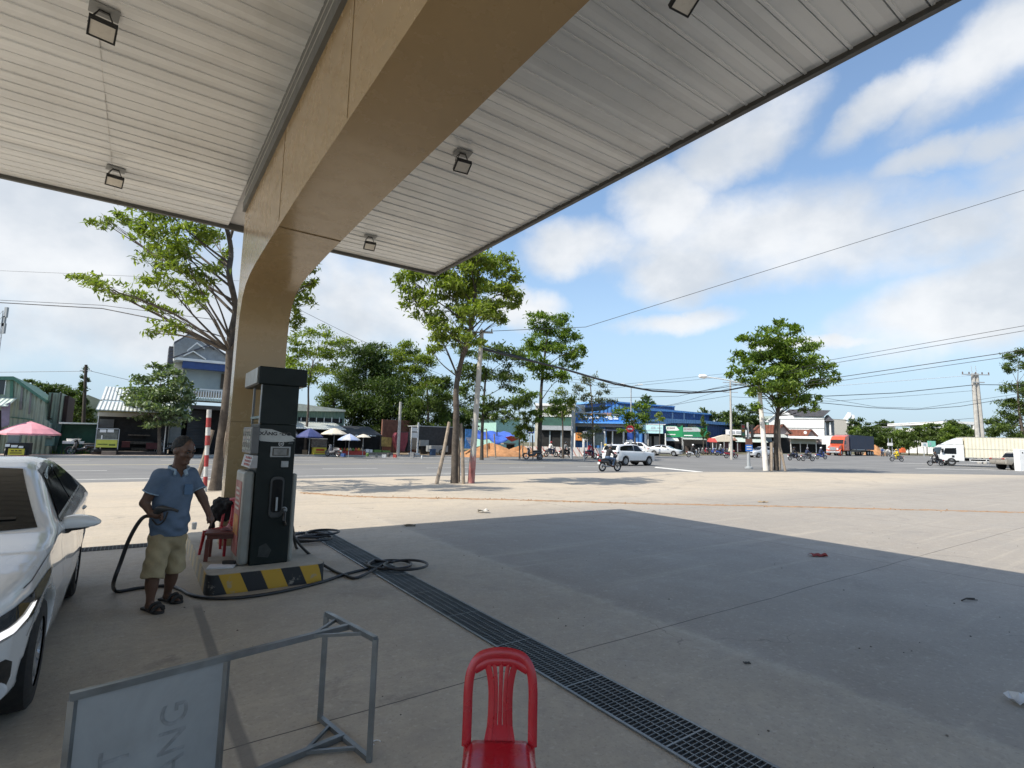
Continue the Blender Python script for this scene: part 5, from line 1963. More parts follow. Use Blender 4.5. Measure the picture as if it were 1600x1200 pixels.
s.poly('tarp', pm('dark_red_tarp', (.22, .04, .05), .7, .35, 3, .6, 5), [(617, 682), (620, 676), (638, 675.5), (637, 690), (632, 705), (622, 704), (618, 694)], 0, .7)
s.poly('black_tarp', BLKT, [(626, 674), (640, 675), (641, 703), (636, 706), (638, 688)], .1, 1.2)
s = Site('brick_wall', 'bare red brick wall behind the wooden pole', 'wall', 53, 625)
s.box('wall', pm('old_brick', (.17, .075, .05), .95, .35, 2.5, .4, 20), 597, 656.5, 651, None, 0, .3)
s.boxes('pier', pm('old_brick2', (.2, .1, .07), .95, .3), [(597, 655, 600, None), (648, 655, 651, None)], -.1, -.004)
q = M()
a = P3(622, 705, 49.5)
a.z = zt(49.5)
q.tube([a, P3(626, 628, 49.5)], [.16, .12], 8)
q.build('w', POLEC)
o = bpy.data.objects['w']
o.name = 'utility_post'
tag(o, 'old pale wooden post standing before the brick wall', 'post')
s = Site('parked_lorry', 'dark lorry with black tarpaulin body parked behind the leaning stake', 'lorry', 49.5, 680)
s.box('cargo_body', BLKT, 654, 667.5, 712, 699, 0, 2.3)
s.box('top_rail', STEELP, 653, 666, 712, 667.4, -.05, 2.35)
s.box('chassis', DARKI, 650, 699.2, 712, 703, .2, 2.1)
s.box('tool_box', pm('grey_tool_box', (.30, .30, .29), .6), 656, 687.5, 670, 697, -.08, -.005)
for px in (664, 702):
    x_, _ = s.xz(px, 700)
    q = M()
    q.lathe([(.2, -.15), (.48, -.15), (.5, -.08), (.5, .12), (.48, .15), (.2, .15)], (x_, .15, .5), 18, axis='y')
    q.build('wheel', BLK, s.t)
s = Site('trailer', 'small grey box trailer in front of the dark lorry', 'trailer', 47.8, 688)
s.box('body', pm('grey_trailer', (.24, .25, .25), .6), 674, 696.5, 700, 706, 0, 1.2)
x_, _ = s.xz(690, 706)
q = M()
q.torus((x_, -.05, .3), .26, .06, 'y', 16, 6)
q.build('wheel', BLK, s.t)
s = Site('waste_bin', 'dark blue wheeled waste bin beside the grey trailer', 'bin', 46.7, 678)
s.box('body', pm('bin_blue', (.02, .05, .11), .5), 674.5, 703, 681, 714, 0, .5, bevel=.03)
s.box('lid', pm('bin_lid', (.025, .06, .13), .5), 674, 701.6, 681.5, 703, -.04, .54, bevel=.02)
s = Site('white_rack', 'white metal notice rack next to the dark lorry', 'rack', 48.6, 648)
s.boxes('post', WPAINT, [(642.5, 667, 643.7, None), (652.5, 660, 654.3, None)], 0, .08)
s.boxes('board', WPAINT, [(644, 668, 652.3, 674), (644, 676, 652.3, 684)], .01, .06)
s.boxes('foot', WPAINT, [(641, 708, 646, 712), (650, 708, 656, 712)], -.3, .3)
s = Site('awning_frame', 'blue and white printed banner panel beside the lorry', 'banner', 47.5, 732)
s.box('panel', pm('blue_print_banner', (.07, .25, .60), .6, .5, 4), 727, 670.5, 736.5, 701, 0, .06)
s.boxes('stripe', WPAINT, [(728 + k * 1.2, 684 + k * 2.2, 736.3, 685 + k * 2.2) for k in range(6)], -.012, -.003)
s.box('dark_edge', DARKI, 722, 668, 726.8, 701, .1, .3)
# odds and ends of the street market
BITS = [('wicker basket of greens at the end of the red cloth stall', 'basket', 574, 706.5, 5, 5, (.12, .2, .05)), ('grey sack leaning on the vegetable stall', 'sack', 588, 710, 4, 6, (.3, .27, .22)),
        ('white foam box in front of the vegetable stall', 'box', 600, 711, 6, 5, (.62, .62, .6)), ('blue crate in front of the fruit stall', 'crate', 536, 711, 6, 5, (.04, .1, .3)),
        ('red crate right of the vegetable stall', 'crate', 617, 709, 5, 5, (.35, .05, .04)), ('dark sack below the yellow banner', 'sack', 607, 706, 5, 7, (.05, .045, .04)),
        ('white foam box stacked beside the food cart with red letters', 'box', 514, 706, 4, 6, (.6, .6, .58)), ('brown carton under the dark blue parasol', 'box', 476, 708, 7, 8, (.28, .2, .12)),
        ('white jug at the foot of the white rack', 'jug', 659, 710, 3, 5, (.6, .6, .58)), ('brown carton under the beige parasol', 'box', 524, 703, 5, 6, (.3, .22, .14)),
        ('green basket beside the brown carton', 'basket', 541, 699, 5, 5, (.06, .16, .06)), ('grey crate behind the drooping dark red tarp', 'crate', 644, 706, 6, 8, (.2, .2, .2))]
for lb, kd, px, pyb, w_, h_, c_ in BITS:
    Yb = 44.2 + (713 - pyb) * .35
    a_ = Vector((XP(px, Yb), Yb, zt(Yb) + .02))
    ww, hh = w_ * Yb / FPX, h_ * Yb / FPX
    q = M()
    if kd in ('sack', 'jug', 'basket'):
        pr = {'sack': [(.42, 0), (.5, .3), (.42, .7), (.2, .88), (.28, 1)], 'jug': [(.4, 0), (.45, .5), (.35, .75), (.15, .85), (.17, 1)], 'basket': [(.38, 0), (.5, .7), (.52, .72), (.3, .95), (.05, 1.1)]}[kd]
        q.lathe([(r * ww, z * hh) for r, z in pr], n=12)
    else:
        q.box(-ww / 2, ww / 2, -ww * .4, ww * .4, 0, hh * .9)
        q.box(-ww * .53, ww * .53, -ww * .43, ww * .43, hh * .9 + .004, hh)
        q.box(-ww * .53, ww * .53, -ww * .43, ww * .43, hh * .45, hh * .5)
    o = q.build(kd, pm('bit_' + kd + str(px), c_, .7, .2, 5, dirt=.3))
    o.location = a_
    o.rotation_euler = (0, 0, rnd.uniform(-.4, .4))
    tag(o, lb, kd, 'goods lying about the street market')
# blue tarpaulin and dirt heap
s = Site('blue_tarp', 'sagging blue tarpaulin strung over the dirt heap', 'tarpaulin', 49, 775)
nx, ny = 26, 6
vs, fs = [], []
for i in range(nx + 1):
    for j in range(ny + 1):
        px = 737 + 76 * i / nx
        top = 672.5 + 2.5 * i / nx
        low = 686 + 8 * math.exp(-((i - 14) / 4.0) ** 2) - 4 * math.exp(-((i - 22) / 3) ** 2)
        x_, z_ = s.xz(px, top + (low - top) * j / ny)
        vs.append((x_, 2.0 - 2.2 * j / ny + .12 * math.sin(i * 1.4 + j) , z_ + .08 * math.sin(i * .9)))
for i in range(nx):
    for j in range(ny):
        k = i * (ny + 1) + j
        fs.append((k, k + ny + 1, k + ny + 2, k + 1))
q = M()
q.add(vs, fs)
o = q.build('sheet', BLT, s.t, smooth=True)
o.modifiers.new('thick', 'SOLIDIFY').thickness = .03
s.boxes('pole', WDK, [(738, 672, 739, None), (776, 672, 777, None), (811, 676, 812, None)], 1.0, 1.08)
s.poly('fringe', REDC, [(790, 683), (800, 681), (812, 686), (800, 690), (795, 687)], -.4, -.3)


def heap(name, label, px, Y, w_, h_, mat, seed, dx=1.0, cat='heap', group=None):
    rn = random.Random(seed)
    c = P3(px, 700, Y)
    n, m_ = 26, 12
    vs, fs = [], []
    for i in range(n):
        for j in range(m_ + 1):
            r = j / m_
            g = 2 * math.pi * i / n
            z = h_ * max(0, 1 - r ** 1.3) * (1 + .35 * math.sin(3 * g + seed)) + rn.uniform(0, .10) * h_ * (r < 1)
            vs.append((w_ * r * math.cos(g) * (1 + .15 * math.sin(2 * g + seed)), w_ * dx * r * math.sin(g), z - .03 * (r == 1)))
    for i in range(n):
        for j in range(m_):
            a, b_ = i * (m_ + 1) + j, ((i + 1) % n) * (m_ + 1) + j
            fs.append((a, b_, b_ + 1, a + 1))
    q = M()
    q.add(vs, fs)
    o = q.build(name, mat, smooth=True)
    o.location = (c.x, Y, zt(Y))
    tag(o, label, cat, group)


SOIL = pm('orange_soil', (.38, .19, .085), .95, .3, 2, .8, 12)
heap('dirt_heap', 'long orange soil heap under the blue tarpaulin', 765, 56, 3.6, .95, SOIL, 3, .5)
heap('dirt_heap', 'orange soil heap behind the parked motorbike', 815, 57, 3.0, .8, SOIL, 5, .5)
heap('dirt_heap', 'small orange soil heap at the foot of the blue banner', 742, 52, 1.3, .45, SOIL, 8)
heap('dirt_heap', 'orange sand heap behind the container lorry', 1367, 112, 2.2, 1.6, SOIL, 7)
s = Site('trestle_table', 'rough wooden trestle table on the soil heap', 'table', 50.5, 797)
s.box('top', pm('grey_board', (.33, .30, .26), .9), 790, 692.5, 806, 694.5, 0, 1.0)
s.boxes('leg', WDK, [(795, 694.5, 798, None), (801, 694.5, 804, None)], .2, .7)
for i, (px, py) in enumerate(((775, 706), (762, 706), (817, 705), (833, 700))):
    q = M()
    a = P3(px, 700, 51)
    a.z = zt(51)
    q.tube([a, P3(px - [3, 2, 0, 1][i], py - [28, 36, 16, 20][i], 51)], .07, 6)
    tag(q.build('tree_stake', STAKE, smooth=True), ['dark leaning stake left of the trestle table', 'upright stake beside the dark trunk at the blue tarpaulin', 'short stake among the soil heaps', 'stake just left of the tall dark tree'][i], 'stake', 'stakes on the far lot')

# red and white painted fence
zz_m, zt_t, zb_ = nt('zigzag_paint')
co = objco(zt_t)
sp = nd(zt_t, 'ShaderNodeSeparateXYZ')
ln(zt_t, co, sp.inputs[0])
ph = mth(zt_t, 'ADD', sp.outputs[0], mth(zt_t, 'MULTIPLY', sp.outputs[2], .55))
f = mth(zt_t, 'FRACT', mth(zt_t, 'DIVIDE', mth(zt_t, 'ADD', ph, 100), .62))
ln(zt_t, mixc(zt_t, rng(zt_t, f, .78, .82, 0, .85), (.76, .72, .68), (.5, .17, .13)), zb_.inputs['Base Color'])
zb_.inputs['Roughness'].default_value = .7
for i in range(10):
    pa, pb_ = 812 + i * 18.6, 812 + (i + 1) * 18.6
    Y = 58
    a, c = Vector((XP(pa + .4, Y), Y, zt(Y))), Vector((XP(pb_ - .4, Y), Y, zt(Y)))
    T = thing('barrier_panel', 'white barrier panel with slanted red stripes, %s of the row from the tall dark tree' % ['one', 'two', 'three', 'four', 'five', 'six', 'seven', 'eight', 'nine', 'ten'][i], 'barrier', a, math.degrees(math.atan2(c.y - a.y, c.x - a.x)), 'striped barrier panels along the far side road')
    L_ = (c - a).length
    M().box(0, L_, 0, .12, .1, 1.05).build('panel', zz_m, T)
    M().box(.1, .35, -.15, .3, 0, .0995).build('foot', POLEC, T)
    M().box(L_ - .35, L_ - .1, -.15, .3, 0, .0995).build('foot', POLEC, T)

# cream upper storey with green glass
s = Site('shop_house', 'cream two storey shop house with green glass front', 'building', 64, 868, face=-12)
s.box('wall', CREAM, 836, 634, 898, None, .5, 12)
s.box('parapet', WPAINT, 835, 630.5, 899, 634, .2, 12.2)
s.boxes('window', GLS, [(866, 641, 872, 645), (878, 640, 884, 646), (846, 641, 852, 645)], .4, .49)
s.box('white_band', WPAINT, 838, 646, 896, 651, .1, .49)
s.box('green_glass', pm('green_glass', (.05, .11, .085), .15, .25, .6), 843, 651.2, 896, 665, .2, .49)
s.box('sign_board', pm('grey_sign', (.34, .36, .38), .6), 843, 665.2, 896, 672, -.4, .48)
s.box('shop_front', DARKI, 843, 672.2, 896, None, .3, .48)
s.boxes('pillar', GREYW, [(858, 672.2, 860, None), (876, 672.2, 878, None)], .1, .29)
s = Site('teal_hut', 'small pale teal building behind the blue tarpaulin', 'building', 62, 792)
s.box('wall', pm('teal_wall', (.32, .52, .46), .8), 775, 655, 812, None, 0, 6)
s.box('roof', WPAINT, 773, 651, 814, 655, -.3, 6.3)
s = Site('tall_house', 'grey house half hidden behind the sparse pale tree', 'building', 80, 905)
s.box('wall', CREAM, 892, 632, 914, None, 0, 8)
s.box('window', GLS, 898, 638, 904, 644, -.06, -.004)
# blue buildings
s = Site('blue_store', 'bright blue store front with gable and rows of pale lettering', 'store', 60, 940, face=-12)
s.poly('wall', BLUES, [(897, None), (897, 646), (945, 641), (962, 631), (990, 640), (1004, 650), (1004, None)], .5, 14)
s.box('sign_band', pm('store_blue', (.045, .20, .50), .5), 899, 646.5, 985, 660, .25, .49)
s.boxes('orange_letter', pm('orange_letter', (.75, .3, .08), .5), [(917, 646, 921, 648.5), (922.5, 646, 926, 648.5), (936, 645.5, 939, 649.3), (940.3, 645.3, 943, 649.3), (944, 645.3, 947, 649.3), (948.2, 645.3, 951, 649.3), (952, 645.3, 955.5, 649.3)], .12, .24)
s.boxes('white_letter', pm('white_letter', (.78, .80, .80), .5), [(911, 651, 917, 653), (920, 651.5, 928, 654), (930, 651, 936.5, 653.3), (944, 650.6, 949, 653), (950, 650.3, 957.5, 652.6), (959, 650.3, 966, 652.3), (950, 653.6, 957, 655.6), (958.5, 653.4, 966, 655.4)], .12, .24)
s.box('canopy_edge', pm('store_blue2', (.10, .32, .72), .5), 896, 659.5, 984, 661.5, -.8, .48)
s.box('grey_band', pm('grey_band', (.30, .30, .29), .8), 897, 661.7, 1004, 667, .1, .48)
s.boxes('window', GLS, [(902, 667.3, 925, 690), (946, 667.3, 972, 672), (948, 674, 985, 696)], .3, .48)
s.boxes('pillar', GREYW, [(925.5, 667.3, 928, None), (972.5, 672, 975, None), (985.5, 667.3, 988, None)], .05, .28)
s = Site('billboard', 'orange food picture board in front of the blue store', 'sign', 57, 904, face=-12)
s.box('board', pm('orange_poster', (.60, .22, .05), .6, .5, 5), 899, 676, 909.5, 688, 0, .1)
s.box('side_post', WPAINT, 896.5, 677, 898.7, None, 0, .2)
s.box('side_post', WPAINT, 910, 684, 913, None, 0, .2)
s = Site('notice_board', 'grey notice board beside the orange food picture', 'sign', 57.5, 914, face=-12)
s.box('board', pm('grey_notice', (.30, .30, .34), .7), 910.5, 674, 918.5, 688, 0, .1)
s.boxes('post', STEELP, [(911, 688.2, 912, None), (917, 688.2, 918, None)], .02, .08)
s = Site('blue_warehouse', 'long shadowed blue warehouse with light blue roof edge', 'warehouse', 72, 1050)
s.poly('wall', BLUED, [(985, None), (985, 642), (1045, 641), (1113, 648), (1113, None)], 0, 22)
s.poly('roof', BLUER, [(960, 634), (1018, 637.5), (1114, 646.5), (1114, 648.6), (1045, 643), (985, 641)], -.5, 22.5)
s.boxes('rooflight', pm('rooflight_grey', (.25, .3, .36), .5), [(1050, 644.5, 1052, 655), (1068, 645.5, 1070, 656), (1084, 647, 1085.5, 652)], -.08, -.004)
s = Site('blue_roof_block', 'upper blue block with a small gable above the long warehouse', 'warehouse', 80, 990)
s.poly('wall', BLUED, [(948, None), (948, 627.5), (956, 626), (965, 628), (1000, 631), (1054, 636), (1054, None)], 0, 12)
s.poly('front', BLUES, [(948, 636), (948, 627.5), (956, 625.6), (964, 627.8), (964, 636)], -.4, -.05)
s.poly('roof', BLUER, [(947, 627), (956, 625), (966, 627.3), (1055, 634.6), (1055, 636.4), (965, 629.4), (956, 627), (947, 629)], -.6, 12.4)
s = Site('blue_annex', 'lower blue annex with pale blue lean-to roof behind the green signs', 'warehouse', 68, 1100)
s.box('wall', BLUED, 1026, 663, 1182, None, .5, 7)
s.poly('roof', BLUER, [(1024, 653), (1100, 657), (1182, 664.5), (1182, 667.5), (1100, 662), (1050, 661), (1030, 664)], -.3, 7.3)
s.boxes('window', GLS, [(1058, 663, 1070, 669), (1075, 663.5, 1088, 669)], .4, .49)
# shop row
s = Site('cyan_shop', 'shop with pale cyan sign board on white pillars', 'shop', 55, 1022, face=-12)
sgn_ = s.box('sign_board', CYN, 1003.5, 663.5, 1036, 677, -.4, .1)
s.boxes('lettering', pm('grey_letter', (.40, .52, .56), .6), [(1017, 666.5, 1024, 670), (1026, 667.5, 1034, 669.5), (1008, 671.5, 1033, 673.5)], -.43, -.405, sgn_)
s.boxes('pillar', WPAINT, [(1007, 677.2, 1010.5, None), (1012, 677.2, 1013, None), (1039, 677.2, 1040.5, None)], -.2, .2)
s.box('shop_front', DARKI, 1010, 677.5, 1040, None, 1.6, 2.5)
s.boxes('door', pm('grey_panel_door', (.22, .21, .2), .7), [(1014, 682, 1018, None), (1022, 682, 1030, None)], 1.45, 1.59)
s.box('roof', WPAINT, 1002, 662.4, 1040, 663.4, -.45, 5)
for lb, p0, p1, pt in (('shop with bright green and white swoosh sign', 1040.5, 1066.8, 665.6), ('shop with dark green and grey swoosh sign', 1067.2, 1105, 667.2)):
    s = Site('green_shop', lb, 'shop', 55.5, (p0 + p1) / 2, 'green signed shops', face=-12)
    w_ = p1 - p0
    first = p0 < 1050
    bd_ = s.poly('sign_board', GRS if first else pm('green_sign2', (.015, .18, .08), .5), [(p0, 683), (p0, pt), (p0 + w_ * .62, pt), (p0 + w_ * .78, pt + 2.6), (p1 - .4, pt - 1), (p1, 683)], -.4, .1)
    s.poly('sign_top', WPAINT if first else pm('grey_sign3', (.42, .45, .44), .6), [(p0 + .4, pt + .6), (p0 + w_ * .6, pt + .6), (p0 + w_ * .8, pt + 6.4), (p0 + w_ * .7, pt + 7.2), (p0 + .4, pt + 7.4)], -.43, -.405, bd_)
    s.boxes('lettering', pm('red_grey_letter' + str(first), (.30, .22, .2), .6), [(p0 + 2, pt + 2, p0 + 4, pt + 4.4), (p0 + 5.5, pt + 2.4, p0 + 14, pt + 4)], -.45, -.431, bd_)
    s.boxes('lettering', WPAINT, [(p0 + 1.5, pt + 12.5, p0 + 15, pt + 14)], -.43, -.401, bd_)
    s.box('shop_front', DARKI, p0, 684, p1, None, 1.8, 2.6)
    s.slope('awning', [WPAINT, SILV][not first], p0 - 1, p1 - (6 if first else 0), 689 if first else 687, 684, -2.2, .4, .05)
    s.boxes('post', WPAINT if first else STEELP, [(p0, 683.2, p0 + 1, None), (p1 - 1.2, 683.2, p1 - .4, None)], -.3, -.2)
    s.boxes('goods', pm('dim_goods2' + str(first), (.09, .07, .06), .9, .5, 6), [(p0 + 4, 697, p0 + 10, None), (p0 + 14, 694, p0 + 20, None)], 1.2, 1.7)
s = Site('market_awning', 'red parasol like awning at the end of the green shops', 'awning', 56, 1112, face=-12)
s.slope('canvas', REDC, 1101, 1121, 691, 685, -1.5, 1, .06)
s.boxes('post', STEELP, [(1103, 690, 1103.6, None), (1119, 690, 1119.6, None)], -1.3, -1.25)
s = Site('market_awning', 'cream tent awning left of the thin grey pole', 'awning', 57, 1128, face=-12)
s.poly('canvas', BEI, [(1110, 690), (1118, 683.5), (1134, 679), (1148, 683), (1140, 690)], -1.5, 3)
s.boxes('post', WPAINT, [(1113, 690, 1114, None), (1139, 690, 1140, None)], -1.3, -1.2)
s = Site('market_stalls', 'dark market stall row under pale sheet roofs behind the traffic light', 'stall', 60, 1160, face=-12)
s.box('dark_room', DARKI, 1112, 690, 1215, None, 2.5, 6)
s.slope('roof', SILG, 1150, 1200, 691, 684, -.5, 3)
s.slope('roof', pm('rust_sheet', (.22, .12, .08), .8, .3), 1124, 1152, 688, 682, -.3, 3)
s.box('upper_sign', WPAINT, 1134, 671.5, 1170, 679.5, 2.2, 2.45)
s.boxes('lettering', pm('grey_letter2', (.35, .37, .38), .6), [(1139, 673.5, 1148, 677), (1150, 673.5, 1160, 677)], 2.1, 2.19)
s.boxes('post', STEELP, [(1131, 690, 1132, None), (1152, 690, 1153, None), (1172, 690, 1173, None)], -.3, -.2)
s.boxes('goods', pm('dim_goods3', (.14, .07, .08), .9, .5, 5), [(1131, 688, 1139, 704), (1150, 692, 1158, 705)], 1.5, 2.4)
s = Site('green_hall', 'hall with wide pale green metal roof and green wall', 'hall', 78, 1155, face=-12)
s.box('wall', corrug('mint_sheet', (.30, .47, .38), .5), 1118, 659, 1202, None, .5, 14)
s.poly('roof', SILG, [(1112, 660.5), (1130, 651.5), (1210, 650), (1198, 656), (1180, 659)], 0, 14.5)
s = Site('tiled_house', 'low house with red tiled hip roof and grey gable', 'house', 58, 1205, face=-12)
s.box('wall', pm('mauve_wall', (.36, .30, .29), .85), 1174, 676, 1232, None, 1.2, 7)
s.poly('gable', pm('mauve_wall2', (.38, .31, .30), .85), [(1212, 680), (1223, 665), (1236, 678)], .6, 1.19)
s.poly('roof', RTILE, [(1172, 677), (1186, 664), (1224, 663.5), (1213, 677)], -.2, 1.1)
s.poly('roof_edge', pm('dark_tile_edge', (.10, .05, .04), .8), [(1223, 662.5), (1224.5, 662.5), (1239, 677), (1237, 678.5)], -.3, 1.15)
s.poly('ridge', pm('dark_tile_edge2', (.14, .07, .05), .8), [(1172, 677.6), (1186, 663.6), (1187, 664.8), (1174, 678)], -.32, -.21)
s.slope('awning', SILV, 1160, 1232, 683, 678, -2.5, .5)
s.box('shop_front', DARKI, 1176, 684, 1234, None, .9, 1.15)
s.boxes('wall_sign', pm('pale_blue_sign', (.35, .5, .65), .6), [(1190, 682, 1206, 690)], -.3, -.2)
s = Site('tiled_house', 'smaller red tiled house with white awning over grey shutters', 'house', 60, 1258, face=-12)
s.box('wall', pm('mauve_wall3', (.36, .30, .29), .85), 1232, 680, 1284, None, 1.2, 7)
s.poly('gable', pm('mauve_wall4', (.34, .28, .28), .85), [(1262, 682), (1267, 671.5), (1278, 682)], .6, 1.19)
s.poly('roof', RTILE, [(1233, 681), (1236, 671), (1268, 671.5), (1262, 681)], -.2, 1.1)
s.poly('roof_edge', pm('dark_tile_edge3', (.10, .05, .04), .8), [(1267, 670.6), (1268.4, 670.6), (1279, 681), (1277, 682)], -.3, 1.15)
s.slope('awning', WPAINT, 1232, 1292, 685.5, 681.5, -2.6, .4)
s.box('roller_shutter', corrug('pale_shutter', (.40, .46, .46), .14, 2), 1236, 686, 1275, 693.5, -.6, -.5)
s.box('shop_front', DARKI, 1234, 693.7, 1291, None, .8, 1.15)
s.boxes('post', WPAINT, [(1235, 686, 1236.2, None), (1250, 693, 1251, None), (1261, 693, 1262, None), (1274.5, 686, 1275.8, None)], -.6, -.5)
q = M()
x_, z_ = s.xz(1258, 676)
q.lathe([(.02, 0), (.3, .06), (.42, .16)], (x_, -.3, z_), 14, axis='y')
q.build('satellite_dish', WPAINT, s.t)
s = Site('white_house', 'big white house with dark pitched roof behind the red tiled houses', 'house', 74, 1250, face=-22)
s.poly('wall', WHITE, [(1200, None), (1200, 655), (1222, 639.5), (1240, 650), (1288, 651), (1288, None)], .5, 10)
s.poly('roof', TILE, [(1233, 639.5), (1240, 650.5), (1287, 651), (1298, 641)], .2, 9)
s.poly('roof_edge', WPAINT, [(1199, 656), (1221.5, 638), (1223, 638.6), (1201, 656.6)], 0, .45)
s.box('string_course', pm('grey_course', (.4, .4, .4), .8), 1200, 668, 1288, 669.2, .4, .49)
s.box('string_course', pm('grey_course2', (.4, .4, .4), .8), 1200, 654.2, 1288, 655.2, .4, .49)
s.boxes('porch_column', WPAINT, [(1289, 660, 1291, 680), (1296, 660, 1298.5, 680)], 1.5, 1.9)
s.poly('porch_roof', TILE, [(1287, 658), (1294, 648), (1304, 658)], .8, 4)
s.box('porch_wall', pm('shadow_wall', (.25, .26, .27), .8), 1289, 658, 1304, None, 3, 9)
s.box('lower_wall', WHITE, 1265, 680.5, 1306, None, -.5, .4)
s = Site('unfinished_house', 'unfinished grey concrete house with two slanted roof fins', 'house', 88, 1318, face=-12)
s.box('wall', pm('raw_concrete', (.42, .40, .36), .9, .15), 1302, 655, 1324, None, 0, 8)
s.poly('fin', WPAINT, [(1320, 655), (1327, 644), (1330, 645), (1330, 650), (1323, 657)], -.5, .8)
s.poly('fin', WPAINT, [(1328, 658), (1333, 648), (1335.5, 649), (1335, 655), (1331, 660)], -.4, .9)
s.boxes('column', pm('raw_concrete2', (.36, .35, .32), .9), [(1324.5, 660, 1326.5, None), (1332, 660, 1334, None)], .2, .8)
s.box('slab', WPAINT, 1322, 658.5, 1336, 661, -.2, 4)
s.box('dark_inside', DARKI, 1324.5, 662, 1333, None, 3, 5)
s = Site('white_hall', 'long white hall far behind the scrub trees', 'hall', 150, 1500, None, 0)
s.box('wall', WHITE, 1474, 668, 1531, None, 0, 20)
s.box('roof', WPAINT, 1473, 658.5, 1527, 663, -1, 21)
s.boxes('column', WPAINT, [(1522, 663, 1526, 680), (1475, 663, 1480, 668)], -1, 0)
s = Site('far_wall', 'long low pale wall on the far rise behind the scrub trees', 'wall', 165, 1380, None, 0)
s.box('wall', pm('pale_grey_wall', (.45, .44, .42), .9), 1352, 667, 1400, None, 0, 1)
s.box('coping', pm('pale_grey_wall2', (.38, .37, .36), .9), 1352, 666.2, 1400, 667, -.2, 1.2)
# bus shelter
s = Site('bus_shelter', 'small arched dark roofed shelter with glass sides in front of the blue store', 'shelter', 56.5, 940)
x0, x1, z0, z1 = s.rect(928, 676, 945, None)
q = M()
ar = [(x0 + (x1 - x0) * (.5 - .5 * math.cos(R_(180 * i / 10))), z1 - .25 + .55 * math.sin(R_(180 * i / 10))) for i in range(11)]
q.prism(ar, lambda x, z, y: (x, y, z), 0, 2.6)
q.build('arched_roof', pm('dark_blue_roof', (.03, .04, .07), .4), s.t)
s.boxes('post', WPAINT, [(928, 674, 929.2, None), (944.5, 674, 946.2, None)], -.05, .1)
s.box('back_panel', pm('shelter_glass', (.16, .2, .19), .15, .4), 929.4, 677, 944.3, 696, 1.9, 2.0)
s = Site('long_canopy', 'flat grey canopy running right from the arched shelter', 'shelter', 57.3, 962)
s.box('roof', pm('grey_purple_roof', (.20, .20, .26), .6), 946, 671.5, 976, 673.5, 0, 2.4)
s.boxes('post', WPAINT, [(957, 673.7, 958, None), (974, 673.7, 975.5, None)], .1, .25)

# ------------------------------------------------------------------ poles, signs, lamps
def pole(name, label, cat, px0, py0, px1, py1, Y0, Y1, r0, r1, mat, group=None, parts=None, n=10, ground=True):
    a, c = P3(px0, py0, Y0), P3(px1, py1, Y1)
    if ground:
        a.z = zt(Y0) - .02
    T = thing(name, label, cat, a, 0, group)
    q = M()
    q.tube([(0, 0, 0), c - a], [r0, r1], n)
    q.build('shaft', mat, T, smooth=True)
    return T, a, c


T, a, c = pole('utility_pole', 'leaning pale concrete pole with faded red foot beside the tall street tree', 'pole', 736, 755, 753, 516, 20.8, 20.8, .135, .085, POLEC)
d = c - a
q = M()
q.tube([d * .0, d * .115], [.138, .135], 12)
q.tube([d * .115, d * .2], [.1352, .12], 12)
q.build('red_paint', pm('faded_red_paint', (.33, .12, .11), .8, .4, 3, dirt=.6, dcol=(.4, .37, .33), dscale=2.5), T, smooth=True)
q = M()
q.bar(d * .985 + Vector((-.4, 0, 0)), d * .985 + Vector((.45, 0, 0)), .06)
for k in (-.35, .0, .4):
    q.tube([d * .985 + Vector((k, 0, .03)), d * .985 + Vector((k, 0, .16))], .03, 6)
q.build('crossarm', STEELP, T)
RW = [pm('white_band_paint', (.5, .5, .48), .7, .2, 5, dirt=.4), pm('red_band_paint', (.30, .03, .03), .7, .2, 5, dirt=.3)]
a, c = G(320, 768), P3(327, 640, G(320, 768).y)
T = thing('marker_pole', 'red and white banded steel pole standing left of the forked tree', 'pole', a)
q = M()
d = c - a
fr = [0, .06, .18, .30, .44, .56, .68, .78, .90, 1.0]
for i in range(9):
    q.tube([d * fr[i], d * fr[i + 1]], .064 if i > 4 else .056, 12, [0, 1, 0, 1, 0, 1, 0, 1, 0][i])
q.build('banded_shaft', RW, T, smooth=True)
T, a, c = pole('utility_pole', 'thick white painted pole leaning on the corner tree with a lamp arm', 'pole', 1197, 736, 1185, 590, 39.7, 39.9, .21, .13, pm('white_pole', (.68, .64, .58), .85, .15, 2, dirt=.4))
d = c - a
L0, L1_ = P3(1183, 606, 39.8) - a, P3(1098, 588, 38.5) - a
q = M()
q.tube(ospline([L0, L0.lerp(L1_, .5) + Vector((0, 0, .12)), L1_], 6), .045, 8)
q.build('lamp_arm', WPAINT, T, smooth=True)
q = M(Matrix.Translation(L1_))
q.lathe([(.05, -.3), (.14, -.22), (.17, .1), (.1, .3)], n=12, axis='x')
q.build('lamp_head', WPAINT, T, smooth=True)
T, a, c = pole('utility_pole', 'thin grey pole rising from the market stalls left of the traffic light', 'pole', 1143, 705, 1141, 596, 63, 63, .17, .10, POLEC)
for z in (.985, .86):
    q = M()
    q.bar((c - a) * z + Vector((-.9, 0, 0)), (c - a) * z + Vector((.9, 0, 0)), .08)
    q.build('crossarm', STEELP, T)
T, a, c = pole('street_lamp', 'two armed street lamp above the blue warehouse', 'street lamp', 986, 703, 986, 606, 68, 68, .12, .07, STEELP)
for sx in (-1, 1):
    q = M()
    q.tube(ospline([c - a, (c - a) + Vector((sx * .6, 0, .35)), (c - a) + Vector((sx * 1.2, 0, .5))], 5), .05, 6)
    q.build('arm', STEELP, T)
    q = M()
    q.box(sx * 1.2 - .3, sx * 1.2 + .3, -.1, .1, (c - a).z + .42, (c - a).z + .55)
    q.build('lamp_head', WPAINT, T)
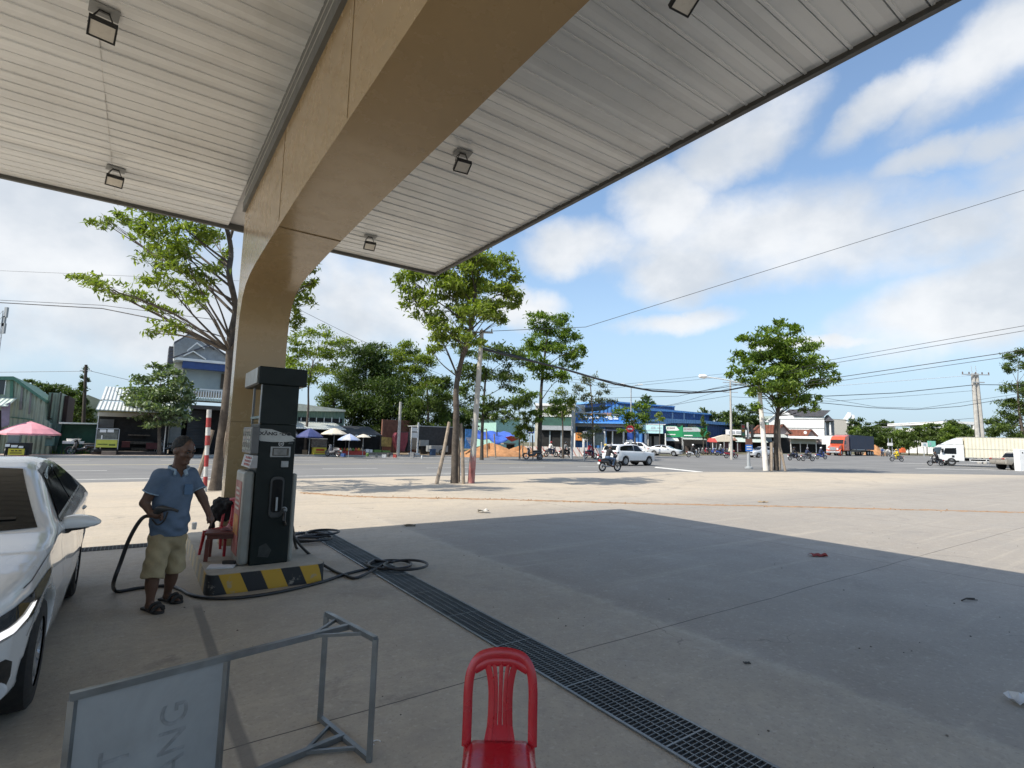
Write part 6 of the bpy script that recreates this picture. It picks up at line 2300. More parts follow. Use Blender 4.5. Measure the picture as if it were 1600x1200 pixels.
T, a, c = pole('signal_gantry', 'grey gantry pole with long horizontal arm before the blue store', 'pole', 893, 702, 895, 641, 53, 53, .14, .11, STEELP)
q = M()
q.tube([(c - a) + Vector((0, 0, -.2)), (c - a) + Vector((5, 1.5, -.25))], .06, 8)
q.build('arm', STEELP, T)
for i, (px, top) in enumerate(((913, 690), (940, 692))):
    T, a, c = pole('bollard_post', ['short dark post on the verge below the sparse pale tree', 'short grey post behind the rider with the yellow helmet'][i], 'post', px, 703, px, top, 50, 50, .07, .07, STEELP)
    M().lathe([(.09, (c - a).z), (.05, (c - a).z + .06)], n=10).build('cap', STEELP, T)
# no entry sign
T, a, c = pole('road_sign', 'round red no entry sign above a blue rectangle', 'road sign', 984, 706, 984, 664, 60, 60, .06, .06, STEELP)
z1 = (P3(984, 670, 60) - a).z
q = M()
q.lathe([(.42, -.06), (.42, -.09)], (0, 0, z1), 24, axis='y')
dsk = q.build('red_disc', pm('sign_red', (.45, .02, .03), .5), T)
M().box(-.28, .28, -.105, -.095, z1 - .07, z1 + .07).build('white_bar', WPAINT, dsk)
z2 = (P3(984, 681, 60) - a).z
M().box(-.3, .3, -.09, -.065, z2 - .42, z2 + .35).build('blue_plate', pm('sign_blue', (.03, .08, .35), .5), T)
M().box(-.45, .3, -.09, -.065, z2 - .68, z2 - .5).build('white_plate', WPAINT, T)
T, a, c = pole('road_sign', 'blue road sign near the low bushy tree', 'road sign', 828, 706, 828, 666, 56, 56, .05, .05, STEELP)
z2 = (P3(828, 672, 56) - a).z
M().box(-.42, .42, -.08, -.055, z2 - .35, z2 + .35).build('blue_plate', pm('sign_blue2', (.03, .06, .22), .5), T)
M().box(-.25, .25, -.09, -.081, z2 - .2, z2 + .05).build('white_arrow', WPAINT, T)
# traffic light
a = G(1170, 732)
T = thing('traffic_light', 'traffic light on a grey post with small brown and blue signs', 'traffic light', a)
zz = lambda py: P3(1170, py, a.y).z
q = M()
q.tube([(0, 0, 0), (0, 0, zz(660))], [.13, .09], 10)
q.lathe([(.3, 0), (.3, .12), (.14, .16)], n=14)
q.build('post', STEELP, T)
for nm, dx, dy, rz__ in (('signal_head', -.42, -.1, -25), ('signal_head', .38, .1, 70)):
    tm = Matrix.Translation((dx, dy, zz(673))) @ Matrix.Rotation(R_(rz__), 4, 'Z')
    q = M(tm)
    q.box(-.16, .16, -.1, .1, -.5, .5)
    hd_ = q.build(nm, BLK, T, bevel=.02)
    for k in range(3):
        q = M(tm)
        q.lathe([(.11, -.115), (.11, -.103)], (0, 0, .31 - k * .31), 16, axis='y')
        q.build('lens', pm('signal_lens%d' % k, ((.10, .01, .01), (.12, .07, .01), (.01, .07, .04))[k], .2), hd_)
        q = M(tm)
        q.torus((0, -.16, .31 - k * .31), .13, .012, 'y', 16, 5, a0=0, a1=math.pi)
        q.build('visor', BLK, hd_)
q = M()
q.box(-.28, .28, -.14, -.12, zz(694.5), zz(685.5))
q.build('brown_sign', pm('brown_sign', (.16, .08, .06), .6), T)
q = M()
q.box(-.28, .28, -.14, -.12, zz(705), zz(695))
bs = q.build('blue_sign', pm('sign_blue3', (.04, .17, .55), .5), T)
q = M()
q.box(-.2, .2, -.15, -.141, zz(698.5), zz(697))
q.box(-.2, .2, -.15, -.141, zz(702.5), zz(701))
q.build('lettering', WPAINT, bs)
# post at right and double pole
T = thing('concrete_post', 'short square white concrete post at the right edge of the apron', 'post', G(1597, 737))
h_ = P3(1597, 702, G(1597, 737).y).z
q = M()
q.box(-.45, .45, -.3, .3, 0, h_)
q.build('shaft', WPAINT, T, bevel=.03)
q = M()
q.lathe([(.07, -.312), (.07, -.302)], (-.1, 0, h_ - .35), 12, axis='y')
q.build('hole', DARKI, T)
a = P3(1533, 700, 72)
a.z = zt(72)
T = thing('utility_pole', 'tall double concrete pole with crossarm behind the white box truck', 'pole', a)
zz = lambda py: P3(1533, py, 72).z - a.z
for x0, x1, w0, w1 in ((-.34, -.42, .29, .22), (.36, .08, .29, .22)):
    q = M()
    q.tube([(x0, 0, 0), (x1, 0, zz(584))], [w0, w1], 8)
    q.build('shaft', POLEC, T)
for xa, xb, pz, th_ in ((-2.2, 1.6, 586, .12), (-.8, .8, 598, .14)):
    q = M()
    q.bar((xa, -.3, zz(pz)), (xb, -.3, zz(pz)), th_)
    q.build('crossarm', STEELP, T)
for i in range(5):
    q = M()
    x = -2.1 + i * .9
    q.lathe([(.05, 0), (.09, .08), (.05, .16), (.09, .24), (.04, .3)], (x, -.3, zz(586) + .06), 8)
    q.build('insulator', pm('insulator%d' % i, (.12, .08, .06), .3), T)
q = M()
for x in (-.5, .1):
    q.tube([(x, 0, zz(584)), (x - .1, 0, zz(572))], .03, 5)
q.build('rod', STEELP, T)
T, a, c = pole('utility_pole', 'slim slanting pole overgrown with creeper beside the green shed', 'pole', 128, 706, 134.5, 570, 45.5, 45.5, .16, .11, WDK)
q = M()
q.bar((c - a) * .93 + Vector((-.5, 0, 0)), (c - a) * .93 + Vector((.5, 0, 0)), .07)
q.build('crossarm', STEELP, T)
a = P3(-25, 700, 90)
a.z = zt(90)
T = thing('telecom_mast', 'lattice mast with antenna panels cut by the left picture edge', 'mast', a)
q = M()
top = P3(-25, 485, 90).z - a.z
for x, y in ((-.4, -.3), (.4, -.3), (0, .4)):
    q.tube([(x, y, 0), (x, y, top)], .06, 5)
for k in range(20):
    z0, z1 = top * k / 20, top * (k + 1) / 20
    q.tube([(-.4, -.3, z0), (.4, -.3, z1)], .03, 4)
    q.tube([(.4, -.3, z0), (0, .4, z1)], .03, 4)
q.build('lattice', STEELP, T)
for zz_, dx in ((488, .75), (502, .55), (513, .7)):
    z1 = P3(0, zz_, 90).z - a.z
    q = M()
    q.box(dx - .2, dx + .25, -.25, .1, z1 - .9, z1 + .9)
    q.build('antenna', STEELP, T)
# green board and signs at the far right
s = Site('billboard', 'small green and white roadside board in front of the scrub', 'sign', 108, 1450, None, 0)
s.box('board', pm('mint_board', (.20, .52, .40), .6), 1450, 689, 1462, 698, 0, .15)
s.box('white_board', WPAINT, 1440.5, 691.5, 1449.7, 698, 0, .15)
s.boxes('lettering', pm('grey_letter4', (.3, .42, .45), .6), [(1443, 693, 1447, 696), (1452, 691, 1455, 696)], -.04, -.003)
s.boxes('post', STEELP, [(1443, 698.2, 1444, None), (1459, 698.2, 1460, None)], .03, .12)
s = Site('road_sign', 'white square road sign on two thin posts beyond the waiting riders', 'road sign', 104, 1391, None, 0)
s.box('plate', WPAINT, 1387, 692, 1395, 696.5, 0, .1)
s.boxes('post', STEELP, [(1388, 685, 1388.7, None), (1393.5, 685, 1394.2, None)], .12, .2)
s = Site('water_barrier', 'orange plastic road barrier behind the rider in yellow', 'barrier', 100, 1412, None, 0)
s.box('body', pm('orange_plastic', (.62, .13, .04), .5), 1408, 701.5, 1416, 707.5, 0, .6, bevel=.08)
s.box('neck', pm('orange_plastic2', (.62, .15, .05), .5), 1410, 699.7, 1414, 701.4, .1, .5, bevel=.05)
# oil drum barrier near pump? (none)

# ------------------------------------------------------------------ overhead wires
WIRE = pm('black_cable', (.02, .02, .022), .6)
WIREG = pm('grey_cable', (.07, .075, .08), .6)


def wire(label, pts, r, mat=WIRE, sag=0.0, n=1):
    P = [P3(*p) for p in pts]
    out = []
    for i in range(len(P) - 1):
        k = 14
        for j in range(k):
            t_ = j / k
            p = P[i].lerp(P[i + 1], t_)
            p.z -= sag * 4 * t_ * (1 - t_)
            out.append(p)
    out.append(P[-1])
    o0 = out[0].copy()
    q = M(Matrix.Translation(-o0))
    q.tube(out, r, 5)
    o = q.build('overhead_wire', mat, smooth=True)
    o.location = o0
    tag(o, label, 'wire', 'overhead wires')


wire('single long wire rising to the upper right from the leaning concrete pole', [(753, 518, 20.8), (915, 511, 22), (1700, 266, 22)], .012, WIREG)
wire('double cable reaching the forked tree from the left picture edge, lower line', [(-120, 466, 22), (160, 482, 18), (300, 510, 16.5), (352, 528, 16)], .018)
wire('double cable reaching the forked tree from the left picture edge, upper line', [(-120, 463, 22), (160, 477, 18), (340, 500, 16.2)], .010)
wire('thin wire high at the left edge passing the tip of the big branch', [(-120, 418, 30), (125, 428, 30), (400, 440, 30)], .010, WIREG)
wire('level wire from the left edge to the creeper covered pole', [(-120, 583, 45.5), (134, 580, 45.5)], .018, WIREG)
wire('wire from the creeper covered pole down to the two storey house', [(134, 578, 45.5), (215, 597, 47), (275, 605, 48)], .018, WIREG)
wire('thin wire crossing the sky right of the tan column', [(440, 470, 30), (560, 530, 34), (700, 590, 40)], .012, WIREG)
wire('thick black cable bundle sagging from the leaning pole to the white painted pole', [(753, 545, 20.8), (882, 577, 25), (960, 600, 29), (1020, 611, 32), (1080, 614, 34), (1130, 611, 36.5), (1187, 600, 39.8)], .055)
wire('second black cable sagging just above the thick bundle', [(753, 540, 20.8), (900, 583, 26), (1000, 607, 31), (1090, 612, 35), (1187, 596, 39.8)], .022)
wire('pair of lines from the double concrete pole up to the right, upper one', [(1187, 592, 39.8), (1300, 562, 34), (1640, 502, 26)], .014)
wire('pair of lines from the white painted pole up to the right, lower one', [(1187, 594, 39.8), (1300, 568, 34), (1640, 510, 26)], .014)
wire('dark cable crossing in front of the double pole top to the right edge', [(1187, 606, 39.8), (1320, 588, 36), (1640, 541, 28)], .022)
wire('dark cable just under the one crossing the double pole top', [(1187, 610, 39.8), (1320, 594, 36), (1640, 548, 28)], .016)
wire('pale high wire from the corner tree to the crossarm of the double pole', [(1141, 600, 63), (1290, 604, 68), (1525, 586, 72)], .03, pm('pale_wire', (.5, .52, .54), .5))
wire('cable from the thin grey pole to the lower crossarm of the double pole', [(1141, 600, 63), (1290, 619, 68), (1400, 614, 70), (1525, 601, 72), (1640, 602, 74)], .045)
wire('slack cable dipping lowest between corner tree and double pole', [(1187, 622, 39.8), (1290, 630, 44), (1360, 637, 48), (1430, 640, 50), (1500, 635, 52), (1640, 612, 52)], .026)
wire('slack cable dipping just above the lowest one', [(1187, 616, 39.8), (1290, 622, 44), (1370, 636, 48), (1440, 638, 50), (1640, 608, 52)], .016)
wire('thin line below the slack cables, ending at the double pole', [(1141, 620, 63), (1300, 627, 66), (1440, 617, 70), (1525, 610, 72)], .022, WIREG)
wire('low far line running behind the double pole', [(1141, 640, 63), (1400, 664, 80), (1525, 653, 84), (1640, 668, 90)], .03, WIREG)
wire('level line left of the thin grey pole, upper one', [(846, 610, 56), (950, 622, 58), (1060, 619, 61), (1141, 601, 63)], .022)
wire('line from the thin grey pole falling to the blue warehouse', [(1141, 606, 63), (1060, 630, 60), (1010, 640, 58)], .02, WIREG)
wire('second line from the thin grey pole falling to the green shops', [(1141, 618, 63), (1080, 628, 60), (1030, 637, 58)], .02, WIREG)
wire('faint upper line from the dark tree to the thin grey pole, higher', [(880, 590, 50), (960, 602, 55), (1141, 583, 63)], .016, WIREG)
wire('faint upper line from the dark tree to the thin grey pole, lower', [(880, 595, 50), (960, 606, 55), (1141, 588, 63)], .016, WIREG)
# ------------------------------------------------------------------ vehicles
PWHITE = pm('white_car_paint', (.70, .71, .71), .22, .03, 1.0, coat=.9, dirt=.08, dcol=(.5, .48, .44))
PSILV = pm('silver_car_paint', (.50, .52, .54), .25, .04, 1.0, coat=.8, metal=.25)
PBEIG = pm('champagne_paint', (.36, .33, .28), .28, .04, 1.0, coat=.7, metal=.25)
TYRE = pm('tyre_rubber', (.018, .018, .018), .8, .2, 10)
RIM = pm('alloy_rim', (.42, .43, .44), .3, .1, 6, metal=.6)
CGLS = glassmat('car_glass', (.008, .010, .011), .02)
CGLS.node_tree.nodes['Principled BSDF'].inputs['Specular IOR Level'].default_value = .3
TRIMB = pm('black_car_trim', (.012, .012, .012), .35)
LAMPR = pm('tail_lamp_red', (.30, .012, .012), .15)
LAMPW = pm('head_lamp_clear', (.62, .65, .68), .1)
WELL = pm('wheel_well', (.006, .006, .006), .95)

SEDAN = dict(L=4.43, low=[(.03, .45), (.0, .60), (.05, .71), (.22, .79), (.65, .89), (1.1, .96), (1.6, .985), (2.6, 1.0), (3.6, 1.03), (4.1, 1.04), (4.37, 1.0), (4.43, .85), (4.40, .55), (4.3, .28), (3.6, .2), (2.2, .19), (.8, .2), (.16, .23)],
             cab=[(.98, .88), (1.15, .98), (1.5, 1.17), (1.95, 1.36), (2.35, 1.415), (2.8, 1.41), (3.2, 1.35), (3.7, 1.20), (4.1, 1.04), (4.0, .88)],
             plan=([0, .05, .15, .3, .5, .9, 2.2, 3.6, 4.0, 4.25, 4.43], [.50, .60, .70, .77, .82, .86, .865, .85, .82, .75, .6]), sec=([.2, .35, .6, .74, .9, 1.05], [.94, .97, 1.0, .985, .955, .92]),
             cw=(1.0, .79, 1.415, .57), wh=[.86, 3.44], wr=.315, fw=[(1.60, 1.01), (2.0, 1.305), (2.45, 1.35), (2.5, 1.035)], rw=[(2.57, 1.035), (2.53, 1.35), (3.0, 1.32), (3.4, 1.18), (3.46, 1.06)], ws=(.72, 1.0, .52, 1.345), rs=(.62, 1.08, .48, 1.33))
SUV = dict(L=4.7, low=[(.03, .5), (.0, .70), (.06, .92), (.3, 1.02), (1.2, 1.10), (2.6, 1.12), (4.2, 1.14), (4.6, 1.12), (4.68, .9), (4.66, .5), (4.5, .35), (2.3, .26), (.2, .32)],
           cab=[(1.05, 1.0), (1.25, 1.1), (1.7, 1.42), (2.1, 1.63), (2.7, 1.69), (3.8, 1.66), (4.35, 1.58), (4.62, 1.14), (4.5, 1.0)],
           plan=([0, .1, .3, .7, 2.4, 4.2, 4.5, 4.7], [.66, .78, .87, .93, .94, .93, .88, .78]), sec=([.25, .5, .75, .95, 1.15], [.95, .99, 1.0, .98, .94]), cw=(1.1, .86, 1.69, .66), wh=[.92, 3.7], wr=.36,
           fw=[(1.72, 1.14), (2.15, 1.55), (2.65, 1.6), (2.66, 1.15)], rw=[(2.72, 1.15), (2.71, 1.6), (3.7, 1.57), (4.2, 1.45), (4.3, 1.2), (4.2, 1.16)], ws=(.78, 1.14, .6, 1.58), rs=(.68, 1.18, .62, 1.55))
HATCH = dict(L=3.9, low=[(.03, .45), (.0, .62), (.06, .78), (.3, .88), (.95, .98), (2.4, 1.02), (3.7, 1.05), (3.86, .9), (3.86, .5), (3.7, .28), (2.0, .2), (.2, .24)],
             cab=[(.8, .9), (1.0, 1.0), (1.4, 1.28), (1.75, 1.47), (2.3, 1.52), (3.1, 1.49), (3.5, 1.4), (3.82, 1.05), (3.7, .9)],
             plan=([0, .1, .3, .7, 2, 3.4, 3.7, 3.9], [.58, .7, .78, .84, .85, .83, .78, .68]), sec=([.2, .45, .7, .95], [.95, .99, 1.0, .96]), cw=(1.0, .78, 1.52, .58), wh=[.78, 3.22], wr=.30,
             fw=[(1.42, 1.05), (1.8, 1.4), (2.25, 1.45), (2.27, 1.06)], rw=[(2.33, 1.06), (2.31, 1.45), (3.0, 1.42), (3.3, 1.25), (3.3, 1.1)], ws=(.7, 1.05, .52, 1.42), rs=(.6, 1.1, .52, 1.4))
PICK = dict(L=5.3, low=[(.03, .6), (.0, .8), (.06, 1.02), (.4, 1.12), (1.4, 1.18), (3.2, 1.2), (5.2, 1.18), (5.28, 1.0), (5.26, .62), (4.9, .5), (2.6, .42), (.2, .45)],
            cab=[(1.3, 1.05), (1.45, 1.16), (1.9, 1.5), (2.25, 1.74), (2.8, 1.8), (3.45, 1.77), (3.7, 1.6), (3.75, 1.1)],
            plan=([0, .1, .3, .7, 2.4, 5, 5.2, 5.3], [.68, .8, .88, .92, .93, .92, .9, .84]), sec=([.4, .6, .9, 1.2], [.96, 1.0, 1.0, .97]), cw=(1.1, .87, 1.8, .68), wh=[.95, 4.15], wr=.39,
            fw=[(1.95, 1.24), (2.3, 1.64), (2.75, 1.7), (2.76, 1.25)], rw=[(2.82, 1.25), (2.81, 1.7), (3.4, 1.66), (3.55, 1.5), (3.55, 1.27)], ws=(.78, 1.22, .62, 1.7), rs=(.7, 1.25, .62, 1.66))


def car_fn(C):
    low, cab = np.array(spline(C['low'], 3)), np.array(spline(C['cab'], 3))
    z0, w0, z1, w1 = C['cw']

    def fn(P):
        x, y, z = P[:, 0], np.abs(P[:, 1]), P[:, 2]
        hw = np.interp(x, *C['plan']) * np.interp(z, *C['sec'])
        a = smax(sdpoly(x, z, low), (y - hw) * .93, .07)
        cwid = w0 + (w1 - w0) * (z - z0) / (z1 - z0)
        b_ = smax(sdpoly(x, z, cab), (y - cwid) * .9, .10)
        d = smin(a, b_, .035)
        for s_ in C['wh']:
            r = np.hypot(x - s_, z - C['wr'])
            d = np.maximum(d, -np.maximum(r - C['wr'] * 1.13, .50 - y))
        return d
    return fn


def wheel(par, c, r, side, detail=True):
    T = bpy.data.objects.new('wheel', None)
    q = M()
    w_ = .105
    q.lathe([(r * .62, -w_), (r * .9, -w_), (r * .985, -w_ * .8), (r, -w_ * .4), (r, w_ * .4), (r * .985, w_ * .8), (r * .9, w_), (r * .62, w_)], c, 30, axis='y', caps=False)
    o = q.build('wheel', TYRE, par, auto=40)
    q = M()
    q.lathe([(r * .63, -w_ * .9), (r * .64, w_ * .7), (.05, w_ * .5)], c, 24, axis='y', caps=False)
    for k in range(10):
        g = 2 * math.pi * k / 10
        a = Vector(c) + Vector((math.cos(g) * .05, side * w_ * .72, math.sin(g) * .05))
        b_ = Vector(c) + Vector((math.cos(g + .12) * r * .6, side * w_ * .78, math.sin(g + .12) * r * .6))
        q.bar(a, b_, r * .09, .03)
    q.lathe([(.055, -.01), (.055, .02)], Vector(c) + Vector((0, side * w_ * .74, 0)), 12, axis='y')
    q.torus(Vector(c) + Vector((0, side * w_ * .8, 0)), r * .61, .012, 'y', 24, 5)
    q.build('rim', RIM, o)
    return o


def make_car(name, label, cat, loc, rz_, C, paint, h=.06, near=False, group=None):
    fn = car_fn(C)
    T = thing(name, label, cat, loc, rz_, group)
    L, zt_ = C['L'], max(p[1] for p in C['cab'])
    sdf_obj('body', fn, (-.1, -1.05, .1), (L + .12, 1.05, zt_ + .12), h, paint, T, 3)
    for sd in (-1, 1):
        if near and sd > 0:
            pass
        patch('window_trim', fn, [(p[0] + (.03 if p[0] > 2.5 else -.04) * (i in (0, 3)), p[1] + (-.025 if i in (0, 3) else .03)) for i, p in enumerate([C['fw'][0], C['fw'][1], C['fw'][2], C['fw'][3]])], (0, sd * 1.3, 0), (1, 0, 0), (0, 0, 1), (0, -sd, 0), TRIMB, T, .004, .05)
        patch('side_window', fn, C['fw'], (0, sd * 1.3, 0), (1, 0, 0), (0, 0, 1), (0, -sd, 0), CGLS, T, .008, .05)
        patch('side_window', fn, C['rw'], (0, sd * 1.3, 0), (1, 0, 0), (0, 0, 1), (0, -sd, 0), CGLS, T, .008, .05)
    a, b_, c, d = C['ws']
    patch('windscreen', fn, [(-a, b_), (-a * .5, b_ - .015), (a * .5, b_ - .015), (a, b_), (c, d), (c * .5, d + .015), (-c * .5, d + .015), (-c, d)], (.25, 0, 0), (0, 1, 0), (0, 0, 1), (1, 0, 0), CGLS, T, .006, .06, 3)
    a, b_, c, d = C['rs']
    patch('rear_window', fn, [(-a, b_), (a, b_), (c, d), (-c, d)], (L + .3, 0, 0), (0, 1, 0), (0, 0, 1), (-1, 0, 0), CGLS, T, .006, .06, 3)
    for s_ in C['wh']:
        for sd in (-1, 1):
            wheel(T, (s_, sd * (np.interp(s_, *C['plan']) - .13), C['wr']), C['wr'], sd)
    q = M()
    for s_ in C['wh']:
        for sd in (-1, 1):
            q.lathe([(C['wr'] * 1.12, -.02), (C['wr'] * 1.12, .02)], (s_, sd * .52, C['wr'] + .01), 20, axis='y')
    q.build('wheel_well', WELL, T)
    mz = C['fw'][0][1]
    if not near:
        for sd in (-1, 1):
            patch('headlight', fn, [(.45, mz - .32), (.82, mz - .24), (.82, mz - .14), (.45, mz - .22)], (-.6, 0, 0), (0, sd, 0), (0, 0, 1), (1, 0, 0), LAMPW, T, .006, .05, 3)
            patch('tail_light', fn, [(.5, mz - .2), (max(C['plan'][1]) * .86, mz - .22), (max(C['plan'][1]) * .84, mz - .06), (.5, mz - .08)], (L + .5, 0, 0), (0, sd, 0), (0, 0, 1), (-1, 0, 0), LAMPR, T, .006, .05, 3)
            q = M()
            q.lathe([(.03, -.11), (.085, -.06), (.09, .05), (.04, .12)], (C['fw'][0][0] + .05, sd * (C['cw'][1] + .17), mz + .04), 10, axis='y')
            q.build('mirror', paint, T, smooth=True)
        patch('grille', fn, [(-.45, mz - .5), (.45, mz - .5), (.5, mz - .32), (-.5, mz - .32)], (-.6, 0, 0), (0, 1, 0), (0, 0, 1), (1, 0, 0), TRIMB, T, .006, .05, 3)
        patch('lower_trim', fn, [(1.3, .28), (C['wh'][1] - .45, .28), (C['wh'][1] - .45, .40), (1.3, .40)], (0, -1.3, 0), (1, 0, 0), (0, 0, 1), (0, 1, 0), TRIMB, T, .006, .08)
        patch('lower_trim', fn, [(1.3, .28), (C['wh'][1] - .45, .28), (C['wh'][1] - .45, .40), (1.3, .40)], (0, 1.3, 0), (1, 0, 0), (0, 0, 1), (0, -1, 0), TRIMB, T, .006, .08)
    return T, fn


# the near white saloon being refuelled
CARV, CARU = -1.22, 3.52
car, cfn = make_car('parked_car', 'white saloon car with nose towards us being refuelled beside the man', 'car', UV(CARV, CARU), YAW + 90, SEDAN, PWHITE, .028, True)
# its left flank is the local -y side
dg = np.array([.74, .67, 0])
ag = np.array([.67, -.74, 0])
og = np.array([.30, -.78, 0]) - dg * .9


def cp_(name, poly, mat, eps=.006, h=.03, par=None):
    return patch(name, cfn, poly, og, ag, (0, 0, 1), dg, mat, par or car, eps, h, 2.5)


HL = [(-.55, .585), (-.3, .575), (-.05, .585), (.16, .625), (.40, .74), (.48, .80), (.40, .795), (.15, .745), (-.1, .705), (-.35, .68), (-.55, .67)]
hl = cp_('headlight', HL, pm('lamp_smoked', (.035, .04, .045), .06, coat=.6), .005)
DRL = pm('lit_strip', (.85, .87, .9), .15)
DRL.node_tree.nodes['Principled BSDF'].inputs['Emission Color'].default_value = (1, .98, .95, 1)
DRL.node_tree.nodes['Principled BSDF'].inputs['Emission Strength'].default_value = .55
cp_('daytime_strip', [(-.55, .588), (-.2, .582), (-.02, .594), (.10, .628), (.19, .69), (.14, .692), (.07, .655), (-.05, .63), (-.2, .622), (-.55, .626)], DRL, .010, .02, hl)
cp_('chrome_edge', [(-.55, .585), (-.3, .575), (-.05, .585), (.16, .625), (.40, .74), (.48, .80), (.40, .732), (.165, .616), (-.05, .576), (-.3, .566), (-.55, .576)], RIM, .009, .02, hl)
q = M()
for a_, z_ in ((-.22, .648), (-.42, .64)):
    P0 = og + ag * a_ + np.array([0, 0, z_])
    t_ = 0
    for _ in range(80):
        t_ += float(cfn((P0 + dg * t_)[None])[0]) * .7
    P0 = P0 + dg * (t_ - .006)
    q.lathe([(0, -.02), (.02, -.016), (.03, 0), (.02, .016), (0, .02)], P0, 14, axis='x', caps=False)
q.build('projector', RIM, hl, smooth=True)
fg = cp_('fog_recess', [(-.52, .225), (-.08, .235), (.01, .28), (.045, .35), (.035, .43), (-.03, .47), (-.52, .475)], pm('recess_black', (.008, .008, .009), .5), .004)
q = M()
P0 = og + ag * -.06 + np.array([0, 0, .32])
t_ = 0
for _ in range(80):
    t_ += float(cfn((P0 + dg * t_)[None])[0]) * .7
P0 = P0 + dg * (t_ - .01)
q.lathe([(0, -.02), (.04, -.012), (.045, .01)], P0, 16, axis='x', caps=False)
q.build('fog_lamp', LAMPW, fg, smooth=True)
cp_('grille', [(-1.3, .50), (-.56, .50), (-.56, .56), (-1.3, .57)], TRIMB, .006)
cp_('lower_intake', [(-1.3, .26), (-.6, .26), (-.6, .45), (-1.3, .46)], TRIMB, .006)


def gap(poly_pts, w_=.005):
    # narrow strip following a line on the flank
    a = [(p[0] - w_ / 2, p[1]) for p in poly_pts]
    return a + [(p[0] + w_ / 2, p[1]) for p in poly_pts[::-1]]


for pl_ in ([(1.50, .28), (1.50, .5), (1.47, .75), (1.46, .98)], [(2.54, .28), (2.54, .6), (2.53, .98)], [(3.12, .62), (3.3, .85), (3.36, 1.02)]):
    patch('panel_gap', cfn, gap(pl_), (0, -1.3, 0), (1, 0, 0), (0, 0, 1), (0, 1, 0), TRIMB, car, .002, .04)
patch('panel_gap', cfn, [(.40, .790), (.42, .788), (1.0, .905), (1.40, .975), (1.40, .978), (1.0, .9085)], (0, -1.3, 0), (1, 0, 0), (0, 0, 1), (0, 1, 0), TRIMB, car, .002, .03)
patch('panel_gap', cfn, gap([(.47, .52), (.50, .57), (.53, .63)], .006), (0, -1.3, 0), (1, 0, 0), (0, 0, 1), (0, 1, 0), TRIMB, car, .002, .03)
for x_ in (2.30, 3.28):
    q = M()
    yy = -float(np.interp(x_, *SEDAN['plan']) * np.interp(.89, *SEDAN['sec'])) + .012
    q.tube(ospline([(x_ - .11, yy + .01, .885), (x_ - .06, yy - .03, .89), (x_ + .06, yy - .032, .893), (x_ + .11, yy + .005, .893)], 4), .012, 8)
    q.build('door_handle', RIM, car, smooth=True)
patch('window_trim', cfn, [(1.55, 1.005), (2.5, 1.035), (3.5, 1.07), (3.52, 1.085), (2.5, 1.052), (1.6, 1.022)], (0, -1.3, 0), (1, 0, 0), (0, 0, 1), (0, 1, 0), RIM, car, .009, .04)


MP = np.array(spline([(.80, .915), (.805, .985), (.83, 1.01), (.90, 1.015), (.98, .998), (1.03, .965), (1.035, .945), (.98, .92), (.88, .905)], 3))


def mirf(P):
    x, y, z = P[:, 0], -P[:, 1], P[:, 2]
    d = smax(sdpoly(y, z, MP), np.abs(x - 1.68 - (y - .9) * .12) - .07, .045)
    return smax(d, (.922 - z), .012)


sdf_obj('mirror_shell', mirf, (1.5, -1.15, .82), (1.9, -.7, 1.1), .010, PWHITE, car, 3)
mb = sdf_obj('mirror_base', lambda P: smin(smax(smax(sdpoly(-P[:, 1], P[:, 2], MP), np.abs(P[:, 0] - 1.68 - (-P[:, 1] - .9) * .12) - .072, .04), P[:, 2] - .922, .008), rc(P, (1.67, -.84, .905), (1.60, -.74, .94), .022, .03), .02), (1.4, -1.15, .8), (1.9, -.6, 1.05), .010, TRIMB, car, 3)
# no cabin modelled; near-black glass colour stands in for its dim shade
patch('wiper', cfn, [(-.6, 1.045), (-.1, 1.04), (.35, 1.06), (.35, 1.07), (-.1, 1.055), (-.6, 1.058)], (.25, 0, 0), (0, 1, 0), (0, 0, 1), (1, 0, 0), TRIMB, car, .014, .05, 3)


def ang_of(v):
    return math.degrees(math.atan2(v.y, v.x))


def park(px, Y, head, L):
    """centre of a vehicle at survey column px; returns nose position and rotation (local +x runs nose to tail)"""
    c = Vector((XP(px, Y, zt(Y) + .3), Y, 0))
    hd = Vector((math.cos(R_(head)), math.sin(R_(head)), 0))
    n = c + hd * (L / 2)
    return Vector((n.x, n.y, zt(Y))), head + 180


for lb, px, Y, head, C, pt in (('white sport utility car crossing just right of the near motorbike rider', 983, 43.5, 35, SUV, PWHITE),
                               ('white tall car in front of the cyan shop, half hidden by the silver saloon', 1001, 73, -22, SUV, PWHITE),
                               ('silver saloon car turning with its grille towards us before the green shops', 1039, 71, -32, SEDAN, PSILV),
                               ('pale silver hatchback behind the traffic light and corner tree', 1190, 74, 196, HATCH, PSILV),
                               ('champagne pickup truck cut by the right picture edge in front of the box truck', 1596, 54.5, 4, PICK, PBEIG)):
    l_, r_ = park(px, Y, head, C['L'])
    make_car('pickup_truck' if C is PICK else 'car', lb, 'pickup' if C is PICK else 'car', l_, r_, C, pt, .07, False, None if C is PICK else 'cars on the junction')


def tw(par, x, y, r, w_=.28):
    q = M()
    q.lathe([(r * .55, -w_ / 2), (r * .95, -w_ / 2), (r, -w_ * .3), (r, w_ * .3), (r * .95, w_ / 2), (r * .55, w_ / 2)], (x, y, r), 20, axis='y')
    o = q.build('wheel', TYRE, par)
    q = M()
    q.lathe([(r * .56, -w_ * .52), (r * .5, -w_ * .3), (.06, -w_ * .2), (.06, w_ * .2), (r * .5, w_ * .3), (r * .56, w_ * .52)], (x, y, r), 16, axis='y')
    q.build('rim', RIM, o)


